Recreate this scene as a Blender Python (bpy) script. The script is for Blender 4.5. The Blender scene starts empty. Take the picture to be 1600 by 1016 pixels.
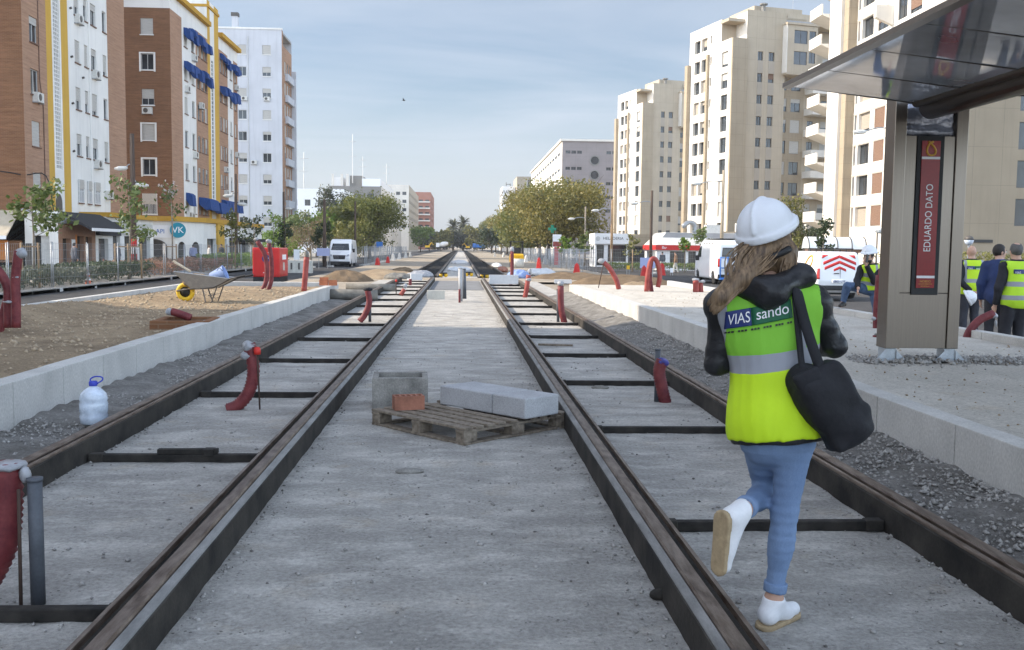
import bpy, bmesh, math, random
import numpy as np
from mathutils import Vector, Matrix
RND = random.Random(11)
NPR = np.random.RandomState(5)
SC = bpy.context.scene
COL = SC.collection
PI = math.pi
rad = math.radians

# ------------------------------------------------------------------ camera
CAMZ = 1.55
FPX = 1500.0                       # focal length in pixels of a 1600 px wide frame
YAW, PITCH, ROLL = math.atan(81.5/1505), math.atan(121/1500), 0.0125
CF = Vector((math.sin(YAW)*math.cos(PITCH), math.cos(YAW)*math.cos(PITCH), -math.sin(PITCH)))
_r0 = Vector((math.cos(YAW), -math.sin(YAW), 0)); _u0 = _r0.cross(CF)
CR = _r0*math.cos(ROLL)+_u0*math.sin(ROLL); CU = -_r0*math.sin(ROLL)+_u0*math.cos(ROLL)
CC = Vector((0, 0, CAMZ))
def ray(px, py):
    return CF + CR*((px-800)/FPX) - CU*((py-508)/FPX)
def G(px, py, z=0.0):              # ground point seen at a pixel, on the level z
    d = ray(px, py); return CC + d*((z-CAMZ)/d.z)
def D(px, py, Y):                  # point seen at a pixel, Y metres down the avenue
    d = ray(px, py); return CC + d*(Y/d.y)
cam = bpy.data.cameras.new('camera'); camo = bpy.data.objects.new('camera', cam); COL.objects.link(camo)
camo.matrix_world = Matrix(((CR.x, CU.x, -CF.x, 0), (CR.y, CU.y, -CF.y, 0), (CR.z, CU.z, -CF.z, CAMZ), (0, 0, 0, 1)))
cam.sensor_width = 36; cam.lens = 36*FPX/1600; cam.clip_start = 0.1; cam.clip_end = 6000
SC.camera = camo

# ------------------------------------------------------------------ materials
def nodes(name):
    m = bpy.data.materials.new(name); m.use_nodes = True
    nt = m.node_tree; b = nt.nodes['Principled BSDF']
    return m, nt, b
def NN(nt, t, **k):
    n = nt.nodes.new(t)
    for a, v in k.items(): setattr(n, a, v)
    return n
def lk(nt, a, b): nt.links.new(a, b)
def mathn(nt, op, a, b=None, c=None):
    n = NN(nt, 'ShaderNodeMath', operation=op)
    for i, v in enumerate((a, b, c)):
        if v is None: continue
        if isinstance(v, (int, float)): n.inputs[i].default_value = v
        else: lk(nt, v, n.inputs[i])
    return n.outputs[0]
def mixc(nt, f, a, b, mode='MIX'):
    n = NN(nt, 'ShaderNodeMix', data_type='RGBA', blend_type=mode)
    for i, v in ((0, f), (6, a), (7, b)):
        if isinstance(v, (int, float)): n.inputs[i].default_value = v
        elif isinstance(v, (tuple, list)): n.inputs[i].default_value = (*v[:3], 1)
        else: lk(nt, v, n.inputs[i])
    return n.outputs[2]
def coords(nt, scale=(1, 1, 1), kind='Object'):
    tc = NN(nt, 'ShaderNodeTexCoord'); mp = NN(nt, 'ShaderNodeMapping')
    mp.inputs['Scale'].default_value = scale
    lk(nt, tc.outputs[kind], mp.inputs['Vector']); return mp.outputs[0]
def noise(nt, vec, scale, detail=4, rough=.55, lo=.3, hi=.7):
    n = NN(nt, 'ShaderNodeTexNoise'); n.inputs['Scale'].default_value = scale
    n.inputs['Detail'].default_value = detail; n.inputs['Roughness'].default_value = rough
    lk(nt, vec, n.inputs['Vector'])
    mr = NN(nt, 'ShaderNodeMapRange'); mr.inputs[1].default_value = lo; mr.inputs[2].default_value = hi
    lk(nt, n.outputs['Fac'], mr.inputs[0]); return mr.outputs[0]
def bump(nt, b, h, dist=.01, strength=.6):
    bn = NN(nt, 'ShaderNodeBump'); bn.inputs['Strength'].default_value = strength; bn.inputs['Distance'].default_value = dist
    lk(nt, h, bn.inputs['Height']); lk(nt, bn.outputs[0], b.inputs['Normal'])
def mul(c, k): return tuple(min(1, x*k) for x in c[:3])
def mat(name, col, rough=.8, metal=0, var=.15, scale=5, col2=None, bumpd=0, bscale=60, stretch=(1, 1, 1), spec=.35, fine=.1, fscale=70, coat=0):
    m, nt, b = nodes(name)
    b.inputs['Roughness'].default_value = rough; b.inputs['Metallic'].default_value = metal
    b.inputs['Specular IOR Level'].default_value = spec
    if coat: b.inputs['Coat Weight'].default_value = coat; b.inputs['Coat Roughness'].default_value = .08
    v = coords(nt, stretch)
    c = mixc(nt, noise(nt, v, scale), mul(col, 1-var), col2 or mul(col, 1+var))
    if fine: c = mixc(nt, fine, c, mixc(nt, noise(nt, v, fscale, 3), (.0, .0, .0), (1, 1, 1)), 'OVERLAY')
    lk(nt, c, b.inputs['Base Color'])
    if bumpd: bump(nt, b, noise(nt, v, bscale, 5, .6, 0, 1), bumpd)
    return m
def glassmat(name, col=(.03, .035, .04), rough=.06):
    m, nt, b = nodes(name)
    v = coords(nt)
    lk(nt, mixc(nt, noise(nt, v, .7), mul(col, .6), mul(col, 1.6)), b.inputs['Base Color'])
    b.inputs['Roughness'].default_value = rough; b.inputs['Specular IOR Level'].default_value = .6
    return m
def leafmat(name, a, c, rough=.6, trans=.25):
    m, nt, b = nodes(name)
    g = NN(nt, 'ShaderNodeNewGeometry')
    r = NN(nt, 'ShaderNodeValToRGB'); e = r.color_ramp.elements
    e[0].color = (*a, 1); e[1].color = (*c, 1)
    mid = e.new(.55); mid.color = (*[(x*.55+y*.45) for x, y in zip(a, c)], 1)
    tn = noise(nt, coords(nt), .35, 2)
    f = mathn(nt, 'ADD', mathn(nt, 'MULTIPLY', g.outputs['Random Per Island'], .6), mathn(nt, 'MULTIPLY', tn, .4))
    lk(nt, f, r.inputs[0]); lk(nt, r.outputs[0], b.inputs['Base Color'])
    b.inputs['Roughness'].default_value = rough
    t = NN(nt, 'ShaderNodeBsdfTranslucent'); lk(nt, r.outputs[0], t.inputs[0])
    mx = NN(nt, 'ShaderNodeMixShader'); mx.inputs[0].default_value = trans
    lk(nt, b.outputs[0], mx.inputs[1]); lk(nt, t.outputs[0], mx.inputs[2])
    lk(nt, mx.outputs[0], nt.nodes['Material Output'].inputs['Surface'])
    return m
def brickmat(name, c1, c2, mortar, bw=.25, bh=.075):
    m, nt, b = nodes(name)
    tc = NN(nt, 'ShaderNodeTexCoord'); sp = NN(nt, 'ShaderNodeSeparateXYZ'); cb = NN(nt, 'ShaderNodeCombineXYZ')
    lk(nt, tc.outputs['Object'], sp.inputs[0])
    lk(nt, mathn(nt, 'ADD', sp.outputs[0], sp.outputs[1]), cb.inputs[0]); lk(nt, sp.outputs[2], cb.inputs[1])
    br = NN(nt, 'ShaderNodeTexBrick'); br.inputs['Scale'].default_value = 1
    br.inputs['Brick Width'].default_value = bw; br.inputs['Row Height'].default_value = bh
    br.inputs['Mortar Size'].default_value = .011
    br.inputs['Color1'].default_value = (*c1, 1); br.inputs['Color2'].default_value = (*c2, 1); br.inputs['Mortar'].default_value = (*mortar, 1)
    lk(nt, cb.outputs[0], br.inputs['Vector'])
    st = NN(nt, 'ShaderNodeMapping'); st.inputs['Scale'].default_value = (.5, 7, 1); lk(nt, cb.outputs[0], st.inputs['Vector'])
    s1 = noise(nt, st.outputs[0], 1.2, 6, .7); s2 = noise(nt, cb.outputs[0], .25, 3)
    c = mixc(nt, .55, br.outputs['Color'], mixc(nt, s1, mul(c1, .62), mul(c2, 1.35)))
    c = mixc(nt, mathn(nt, 'MULTIPLY', s2, .3), c, mul(c1, .7))
    lk(nt, c, b.inputs['Base Color']); b.inputs['Roughness'].default_value = .9; b.inputs['Specular IOR Level'].default_value = .12
    bump(nt, b, br.outputs['Fac'], -.008, .5)
    return m
def plastermat(name, col, streak=.12, panel=None):
    m, nt, b = nodes(name)
    tc = NN(nt, 'ShaderNodeTexCoord'); sp = NN(nt, 'ShaderNodeSeparateXYZ'); cb = NN(nt, 'ShaderNodeCombineXYZ')
    lk(nt, tc.outputs['Object'], sp.inputs[0])
    u = mathn(nt, 'ADD', sp.outputs[0], sp.outputs[1])
    lk(nt, u, cb.inputs[0]); lk(nt, sp.outputs[2], cb.inputs[1])
    st = NN(nt, 'ShaderNodeMapping'); st.inputs['Scale'].default_value = (2.2, .12, 1); lk(nt, cb.outputs[0], st.inputs['Vector'])
    c = mixc(nt, noise(nt, cb.outputs[0], .3, 5), mul(col, .9), mul(col, 1.05))
    f = mathn(nt, 'MULTIPLY', noise(nt, st.outputs[0], 1, 5, .65, .5, .8), streak)
    c = mixc(nt, f, c, mul(col, .45))
    if panel:
        pw, ph = panel
        a = mathn(nt, 'LESS_THAN', mathn(nt, 'MODULO', mathn(nt, 'ADD', sp.outputs[2], 100.0), ph), .03)
        bb = mathn(nt, 'LESS_THAN', mathn(nt, 'MODULO', mathn(nt, 'ADD', u, 500.0), pw), .03)
        c = mixc(nt, mathn(nt, 'MULTIPLY', mathn(nt, 'MAXIMUM', a, bb), .45), c, mul(col, .4))
    lk(nt, c, b.inputs['Base Color']); b.inputs['Roughness'].default_value = .9; b.inputs['Specular IOR Level'].default_value = .12
    return m
def groundmat(name, base, dark, specks, scale=1.3, stretch=(1, 1, 1), bumpd=.012, tint=None, speckn=1.0, lite=None):
    m, nt, b = nodes(name)
    v = coords(nt); vs = coords(nt, stretch)
    c = mixc(nt, noise(nt, vs, scale, 6, .6, .35, .68), dark, base)
    c = mixc(nt, mathn(nt, 'MULTIPLY', noise(nt, v, .35, 3, .5, .45, .7), .35), c, dark)
    if tint: c = mixc(nt, mathn(nt, 'MULTIPLY', noise(nt, v, 2.3, 4, .6, .58, .75), .5), c, tint)
    if lite: c = mixc(nt, mathn(nt, 'MULTIPLY', noise(nt, vs, 3.4, 7, .68, .50, .66), .6), c, lite)
    gr = noise(nt, v, 38, 5, .75, .3, .7)
    c = mixc(nt, .30, c, mixc(nt, gr, (0, 0, 0), (1, 1, 1)), 'OVERLAY')
    vo = NN(nt, 'ShaderNodeTexVoronoi'); vo.inputs['Scale'].default_value = 26; lk(nt, v, vo.inputs['Vector'])
    spk = mathn(nt, 'MULTIPLY', mathn(nt, 'LESS_THAN', vo.outputs['Distance'], .17), noise(nt, v, 3.0, 3, .6, .5, .62))
    c = mixc(nt, mathn(nt, 'MULTIPLY', spk, .75*speckn), c, specks)
    lk(nt, c, b.inputs['Base Color']); b.inputs['Roughness'].default_value = .95; b.inputs['Specular IOR Level'].default_value = .1
    h = mathn(nt, 'ADD', mathn(nt, 'MULTIPLY', noise(nt, v, 9, 6, .7, 0, 1), .7), mathn(nt, 'MULTIPLY', gr, .5))
    bump(nt, b, h, bumpd, .8)
    return m

M = {}
M['slab'] = groundmat('slab concrete', (.50, .475, .435), (.33, .315, .29), (.09, .085, .075), 1.7, (.7, 1.35, 1), .03, (.46, .38, .28), 1.0, (.60, .575, .53))
M['gravel'] = groundmat('grey gravel soil', (.30, .285, .265), (.16, .15, .135), (.42, .40, .37), 3, (1, 1, 1), .03)
M['soil'] = groundmat('tan soil', (.40, .305, .20), (.24, .18, .12), (.50, .41, .29), 1.6, (1, 1, 1), .035)
M['dirt'] = groundmat('brown dirt', (.23, .165, .105), (.14, .10, .065), (.32, .25, .17), 2, (1, 1, 1), .04)
M['dust'] = groundmat('dusty ground', (.40, .345, .275), (.27, .23, .18), (.2, .18, .15), .6, (1, 1, 1), .02)
M['asphalt'] = groundmat('asphalt', (.085, .083, .082), (.055, .055, .056), (.13, .13, .13), 1.2, (1, .4, 1), .006)
M['paving'] = groundmat('pale pavement', (.38, .35, .31), (.29, .27, .24), (.25, .23, .2), .9, (1, 1, 1), .005)
M['platform'] = groundmat('platform bed concrete', (.55, .515, .455), (.43, .40, .35), (.25, .23, .2), 1.4, (2, 1, 1), .012, (.48, .40, .30))
M['fresh'] = groundmat('slab shade grey', (.22, .225, .23), (.17, .17, .172), (.12, .12, .12), 1.2, (1, 1, 1), .005)  # not new concrete: a shadow band on the slab, put into the colour
M['bed'] = groundmat('black track bed', (.035, .034, .033), (.02, .02, .02), (.10, .10, .095), 2, (1, 1, 1), .01)
M['kerb'] = mat('kerb concrete', (.47, .455, .425), .85, var=.14, scale=2.2, bumpd=.003, bscale=45, fine=.16, stretch=(1, 1, .6))
M['granite'] = mat('granite kerb block', (.35, .352, .36), .8, var=.14, scale=4, bumpd=.002, bscale=120, fine=.25, fscale=130)
M['oldconc'] = mat('weathered concrete', (.22, .21, .19), .9, var=.3, scale=7, bumpd=.01, bscale=40, fine=.2)
M['jacket'] = mat('black rubber rail jacket', (.022, .0205, .019), .85, var=.35, scale=4, bumpd=.004, bscale=30, fine=.15, col2=(.055, .048, .04), spec=.25)
M['jackettop'] = mat('grey jacket shoulder', (.21, .205, .195), .75, var=.3, scale=6, stretch=(3, .6, 3), spec=.3)
M['rust'] = mat('rusty rail head', (.115, .075, .052), .5, .5, var=.35, scale=8, stretch=(4, .8, 4), bumpd=.002, col2=(.23, .185, .15))
M['groove'] = mat('dark rail groove', (.016, .012, .010), .85, var=.3, scale=6, spec=.2)
M['tie'] = mat('dark tie bar steel', (.015, .014, .013), .8, 0, var=.4, scale=9, bumpd=.004, bscale=50, col2=(.04, .035, .03), spec=.25)
M['conduit'] = mat('red corrugated plastic', (.135, .017, .024), .55, var=.3, scale=9, fine=.12, col2=(.20, .042, .042))
M['conduit2'] = mat('bright red plastic', (.27, .04, .032), .5, var=.25, scale=5, col2=(.34, .08, .065))
M['wrap'] = mat('milky plastic wrap', (.30, .305, .32), .3, var=.25, scale=14, bumpd=.01, bscale=25)
M['bluewrap'] = mat('blue plastic bag', (.05, .05, .22), .4, var=.4, scale=14, bumpd=.012, bscale=25)
M['greypipe'] = mat('grey pvc pipe', (.075, .082, .095), .55, var=.2, scale=6)
M['palepipe'] = mat('pale grey pipe', (.34, .345, .35), .5, var=.12, scale=4)
M['steel'] = mat('galvanised steel', (.33, .345, .36), .45, .6, var=.12, scale=12)
M['rebar'] = mat('rusty bar', (.07, .045, .035), .8, .3)
M['redcap'] = mat('red plastic cap', (.55, .03, .02), .45, var=.1)
M['wood'] = mat('weathered pallet wood', (.17, .135, .10), .9, var=.35, scale=3, stretch=(8, 8, 8), bumpd=.003, bscale=30, col2=(.27, .225, .175))
M['pale_wood'] = mat('pale plank', (.55, .46, .33), .8, var=.15, scale=5)
M['stake'] = mat('timber stake', (.30, .20, .11), .85, var=.2, scale=5)
M['pole'] = mat('tarred pole', (.085, .06, .045), .9, var=.3, scale=4, stretch=(4, 4, .5))
M['brick_red'] = mat('red fired brick', (.42, .15, .075), .85, var=.25, scale=9, bumpd=.004)
M['brick_dark'] = mat('dusty red brick', (.30, .13, .085), .9, var=.3, scale=6, bumpd=.004)
M['white'] = mat('white paint', (.78, .78, .77), .5, var=.03)
M['vanwhite'] = mat('white vehicle paint', (.80, .80, .80), .28, var=.02, scale=2, fine=.03, coat=.4)
M['black'] = mat('black plastic', (.02, .02, .021), .5, var=.2)
M['tyre'] = mat('tyre rubber', (.025, .024, .023), .85, var=.3)
M['rim'] = mat('wheel rim', (.40, .40, .40), .5, .5, var=.15)
M['glass'] = glassmat('window glass')
M['glass2'] = glassmat('shop glass', (.045, .043, .04), .1)
M['carglass'] = glassmat('vehicle glass', (.02, .024, .028), .05)
M['shutter'] = mat('roller blind', (.46, .44, .40), .7, var=.12, scale=1.5, stretch=(1, 1, 20))
M['shutter_tan'] = mat('tan roller blind', (.36, .31, .25), .7, var=.15, scale=1.5, stretch=(1, 1, 20))
M['shutter_brown'] = mat('brown louvre', (.20, .12, .08), .7, var=.25, scale=2, stretch=(1, 1, 16))
M['frame'] = mat('aluminium frame', (.52, .52, .50), .5, .2, var=.1)
M['frame_dark'] = mat('dark frame', (.10, .09, .08), .5, .2, var=.1)
M['sill'] = mat('brown sill', (.17, .10, .07), .8, var=.2)
M['brick1'] = brickmat('orange brick wall', (.36, .18, .10), (.46, .25, .145), (.42, .31, .22))
M['brick_dk'] = brickmat('brown brick wall', (.165, .077, .040), (.25, .125, .066), (.26, .18, .12))
M['brick_pk'] = brickmat('pink brick wall', (.35, .20, .125), (.43, .26, .17), (.38, .29, .22))
M['plaster'] = plastermat('white plaster', (.76, .745, .70), .3)
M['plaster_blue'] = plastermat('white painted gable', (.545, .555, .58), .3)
M['yellow'] = plastermat('ochre plaster', (.58, .36, .075), .2)
M['cornice'] = plastermat('ochre cornice', (.50, .29, .05), .3)
M['grey_roof'] = mat('roof grey', (.34, .34, .34), .9, var=.15, scale=1)
M['beige'] = plastermat('beige stone', (.45, .38, .285), .22, (1.5, 3.08))
M['beige_dk'] = plastermat('tan stone', (.37, .305, .22), .22, (1.2, 1.54))
M['cream'] = plastermat('cream facade', (.70, .655, .58), .15)
M['pinkstone'] = plastermat('pinkish stone', (.27, .235, .225), .12, (3.0, 1.3))
M['redbrick_far'] = plastermat('far red brick', (.34, .15, .10), .15)
M['blue_awn'] = mat('blue awning cloth', (.012, .04, .16), .8, var=.3, scale=5, stretch=(6, 6, .6), col2=(.025, .085, .30))
M['ac'] = mat('ac casing', (.58, .57, .53), .55, var=.12)
M['red_gen'] = mat('red machine paint', (.52, .02, .018), .4, var=.1, scale=2, coat=.2)
M['yellow_p'] = mat('yellow machine paint', (.72, .42, .02), .4, var=.12)
M['yellow_t'] = mat('yellow wheel', (.70, .44, .03), .55, var=.15)
M['bluep'] = mat('blue paint', (.03, .14, .42), .45, var=.15)
M['blue_tub'] = mat('pale blue tub', (.22, .30, .52), .55, var=.15)
M['navy'] = mat('navy print', (.02, .035, .15), .5, var=.05)
M['green_print'] = mat('green print', (.012, .11, .05), .6, var=.08)
M['print_white'] = mat('white print', (.8, .8, .8), .6, var=.02, fine=0)
M['print_dark'] = mat('dark print', (.03, .03, .03), .6, var=.05, fine=0)
M['stainless'] = mat('brushed stainless steel', (.235, .205, .175), .29, .88, var=.06, scale=3, stretch=(40, 40, .6), fine=.08, fscale=40)
M['plinth_steel'] = mat('zinc foot', (.42, .45, .48), .4, .6, var=.15, scale=9)
M['cone'] = mat('orange cone', (.62, .12, .04), .55, var=.1)
M['barrier_red'] = mat('red barrier plastic', (.52, .03, .025), .5, var=.15)
M['barrier_white'] = mat('white barrier plastic', (.66, .64, .60), .55, var=.12)
M['bark'] = mat('bark', (.12, .095, .07), .95, var=.35, scale=5, bumpd=.02, bscale=18)
M['bark_pale'] = mat('pale bark', (.25, .21, .16), .95, var=.3, scale=8, bumpd=.01, bscale=18)
M['skin'] = mat('skin', (.50, .30, .215), .55, var=.08, scale=9, fine=.04)
M['hair_brown'] = mat('brown hair', (.12, .072, .042), .48, var=.5, scale=3, stretch=(22, 22, 2.2), col2=(.30, .20, .115))
M['hair_dark'] = mat('dark hair', (.025, .02, .017), .6, var=.3, scale=12)
M['hair_grey'] = mat('grey hair', (.10, .095, .09), .7, var=.3, scale=14)
M['helmet'] = mat('white helmet shell', (.72, .735, .76), .35, var=.03, scale=3, fine=.03)
M['jeans'] = mat('light denim', (.135, .205, .345), .88, var=.1, scale=5, stretch=(1, 1, .5), bumpd=.004, bscale=40, fine=.07, fscale=220, col2=(.195, .28, .43))
M['jeans_dk'] = mat('blue denim', (.05, .085, .16), .85, var=.3, scale=8, fine=.2, col2=(.09, .14, .24))
M['trouser_dk'] = mat('dark trousers', (.022, .022, .027), .85, var=.3, scale=6)
M['trouser_grey'] = mat('charcoal trousers', (.04, .042, .052), .85, var=.3, scale=6)
M['leather'] = mat('black jacket', (.016, .016, .018), .42, var=.3, scale=6, bumpd=.02, bscale=9)
M['blackcloth'] = mat('black cloth', (.014, .014, .017), .8, var=.3, scale=6, bumpd=.008, bscale=14)
M['bag'] = mat('black bag cloth', (.013, .013, .016), .75, var=.3, scale=7, bumpd=.015, bscale=10)
M['suit'] = mat('navy suit cloth', (.02, .035, .105), .75, var=.2, scale=6, bumpd=.01, bscale=9)
M['shoe_white'] = mat('white shoe', (.72, .72, .73), .55, var=.05)
M['sole'] = mat('tan sole', (.36, .27, .16), .8, var=.2, scale=25)
M['shoe_dk'] = mat('dark shoe', (.03, .025, .022), .5, var=.2)
M['reflect'] = mat('grey reflective band', (.36, .37, .40), .45, .1, var=.1, scale=12)
M['signblue'] = mat('lavender sign board', (.36, .39, .58), .6, var=.05)
M['red_sign'] = mat('red sign panel', (.27, .018, .02), .3, var=.2, scale=1.5, coat=.12)
M['gold'] = mat('gold print', (.60, .32, .05), .4, var=.08)
M['tail'] = mat('red tail lamp', (.50, .03, .02), .2, var=.1, coat=.5)
M['water'] = mat('cloudy plastic jug', (.50, .56, .64), .2, var=.2, scale=12, spec=.6)
M['jugcap'] = mat('blue cap', (.04, .06, .42), .45)
M['sheet_white'] = mat('white foam sheet', (.52, .525, .53), .7, var=.08, scale=4)
M['membrane'] = mat('grey membrane roll', (.17, .16, .14), .85, var=.3, scale=5, bumpd=.02, bscale=8)
M['canvas'] = mat('beige awning canvas', (.42, .36, .27), .85, var=.15, scale=2)
M['awn_dark'] = mat('black awning', (.03, .03, .032), .8, var=.2)
M['redtrim'] = mat('red fascia', (.52, .025, .02), .45, var=.1)
M['terra'] = mat('brown shopfront', (.30, .165, .10), .8, var=.15)
M['orange'] = mat('orange board', (.55, .20, .05), .7, var=.1)
M['teal'] = mat('teal disc', (.01, .22, .30), .45, var=.06)
M['greyblock'] = mat('pale box', (.52, .50, .44), .8, var=.12)
M['L_plane'] = leafmat('plane foliage', (.085, .10, .02), (.34, .265, .07), trans=.35)
M['L_plane_green'] = leafmat('green plane foliage', (.075, .105, .02), (.29, .275, .075), trans=.35)
M['L_olive'] = leafmat('olive foliage', (.07, .09, .02), (.30, .26, .06))
M['L_dark'] = leafmat('dark foliage', (.02, .035, .014), (.075, .10, .035))
M['L_grey'] = leafmat('grey green foliage', (.035, .045, .025), (.12, .13, .075))
M['L_dry'] = leafmat('dry foliage', (.12, .085, .04), (.32, .25, .13))
M['L_young'] = leafmat('young foliage', (.06, .095, .022), (.22, .26, .08))
M['L_bright'] = leafmat('bright foliage', (.07, .14, .012), (.22, .30, .04))
M['L_palm'] = leafmat('palm fronds', (.035, .045, .018), (.14, .14, .065))
M['L_lav'] = leafmat('grey hedge', (.05, .065, .04), (.16, .17, .12))
M['L_pink'] = leafmat('pinkish flowering shrub', (.10, .10, .03), (.52, .24, .17))
M['L_blossom'] = leafmat('pale blossom', (.5, .42, .4), (.8, .72, .7))

# ------------------------------------------------------------------ mesh builder and scene tree
class MB:
    def __init__(s, t=None, o=None):
        s.v = []; s.f = []; s.o = Vector(o) if o is not None else (t.location.copy() if t is not None else Vector((0, 0, 0)))
    def add(s, vs, fs):
        n = len(s.v); s.v.extend([tuple(v) for v in vs]); s.f.extend([tuple(i+n for i in f) for f in fs]); return s
    def quad(s, a, b, c, d): return s.add([a, b, c, d], [(0, 1, 2, 3)])
    def box(s, x0, x1, y0, y1, z0, z1):
        return s.add([(x0, y0, z0), (x1, y0, z0), (x1, y1, z0), (x0, y1, z0), (x0, y0, z1), (x1, y0, z1), (x1, y1, z1), (x0, y1, z1)],
                     [(0, 3, 2, 1), (4, 5, 6, 7), (0, 1, 5, 4), (1, 2, 6, 5), (2, 3, 7, 6), (3, 0, 4, 7)])
    def ob(s, c, size, rz=0, rx=0, ry=0):
        mtx = Matrix.Rotation(rz, 3, 'Z') @ Matrix.Rotation(ry, 3, 'Y') @ Matrix.Rotation(rx, 3, 'X')
        h = Vector(size)/2; c = Vector(c)
        p = [c + mtx @ Vector((sx*h.x, sy*h.y, sz*h.z)) for sz in (-1, 1) for sx, sy in ((-1, -1), (1, -1), (1, 1), (-1, 1))]
        return s.add(p, [(0, 3, 2, 1), (4, 5, 6, 7), (0, 1, 5, 4), (1, 2, 6, 5), (2, 3, 7, 6), (3, 0, 4, 7)])
    def tube(s, pts, r, n=8, cap=True, ribs=0):
        pts = [Vector(p) for p in pts]; k = len(pts)
        rr = r if isinstance(r, (list, tuple)) else [r]*k
        vs = []; ref = Vector((0.31, .2, .93))
        t0 = (pts[1]-pts[0]).normalized(); a = t0.cross(ref)
        if a.length < .1: a = t0.cross(Vector((1, 0, 0)))
        a.normalize()
        for i, p in enumerate(pts):
            t = (pts[min(i+1, k-1)]-pts[max(i-1, 0)]).normalized()
            a = (a - t*a.dot(t)); a.normalize(); b = t.cross(a)
            for j in range(n):
                w = 2*PI*j/n; vs.append(p + (a*math.cos(w)+b*math.sin(w))*rr[i])
        fs = [(i*n+j, i*n+(j+1) % n, (i+1)*n+(j+1) % n, (i+1)*n+j) for i in range(k-1) for j in range(n)]
        if cap: fs += [tuple(reversed(range(n))), tuple((k-1)*n+j for j in range(n))]
        return s.add(vs, fs)
    def cyl(s, a, b, r0, r1=None, n=12): return s.tube([a, b], [r0, r0 if r1 is None else r1], n)
    def prism(s, poly, axis, a, b):
        # poly: 2D outline; axis 'x': (y,z) outline extruded in x, 'y': (x,z), 'z': (x,y)
        f = {'x': lambda u, v, w: (w, u, v), 'y': lambda u, v, w: (u, w, v), 'z': lambda u, v, w: (u, v, w)}[axis]
        n = len(poly); vs = [f(u, v, a) for u, v in poly]+[f(u, v, b) for u, v in poly]
        fs = [tuple(range(n)), tuple(reversed(range(n, 2*n)))]+[(i, n+i, n+(i+1) % n, (i+1) % n) for i in range(n)]
        return s.add(vs, fs)
    def lathe(s, prof, c=(0, 0, 0), n=16):
        c = Vector(c); k = len(prof); vs = [c+Vector((r*math.cos(2*PI*j/n), r*math.sin(2*PI*j/n), z)) for r, z in prof for j in range(n)]
        fs = [(i*n+j, i*n+(j+1) % n, (i+1)*n+(j+1) % n, (i+1)*n+j) for i in range(k-1) for j in range(n)]
        return s.add(vs, fs+[tuple(reversed(range(n))), tuple((k-1)*n+j for j in range(n))])
    def xf(s, mtx, start=0):
        s.v[start:] = [tuple(mtx @ Vector(v)) for v in s.v[start:]]; return s
    def mesh(s, name, m, smooth=False):
        me = bpy.data.meshes.new(name)
        o = s.o; me.from_pydata([(v[0]-o.x, v[1]-o.y, v[2]-o.z) for v in s.v], [], s.f)
        if m: me.materials.append(m)
        if smooth: me.polygons.foreach_set('use_smooth', [True]*len(me.polygons))
        me.update(); return me
    def build(s, name, m, parent=None, smooth=False, bev=0, auto=False):
        me = s.mesh(name, m, smooth)
        if auto:
            bm = bmesh.new(); bm.from_mesh(me); bmesh.ops.recalc_face_normals(bm, faces=bm.faces); bm.to_mesh(me); bm.free()
        return link(name, me, parent, bev)
def link(name, me, parent=None, bev=0, loc=None):
    o = bpy.data.objects.new(name, me); COL.objects.link(o)
    if parent is not None: o.parent = parent
    if loc is not None: o.location = loc
    if bev:
        b = o.modifiers.new('bevel', 'BEVEL'); b.width = bev; b.segments = 2; b.limit_method = 'ANGLE'; b.angle_limit = rad(40)
    return o
def tag(o, label, cat, group=None):
    o['label'] = label; o['category'] = cat
    if group: o['group'] = group
    return o
def struct(o, kind='structure'): o['kind'] = kind; return o
def thing(name, label, cat, loc=(0, 0, 0), rz=0, group=None):
    o = bpy.data.objects.new(name, None); COL.objects.link(o); o.location = loc; o.rotation_euler = (0, 0, rz)
    o.empty_display_size = .2
    return tag(o, label, cat, group)
def dup(root, loc=None, rz=None, label=None, scale=None):
    def rec(o, par):
        c = o.copy(); COL.objects.link(c)
        if par is not None: c.parent = par
        for ch in o.children: rec(ch, c)
        return c
    r = rec(root, None)
    if loc is not None: r.location = loc
    if rz is not None: r.rotation_euler = (0, 0, rz)
    if label: r['label'] = label
    if scale is not None: r.scale = (scale,)*3 if isinstance(scale, (int, float)) else scale
    return r
def npmesh(name, v, f, m, smooth=True):
    me = bpy.data.meshes.new(name); v = np.asarray(v, np.float32); f = np.asarray(f, np.int32); k = f.shape[1]
    me.vertices.add(len(v)); me.vertices.foreach_set('co', v.ravel())
    me.loops.add(f.size); me.loops.foreach_set('vertex_index', f.ravel())
    me.polygons.add(len(f)); me.polygons.foreach_set('loop_start', np.arange(0, f.size, k, dtype=np.int32))
    try: me.polygons.foreach_set('loop_total', np.full(len(f), k, np.int32))
    except Exception: pass
    if m: me.materials.append(m)
    me.update(calc_edges=True); me.validate()
    if smooth: me.polygons.foreach_set('use_smooth', np.ones(len(me.polygons), bool))
    return me
def text_mesh(s, size, font_depth=0.0, align='CENTER'):
    cu = bpy.data.curves.new('lettering', 'FONT'); cu.body = s; cu.size = size; cu.align_x = align; cu.align_y = 'CENTER'; cu.extrude = font_depth
    o = bpy.data.objects.new('lettering', cu); COL.objects.link(o)
    bpy.context.view_layer.update()
    dg = bpy.context.evaluated_depsgraph_get(); me = bpy.data.meshes.new_from_object(o.evaluated_get(dg))
    bpy.data.objects.remove(o); bpy.data.curves.remove(cu)
    return me
def text_obj(s, size, m, parent, mtx, name='lettering', depth=.004, bold=0, sx=1):
    me = text_mesh(s, size, depth); me.transform(mtx @ Matrix.Diagonal((sx, 1, 1, 1)))
    me.materials.clear(); me.materials.append(m)
    return link(name, me, parent)
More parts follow.
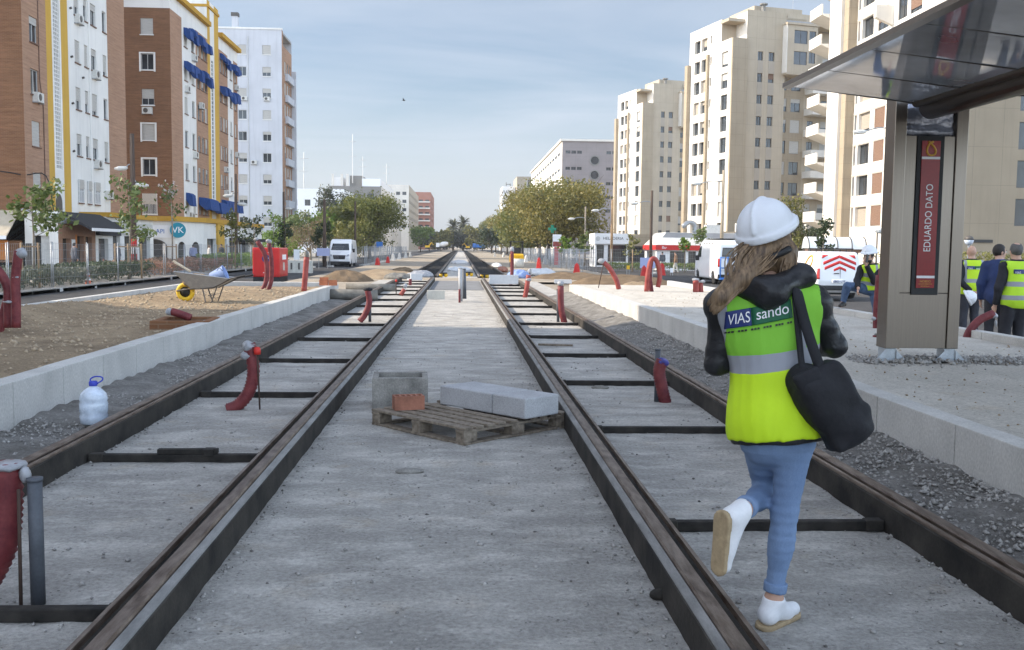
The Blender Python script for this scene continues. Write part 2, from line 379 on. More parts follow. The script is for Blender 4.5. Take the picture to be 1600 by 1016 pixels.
def frame_mtx(origin, xdir, ydir):
    x = Vector(xdir).normalized(); y = Vector(ydir).normalized(); z = x.cross(y); o = Vector(origin)
    return Matrix(((x.x, y.x, z.x, o.x), (x.y, y.y, z.y, o.y), (x.z, y.z, z.z, o.z), (0, 0, 0, 1)))

# ------------------------------------------------------------------ implicit surfaces
def capsule(p, a, b, ra, rb=None):
    a = np.asarray(a, float); b = np.asarray(b, float); rb = ra if rb is None else rb
    ba = b-a; pa = p-a; t = np.clip(pa@ba/max(ba@ba, 1e-9), 0, 1)
    return np.linalg.norm(pa-t[:, None]*ba, axis=1)-(ra+(rb-ra)*t)
def ellip(p, c, r, fr=None):
    q = p-np.asarray(c, float)
    if fr is not None: q = q@fr            # fr columns are the axes
    r = np.asarray(r, float); k0 = np.linalg.norm(q/r, axis=1); k1 = np.linalg.norm(q/(r*r), axis=1)
    return k0*(k0-1)/np.maximum(k1, 1e-6)
def rbox(p, c, h, rr, fr=None):
    q = p-np.asarray(c, float)
    if fr is not None: q = q@fr
    d = np.abs(q)-np.asarray(h, float)+rr
    return np.linalg.norm(np.maximum(d, 0), axis=1)+np.minimum(d.max(axis=1), 0)-rr
def smin(a, b, k):
    h = np.clip(.5+.5*(b-a)/k, 0, 1); return b*(1-h)+a*h-k*h*(1-h)
def smax(a, b, k): return -smin(-a, -b, k)
def vnoise(p, s, seed=0):
    q = p*s; r = np.zeros(len(p))
    rs = np.random.RandomState(seed)
    for i in range(5):
        w = rs.normal(size=3)*(1+.45*i); r += np.sin(q@w+rs.uniform(0, 6.3))/(1+.5*i)
    return r/3.0
def poly2d(u, v, poly):
    n = len(poly); d = np.full(len(u), 1e9); s = np.ones(len(u))
    for i in range(n):
        ax, ay = poly[i]; bx, by = poly[i-1]
        ex, ey = bx-ax, by-ay; wx, wy = u-ax, v-ay
        t = np.clip((wx*ex+wy*ey)/max(ex*ex+ey*ey, 1e-9), 0, 1)
        d = np.minimum(d, (wx-ex*t)**2+(wy-ey*t)**2)
        c1 = v >= ay; c2 = v < by; c3 = ex*wy > ey*wx
        s = np.where((c1 & c2 & c3) | (~c1 & ~c2 & ~c3), -s, s)
    return s*np.sqrt(d)
def smesh(fn, lo, hi, h):
    lo = np.asarray(lo, float); hi = np.asarray(hi, float); n = np.maximum(np.ceil((hi-lo)/h).astype(int)+1, 3)
    g = np.stack(np.meshgrid(*[lo[i]+h*np.arange(n[i]) for i in range(3)], indexing='ij'), -1).reshape(-1, 3)
    V = np.concatenate([fn(g[i:i+250000]) for i in range(0, len(g), 250000)]).reshape(n)
    I = V < 0
    off = [(a, b, c) for a in (0, 1) for b in (0, 1) for c in (0, 1)]
    sl = lambda A, o: A[o[0]:n[0]-1+o[0], o[1]:n[1]-1+o[1], o[2]:n[2]-1+o[2]]
    cnt = sum(sl(I, o).astype(int) for o in off); mixed = (cnt > 0) & (cnt < 8)
    acc = np.zeros(mixed.shape+(3,)); num = np.zeros(mixed.shape)
    for o in off:
        for ax in range(3):
            if o[ax]: continue
            e = list(o); e[ax] = 1
            A = sl(V, o); B = sl(V, e); cr = (A < 0) != (B < 0)
            t = np.where(cr, A/np.where(np.abs(A-B) < 1e-12, 1e-12, A-B), 0)
            pos = np.broadcast_to(np.array(o, float), acc.shape).copy(); pos[..., ax] += t
            acc += pos*cr[..., None]; num += cr
    idx = np.argwhere(mixed); ids = np.full(mixed.shape, -1); ids[mixed] = np.arange(len(idx))
    v = lo+h*(idx+acc[mixed]/num[mixed][:, None])
    fs = []
    for ax in range(3):
        a1, a2 = (ax+1) % 3, (ax+2) % 3
        s0 = [slice(1, n[i]-1) for i in range(3)]; s1 = list(s0)
        s0[ax] = slice(0, n[ax]-1); s1[ax] = slice(1, n[ax])
        A = I[tuple(s0)]; B = I[tuple(s1)]
        for flip, msk in ((False, A & ~B), (True, ~A & B)):
            w = np.argwhere(msk)
            if not len(w): continue
            c = w.copy(); c[:, a1] += 1; c[:, a2] += 1
            def at(d1, d2):
                q = c.copy(); q[:, a1] -= d1; q[:, a2] -= d2; return ids[q[:, 0], q[:, 1], q[:, 2]]
            quad = np.stack([at(1, 1), at(0, 1), at(0, 0), at(1, 0)], 1)
            fs.append(quad[:, ::-1] if flip else quad)
    return v, np.concatenate(fs)
def sdf_obj(name, fn, lo, hi, h, m, parent=None, off=(0, 0, 0)):
    v, f = smesh(fn, lo, hi, h)
    return link(name, npmesh(name, v-np.asarray(off, float), f, m), parent)
def march(fn, p, d, n=40, far=3):
    p = np.asarray(p, float).copy(); d = np.asarray(d, float)
    for _ in range(n): p = p+d*np.clip(fn(p), -.02, far)[:, None]*.85
    return p
# ------------------------------------------------------------------ sky and sun
SUN_AZ, SUN_EL = rad(-86), rad(33)          # the sun stands over the left side of the avenue
w = bpy.data.worlds.new('World'); SC.world = w; w.use_nodes = True
nt = w.node_tree; bg = nt.nodes['Background']
sky = NN(nt, 'ShaderNodeTexSky', sky_type='NISHITA', sun_disc=False)
sky.sun_elevation = SUN_EL; sky.sun_rotation = SUN_AZ; sky.air_density = 1.0; sky.dust_density = 1.2; sky.ozone_density = 2.0
tc = NN(nt, 'ShaderNodeTexCoord'); sp = NN(nt, 'ShaderNodeSeparateXYZ'); lk(nt, tc.outputs['Generated'], sp.inputs[0])
zz = mathn(nt, 'MAXIMUM', sp.outputs[2], .03)
cb = NN(nt, 'ShaderNodeCombineXYZ')
lk(nt, mathn(nt, 'DIVIDE', sp.outputs[0], zz), cb.inputs[0]); lk(nt, mathn(nt, 'MULTIPLY', mathn(nt, 'DIVIDE', sp.outputs[1], zz), 1.5), cb.inputs[1])
mpn = NN(nt, 'ShaderNodeMapping'); mpn.inputs['Rotation'].default_value = (0, 0, .5); mpn.inputs['Scale'].default_value = (.34, .30, 1); lk(nt, cb.outputs[0], mpn.inputs['Vector'])
dn = NN(nt, 'ShaderNodeTexNoise'); dn.inputs['Scale'].default_value = .8; dn.inputs['Detail'].default_value = 8; dn.inputs['Roughness'].default_value = .56; dn.inputs['Distortion'].default_value = .9
lk(nt, mpn.outputs[0], dn.inputs['Vector'])
mr = NN(nt, 'ShaderNodeMapRange'); mr.inputs[1].default_value = .36; mr.inputs[2].default_value = .78; lk(nt, dn.outputs['Fac'], mr.inputs[0])
fd = NN(nt, 'ShaderNodeMapRange'); lk(nt, sp.outputs[2], fd.inputs[0]); fd.inputs[1].default_value = .02; fd.inputs[2].default_value = .16
cl = mathn(nt, 'MULTIPLY', mathn(nt, 'MULTIPLY', mr.outputs[0], fd.outputs[0]), .72)
cl = mathn(nt, 'ADD', cl, mathn(nt, 'SUBTRACT', .50, mathn(nt, 'MULTIPLY', fd.outputs[0], .30)))
cc = mixc(nt, cl, sky.outputs[0], (5.3, 5.8, 6.6))
# sky brightened overhead and behind as added fill for shaded walls, dimmer ahead
dt = NN(nt, 'ShaderNodeVectorMath', operation='DOT_PRODUCT'); lk(nt, tc.outputs['Generated'], dt.inputs[0]); dt.inputs[1].default_value = (0, .985, .17)
vr = NN(nt, 'ShaderNodeMapRange', interpolation_type='SMOOTHSTEP'); lk(nt, dt.outputs['Value'], vr.inputs[0])
vr.inputs[1].default_value = .84; vr.inputs[2].default_value = .25; vr.inputs[3].default_value = .76; vr.inputs[4].default_value = 2.3
v2 = NN(nt, 'ShaderNodeMapRange'); lk(nt, sp.outputs[2], v2.inputs[0]); v2.inputs[1].default_value = .15; v2.inputs[2].default_value = .75; v2.inputs[3].default_value = 1.5; v2.inputs[4].default_value = .70
v3 = mathn(nt, 'MULTIPLY', vr.outputs[0], v2.outputs[0])
v4 = NN(nt, 'ShaderNodeMapRange'); lk(nt, dt.outputs['Value'], v4.inputs[0]); v4.inputs[1].default_value = .84; v4.inputs[2].default_value = .5
vmix = NN(nt, 'ShaderNodeMix'); lk(nt, v4.outputs[0], vmix.inputs[0]); lk(nt, vr.outputs[0], vmix.inputs[2]); lk(nt, v3, vmix.inputs[3])
cc = mixc(nt, 1.0, cc, vmix.outputs[0], 'MULTIPLY')
hz = NN(nt, 'ShaderNodeMapRange', interpolation_type='SMOOTHSTEP'); lk(nt, sp.outputs[2], hz.inputs[0]); hz.inputs[1].default_value = .16; hz.inputs[2].default_value = .0; hz.inputs[4].default_value = .6
cc = mixc(nt, hz.outputs[0], cc, (3.75, 3.95, 4.3))
lk(nt, cc, bg.inputs['Color']); bg.inputs['Strength'].default_value = .13
sl = bpy.data.lights.new('sun', 'SUN'); so = bpy.data.objects.new('sun', sl); COL.objects.link(so)
sl.energy = 4.6; sl.angle = rad(.53); sl.color = (1, .885, .73)
sd = Vector((math.sin(SUN_AZ)*math.cos(SUN_EL), math.cos(SUN_AZ)*math.cos(SUN_EL), math.sin(SUN_EL)))
so.rotation_euler = (-sd).to_track_quat('-Z', 'Y').to_euler()
SC.view_settings.view_transform = 'Standard'; SC.view_settings.look = 'None'; SC.view_settings.gamma = 1; SC.view_settings.exposure = .55

# ------------------------------------------------------------------ ground, roads, slab
def sheet(name, x0, x1, y0, y1, z, m):
    return struct(MB().quad((x0, y0, z), (x1, y0, z), (x1, y1, z), (x0, y1, z)).build(name, m))
def hfield(name, xs, ys, fn, m, smooth=True):
    X, Y = np.meshgrid(xs, ys, indexing='ij'); Z = fn(X, Y)
    nx, ny = X.shape; v = np.stack([X, Y, Z], -1).reshape(-1, 3)
    i = np.arange(nx-1)[:, None]*ny+np.arange(ny-1)[None]; i = i.ravel()
    f = np.stack([i, i+ny, i+ny+1, i+1], 1)
    return link(name, npmesh(name, v, f, m, smooth))
def n2(X, Y, s, seed=0, seedz=0.0):
    p = np.stack([X.ravel(), Y.ravel(), np.full(X.size, seedz)], 1); return vnoise(p, s, seed).reshape(X.shape)
sheet('ground', -3000, 3000, -400, 5500, -.42, M['dust'])
sheet('road', -15.2, -8.0, -40, 700, -.35, M['asphalt'])
sheet('road', 9.6, 22, -40, 700, -.35, M['asphalt'])
sheet('dusty_verge', 6.9, 9.6, -40, 60, -.036, M['dust'])
sheet('road', -60, -15.2, 23, 29, -.352, M['asphalt'])
sheet('median_ground', -8.0, 9.6, 29.8, 700, -.12, M['dust'])
sheet('road_strip', -9.6, -8.0, -40, 29, -.345, M['paving'])
p_ = MB().box(-60, -15.2, 29, 700, -.6, -.22).build('pavement', M['paving']); struct(p_)
p_ = MB().box(22, 80, -40, 700, -.6, -.22).build('pavement', M['paving']); struct(p_)
struct(hfield('track_slab', np.linspace(-3.7, 3.5, 160), np.concatenate([np.linspace(-5, 2, 10), 2+42*np.linspace(0, 1, 420)[1:]**1.9]),
       lambda X, Y: n2(X, Y, 3.2, 1)*.007+n2(X, Y, .9, 2)*.004+n2(X, Y, 9, 8)*.005+n2(X, Y, 21, 14)*.003, M['slab']))
sheet('slab_shade_band', -1.1, .85, 34.5, 43.6, .012, M['fresh'])  # darker sheet painted in for a band of shade across the slab
sheet('crossing_ground', -3.7, 6.8, 44, 49, -.02, M['dust'])
for x0, x1 in ((-2.66, -1.3), (1.06, 2.4)): sheet('track_bed', x0, x1, 49, 420, -.085, M['bed'])
sheet('track_bed_middle', -1.3, 1.06, 49, 420, -.09, M['slab'])
# bands of soil against the two kerbs
struct(hfield('gravel_bank', np.linspace(-3.66, -2.80, 36), np.concatenate([np.linspace(2, 14, 240), np.linspace(14.1, 28.5, 120)]),
       lambda X, Y: np.clip((-2.9-X)/.76, 0, 1)**1.2*(.055+.035*n2(X, Y, 2.2, 3))+.03*n2(X, Y, 8, 4)*np.clip((-2.85-X)/.1, 0, 1)+.006, M['gravel']))
struct(hfield('gravel_bank', np.linspace(2.57, 3.43, 36), np.concatenate([np.linspace(1.5, 14, 260), np.linspace(14.1, 30, 120)]),
       lambda X, Y: np.clip((X-2.62)/.7, 0, 1)**1.1*(np.interp(Y,[0,6,14,24],[.05,.06,.13,.17])+.04*n2(X, Y, 2.0, 5))+.022*n2(X, Y, 10, 6)*np.clip((X-2.6)/.1, 0, 1)+.006, M['gravel']))
def soil_h(X, Y):
    z = .28+.03*n2(X, Y, 1.6, 7)+.012*n2(X, Y, 6, 9)
    z = z+.20*np.exp(-((X+4.9)/1.0)**2-((Y-23.2)/2.2)**2)+.10*np.exp(-((X+6.6)/1.0)**2-((Y-21.5)/1.2)**2)
    z = z+.16*np.exp(-((X+7.3)/.5)**2-((Y-17.0)/3.0)**2)+.05*np.exp(-((X+5.0)/.8)**2-((Y-11)/1.0)**2)
    return z+.03*np.abs(n2(X, Y, 11, 10))
struct(hfield('soil_bed', np.linspace(-7.85, -3.84, 120), np.linspace(4, 29.6, 400), soil_h, M['soil']))
struct(hfield('platform_bed', np.linspace(3.6, 6.72, 60), np.linspace(1, 31, 240),
       lambda X, Y: np.interp(Y, [0, 8.6, 10.5, 24, 31], [.355, .355, .445, .45, .38])+.004*n2(X, Y, 5, 11)-.05*np.clip(1-np.abs(Y-10.0)/.45, 0, 1)*np.clip((X-4.1)/.2, 0, 1), M['platform']))
def pebbles(name, n, px, sz, m, seed):
    rs = np.random.RandomState(seed); P = px(rs, n); n = len(P)
    o = np.array([(1, 0, 0), (-1, 0, 0), (0, 1, 0), (0, -1, 0), (0, 0, 1), (0, 0, -1)], float)
    fc = np.array([(0, 2, 4), (2, 1, 4), (1, 3, 4), (3, 0, 4), (2, 0, 5), (1, 2, 5), (3, 1, 5), (0, 3, 5)])
    s = sz[0]+(sz[1]-sz[0])*rs.rand(n)**2.5
    v = o[None]*(s[:, None, None]*(.5+.7*rs.rand(n, 6, 1)))
    a = rs.rand(n)*6.28; c, d = np.cos(a), np.sin(a)
    x = v[..., 0]*c[:, None]-v[..., 1]*d[:, None]; y = v[..., 0]*d[:, None]+v[..., 1]*c[:, None]
    v = np.stack([x, y, v[..., 2]*.75], -1)+P[:, None]
    f = fc[None]+6*np.arange(n)[:, None, None]
    return struct(link(name, npmesh(name, v.reshape(-1, 3), f.reshape(-1, 3), m, False)), 'stuff')
M['stone'] = mat('grey crushed stone', (.30, .285, .265), .9, var=.35, scale=14, col2=(.44, .42, .39))
M['stone_tan'] = mat('tan crumbs', (.36, .28, .19), .9, var=.35, scale=14)
M['stone_dk'] = mat('dark crumbs', (.13, .12, .11), .9, var=.4, scale=14)
def bankR(rs, n):
    y = 1.8+16*rs.rand(n)**1.5; x = 2.62+.8*rs.rand(n)**.8; return np.stack([x, y, np.clip((x-2.62)/.7, 0, 1)*np.interp(y,[0,6,14,24],[.05,.06,.13,.17])+.01], 1)
def bankL(rs, n):
    y = 4+15*rs.rand(n)**1.3; x = -2.85-.78*rs.rand(n); return np.stack([x, y, np.clip((-2.9-x)/.76, 0, 1)*.045+.005], 1)
def slabP(rs, n):
    y = 2.4+20*rs.rand(n)**1.7; k = rs.rand(n); x = np.where(k < .6, np.array([-2.735, -1.232, .985, 2.475])[rs.randint(0, 4, n)]+rs.choice([-1, 1], n)*(.11+.12*rs.rand(n)**2), -2.8+5.3*rs.rand(n))
    ok = np.abs(x[:, None]-np.array([-2.735, -1.232, .985, 2.475])).min(1) > .105
    return np.stack([x, y, np.full(n, .004)], 1)[ok]
def soilP(rs, n):
    x = -7.8+3.9*rs.rand(n); y = 8+20*rs.rand(n); return np.stack([x, y, soil_h(x[:, None], y[:, None])[:, 0]+.005], 1)
pebbles('gravel_stones', 11000, bankR, (.005, .027), M['stone'], 1)
pebbles('gravel_stones', 6000, bankL, (.005, .024), M['stone'], 2)
pebbles('concrete_crumbs', 7500, slabP, (.003, .020), M['stone'], 3)
pebbles('dark_crumbs', 1500, slabP, (.003, .016), M['stone_dk'], 4)
pebbles('soil_clods', 4200, soilP, (.008, .05), M['stone_tan'], 5)

# ------------------------------------------------------------------ kerbs and platform edges
def kerb_run(name, label, segs, m, x0, x1, grp=None, zb=-.45):
    t = thing(name, label, 'kerb', (x0, segs[0][0], 0), 0, grp)
    for y0, y1, za, zb_ in segs:
        b = MB(t); g = .006
        b.add([(x0, y0+g, zb), (x1, y0+g, zb), (x1, y1-g, zb), (x0, y1-g, zb), (x0, y0+g, za), (x1, y0+g, za), (x1, y1-g, zb_), (x0, y1-g, zb_)],
              [(0, 3, 2, 1), (4, 5, 6, 7), (0, 1, 5, 4), (1, 2, 6, 5), (2, 3, 7, 6), (3, 0, 4, 7)])
        b.build('kerb_stone', m, t, bev=.008)
    return t
Lz = lambda y: .405+.004*math.sin(y*3.1)
kerb_run('kerb_wall', 'long pale concrete kerb wall left of the rails, holding back the tan soil', [(y, y+1.0, Lz(y), Lz(y)) for y in np.arange(2, 28.5, 1.0)], M['kerb'], -3.85, -3.65)
kerb_run('kerb_wall', 'pale kerb at the far edge of the soil bed beside the left road', [(y, y+1.0, .40, .40) for y in np.arange(5, 29.6, 1.0)], M['kerb'], -8.02, -7.86)
t = thing('end_kerb', 'low concrete cross wall closing the soil bed in front of the red generator', 'kerb', (-6, 29.8, 0))
MB(t).box(-7.85, -3.95, 29.7, 29.9, -.45, .41).build('kerb_stone', M['kerb'], t, bev=.01)
rz = lambda y: float(np.interp(y, [0, 8.6, 10.5, 24, 31], [.37, .37, .465, .47, .40]))
kerb_run('platform_kerb', 'tall grey concrete platform edge with vertical joints on the right of the rails', [(y, y+1.25, rz(y), rz(y+1.25)) for y in np.arange(1.4, 29, 1.25)], M['kerb'], 3.43, 3.62)
kerb_run('platform_kerb', 'low pale kerb at the back of the platform by the men in vests', [(y, y+1.0, .54, .54) for y in np.arange(5, 31, 1.0)], M['kerb'], 6.72, 6.88)
kerb_run('pavement_kerb', 'low pavement kerb under the wire fence along the left hedge', [(y, y+2.0, -.17, -.17) for y in np.arange(29, 75, 2.0)], M['paving'], -15.45, -15.2)

# ------------------------------------------------------------------ rails and tie bars
RX = {'L1': -2.735, 'L2': -1.232, 'R1': .985, 'R2': 2.475}
def rail(x, s, y0, y1, label, jacket=True, z=0, name='tram_rail'):
    t = thing(name, label, 'rail', (x, y0, z))
    def pr(poly): return MB().prism([(u*s, v) for u, v in poly], 'y', 0, y1-y0)
    if jacket:
        pr([(-.086, -.06), (.106, -.06), (.102, .148), (.0965, .158), (-.034, .1), (-.074, .148), (-.080, .144)]).build('rubber_jacket', M['jacket'], t, auto=True)
        pr([(-.0735, .147), (-.034, .09), (-.0345, .163), (-.040, .167), (-.070, .1525)]).build('jacket_shoulder', M['jackettop'], t, auto=True)
    pr([(-.034, .08), (.036, .08), (.036, .171), (.030, .179), (-.026, .180), (-.034, .172)]).build('rail_head', M['rust'], t, auto=True)
    pr([(.0365, .08), (.073, .08), (.073, .136), (.0365, .130)]).build('rail_groove', M['groove'], t, auto=True)
    pr([(.0735, .08), (.0955, .08), (.0955, .170), (.092, .176), (.0735, .176)]).build('rail_lip', M['rust'], t, auto=True)
    return t
rail(RX['L1'], 1, .8, 43.5, 'leftmost of the near grooved rails in black jackets, beside the kerb wall')
rail(RX['L2'], -1, .8, 43.5, 'near grooved rail in black jacket just left of the pallet')
rail(RX['R1'], 1, .8, 43.0, 'near grooved rail in black jacket just right of the pallet')
rail(RX['R2'], -1, .8, 43.0, 'near grooved rail in black jacket below the platform edge')
M['farrail'] = M['oldconc']
for k, lb in (('L1', 'outer left far rail running on beyond the crossing'), ('L2', 'inner left far rail running on beyond the crossing'), ('R1', 'inner right far rail running on beyond the crossing'), ('R2', 'outer right far rail running on beyond the crossing')):
    rail(RX[k], 1 if k in ('L1', 'R1') else -1, 49.5, 400, lb, True, -.1)
ORD = ['nearest', 'second', 'third', 'fourth', 'fifth', 'sixth', 'seventh', 'eighth', 'ninth', 'tenth', 'eleventh', 'twelfth', 'thirteenth', 'fourteenth', 'fifteenth']
def tie(y, a, b, label, grp, joint=False):
    t = thing('tie_bar', label, 'tie bar', ((a+b)/2, y, 0), 0, grp)
    m = MB(); h = (b-a)/2
    m.box(-h, h, -.028, .028, .0, .056); m.build('bar', M['tie'], t, bev=.006)
    for u0 in (-h, h-.10): MB().box(u0, u0+.10, -.035, .035, .0, .062).build('sleeve', M['jacket'], t, bev=.006)
    if joint: MB().ob((.05, 0, .076), (.42, .05, .035), .03).ob((.20, 0, .07), (.07, .08, .05)).build('splice', M['tie'], t, bev=.004)
for i in range(14):
    y = 3.93+2.93*i
    tie(y, RX['L1']+.12, RX['L2']-.11, ORD[i]+' tie bar from the camera inside the left track', 'tie bars of the left track', i == 1)
for i in range(14):
    y = 5.15+2.8*i
    tie(y, RX['R1']+.12, RX['R2']-.11, ORD[i]+' tie bar from the camera inside the right track', 'tie bars of the right track')

# ------------------------------------------------------------------ conduits and pipes
def smooth_path(pts, k):
    pts = [Vector(p) for p in pts]; out = []
    P = [pts[0]*2-pts[1]]+pts+[pts[-1]*2-pts[-2]]
    for i in range(len(pts)-1):
        a, b, c, d = P[i:i+4]
        for j in range(k):
            t = j/k; out.append(.5*((2*b)+(c-a)*t+(2*a-5*b+4*c-d)*t*t+(3*b-a-3*c+d)*t**3))
    out.append(pts[-1]); return out
def ribbed(m, pts, r, pitch=.016, n=14):
    L = sum((Vector(pts[i+1])-Vector(pts[i])).length for i in range(len(pts)-1))
    k = max(3, int(L/pitch/(len(pts)-1)))
    if pitch > .03: k = 5
    pp = smooth_path(pts, k)
    m.tube(pp, [r*(1.07 if i % 2 else .92) if pitch < .03 else r for i in range(len(pp))], n)
def crumple(name, c, r, m, parent, seed, h=.012, rag=None):
    def fn(p):
        q = p-np.asarray(c, float)
        d = ellip(p, c, r)+vnoise(q, 26, seed)*.020*min(1, max(r)/.1)+np.abs(vnoise(q, 48, seed+2))*.010
        if rag is not None: d = smin(d, capsule(p, c, np.asarray(c)+np.asarray(rag), min(r)*.7, min(r)*.45)+vnoise(q, 30, seed+3)*.012, .03)
        return d
    R_ = max(r)*1.5+(np.linalg.norm(rag) if rag is not None else 0)
    return sdf_obj(name, fn, np.asarray(c)-R_, np.asarray(c)+R_, h, m, parent, parent.location)
def conduit(label, paths, Y, r, cols=('conduit',), wraps=(), greys=(), bars=(), grp='red cable conduits sticking out of the ground', ribs=True, base=None):
    p0 = D(*paths[0][0], Y); t = thing('cable_conduit', label, 'conduit', p0, 0, grp)
    for i, pa in enumerate(paths):
        m = MB(t); ribbed(m, [D(x, y, Y+.12*i) for x, y in pa], r, .0125 if ribs and Y < 12 else .1, 14 if Y < 15 else 10)
        m.build('pipe', M[cols[min(i, len(cols)-1)]], t, True)
    for j, (x, y, rr, mm, sd) in enumerate(wraps):
        k = rr if isinstance(rr, tuple) else (rr*.9, rr*.9, rr*1.25)
        k = tuple(q*.86 for q in k)
        crumple('plastic_wrap', D(x, y, Y-.01), k, M[mm], t, sd, max(.01, Y*.0011))
    return t
def straight_pipe(label, x0, y0, x1, y1, Y, r, m, name='grey_pipe', grp='grey pipes beside the conduits'):
    a, b = D(x0, y0, Y), D(x1, y1, Y); t = thing(name, label, 'pipe', b, 0, grp)
    MB(t).tube([b, a], r, 16).build('tube', M[m], t, True)
    MB(t).tube([a-(a-b).normalized()*.01, a+(a-b).normalized()*.004], r*1.12, 16).build('collar', M[m], t, True)
    return t
def bar_stick(label, x0, y0, x1, y1, Y, capm=None):
    a, b = D(x0, y0, Y), D(x1, y1, Y); t = thing('marker_bar', label, 'steel bar', b)
    MB(t).tube([b, a], .008*max(1, Y/16), 6).build('bar', M['rebar'], t, True)
    if capm: MB(t).lathe([(.012, -.03), (.03, -.03), (.034, 0), (.026, .035), (.004, .042)], a, 10).build('cap', M[capm], t, True)
conduit('curved red conduit wrapped in plastic between the left rails, a capped bar beside it', [[(356, 640), (371, 634), (389, 612), (396, 580), (391, 545), (389, 537)]], 9.05, .058, wraps=[(389, 541, (.075, .075, .06), 'wrap', 3), (386, 556, (.07, .07, .05), 'wrap', 4)])
bar_stick('thin steel bar with red cap beside the curved left conduit', 402, 549, 406, 640, 9.0, 'redcap')
conduit('thick red ribbed conduit at the left edge nearest the camera, tied with white tape', [[(10, 722), (11, 790), (4, 850), (-22, 905), (-45, 930)]], 4.13, .062, wraps=[(14, 728, (.075, .075, .022), 'wrap', 5), (40, 742, (.03, .03, .045), 'wrap', 6)])
straight_pipe('dark grey pipe standing by the thick ribbed conduit, nearest the camera', 54, 748, 60, 944, 4.10, .030, 'greypipe')
bar_stick('thin rusty bar beside the near dark grey pipe', 29, 765, 33, 955, 4.05)
conduit('short curved red conduit under a black cap between the left rails', [[(562, 502), (570, 492), (577, 472), (574, 452)]], 19.5, .062, wraps=[(575, 452, (.12, .10, .045), 'blackcloth', 8)])
straight_pipe('grey pipe beside the black capped conduit in the left track', 578, 458, 578, 503, 19.55, .03, 'greypipe')
conduit('red conduit topped with blue plastic bag between the right rails', [[(1041, 634), (1034, 605), (1030, 580), (1035, 562)]], 9.57, .062, wraps=[(1036, 566, (.075, .07, .055), 'bluewrap', 10), (1027, 583, (.03, .03, .03), 'wrap', 11)])
straight_pipe('grey pipe beside the conduit with the blue bag', 1028, 546, 1026, 628, 9.6, .027, 'greypipe')
conduit('upright red conduit with clear wrap in the right track behind the blue bag one', [[(882, 505), (877, 482), (876, 447)]], 20, .066, wraps=[(876, 443, (.085, .085, .08), 'wrap', 12)])
straight_pipe('dark pipe beside the upright conduit with clear wrap', 872, 452, 872, 505, 20.05, .03, 'greypipe')
straight_pipe('tall pale grey pipe standing on the slab between the tracks', 719, 419, 720, 471, 27, .055, 'palepipe')
straight_pipe('darker grey pipe close behind the tall pale pipe', 725, 420, 726, 467, 27.4, .055, 'greypipe')  # second pipe of the pair, in the darker grey
conduit('stub of red conduit at the foot of the pale pipes', [[(718, 473), (718, 452)]], 26.8, .03)
conduit('tall thin dark red conduit in the right track farther off', [[(798, 447), (800, 425), (800, 391)]], 40, .075, wraps=[(800, 390, (.12, .1, .16), 'wrap', 14)])
conduit('leaning pale red conduit with wrapped top beside the tall thin one', [[(820, 466), (823, 450), (826, 430)]], 30, .075, ('conduit2',), wraps=[(828, 424, (.08, .08, .12), 'wrap', 15), (826, 437, (.12, .1, .08), 'wrap', 16)])
conduit('tilted short red conduit between the left rails with wrapped mouth', [[(626, 461), (632, 452)]], 30, .07, ('conduit2',), wraps=[(633, 447, (.08, .08, .1), 'wrap', 17)])
bar_stick('red capped bar between the left rails near the crossing', 619, 439, 619, 461, 30, 'redcap')
conduit('stub of red conduit beside the white foam sheet in the left track', [[(641, 446), (641, 436)]], 37, .06)
conduit('pair of dark red conduits at the left edge of the soil with grey plastic top', [[(25, 512), (25, 470), (24, 440), (29, 392)], [(13, 512), (13, 470), (11, 446), (-2, 424), (-14, 414)], [(-6, 535), (3, 500), (12, 468)]], 13.5, .062, wraps=[(33, 396, (.10, .08, .085), 'wrap', 18), (25, 433, (.075, .075, .02), 'wrap', 19), (14, 472, (.10, .08, .022), 'wrap', 20)])
conduit('two tall curved red conduits in front of the red generator', [[(408, 456), (415, 442), (417, 420), (413, 396), (402, 377)], [(419, 455), (424, 436), (424, 405), (420, 380)]], 23.6, .055, ('conduit',), wraps=[(400, 374, (.09, .07, .05), 'wrap', 21), (420, 377, (.10, .07, .06), 'wrap', 22)])
conduit('thick upright red conduit right of the generator with wrapped top', [[(475, 455), (477, 430), (479, 402)]], 24.6, .072, ('conduit2',), wraps=[(479, 398, (.075, .075, .13), 'membrane', 23)])
conduit('leaning red conduit with white wrapped mouth at the far end of the platform', [[(967, 452), (963, 438), (953, 420), (943, 410)]], 26.5, .07, ('conduit2',), wraps=[(940, 408, (.12, .09, .10), 'wrap', 24)])
bar_stick('thin prop under the leaning conduit on the platform', 943, 412, 935, 450, 26.4)
conduit('arched loop of red conduits on the platform', [[(1010, 456), (1012, 430), (1016, 410), (1021, 404), (1027, 410), (1031, 430), (1028, 449)], [(1018, 456), (1015, 430), (1018, 405)]], 25, .062, ('conduit2', 'conduit'), wraps=[(1019, 404, (.07, .06, .05), 'wrap', 25)])
conduit('two short red conduit stubs side by side on the platform', [[(1087, 458), (1087, 438)], [(1095, 458), (1094, 442)]], 25, .075, ('conduit2',), wraps=[(1087, 437, (.12, .08, .05), 'wrap', 26), (1096, 440, (.12, .07, .05), 'wrap', 27)])
conduit('dark red conduits close behind the left side of the steel totem', [[(1369, 520), (1370, 480), (1374, 430)], [(1374, 520), (1376, 480), (1378, 420)]], 13.6, .05, wraps=[(1366, 498, (.05, .05, .04), 'wrap', 28)])
conduit('short red stub on the platform beside the totem foot', [[(1369, 538), (1369, 524)]], 12.2, .045, wraps=[(1369, 523, (.03, .03, .03), 'oldconc', 29)])
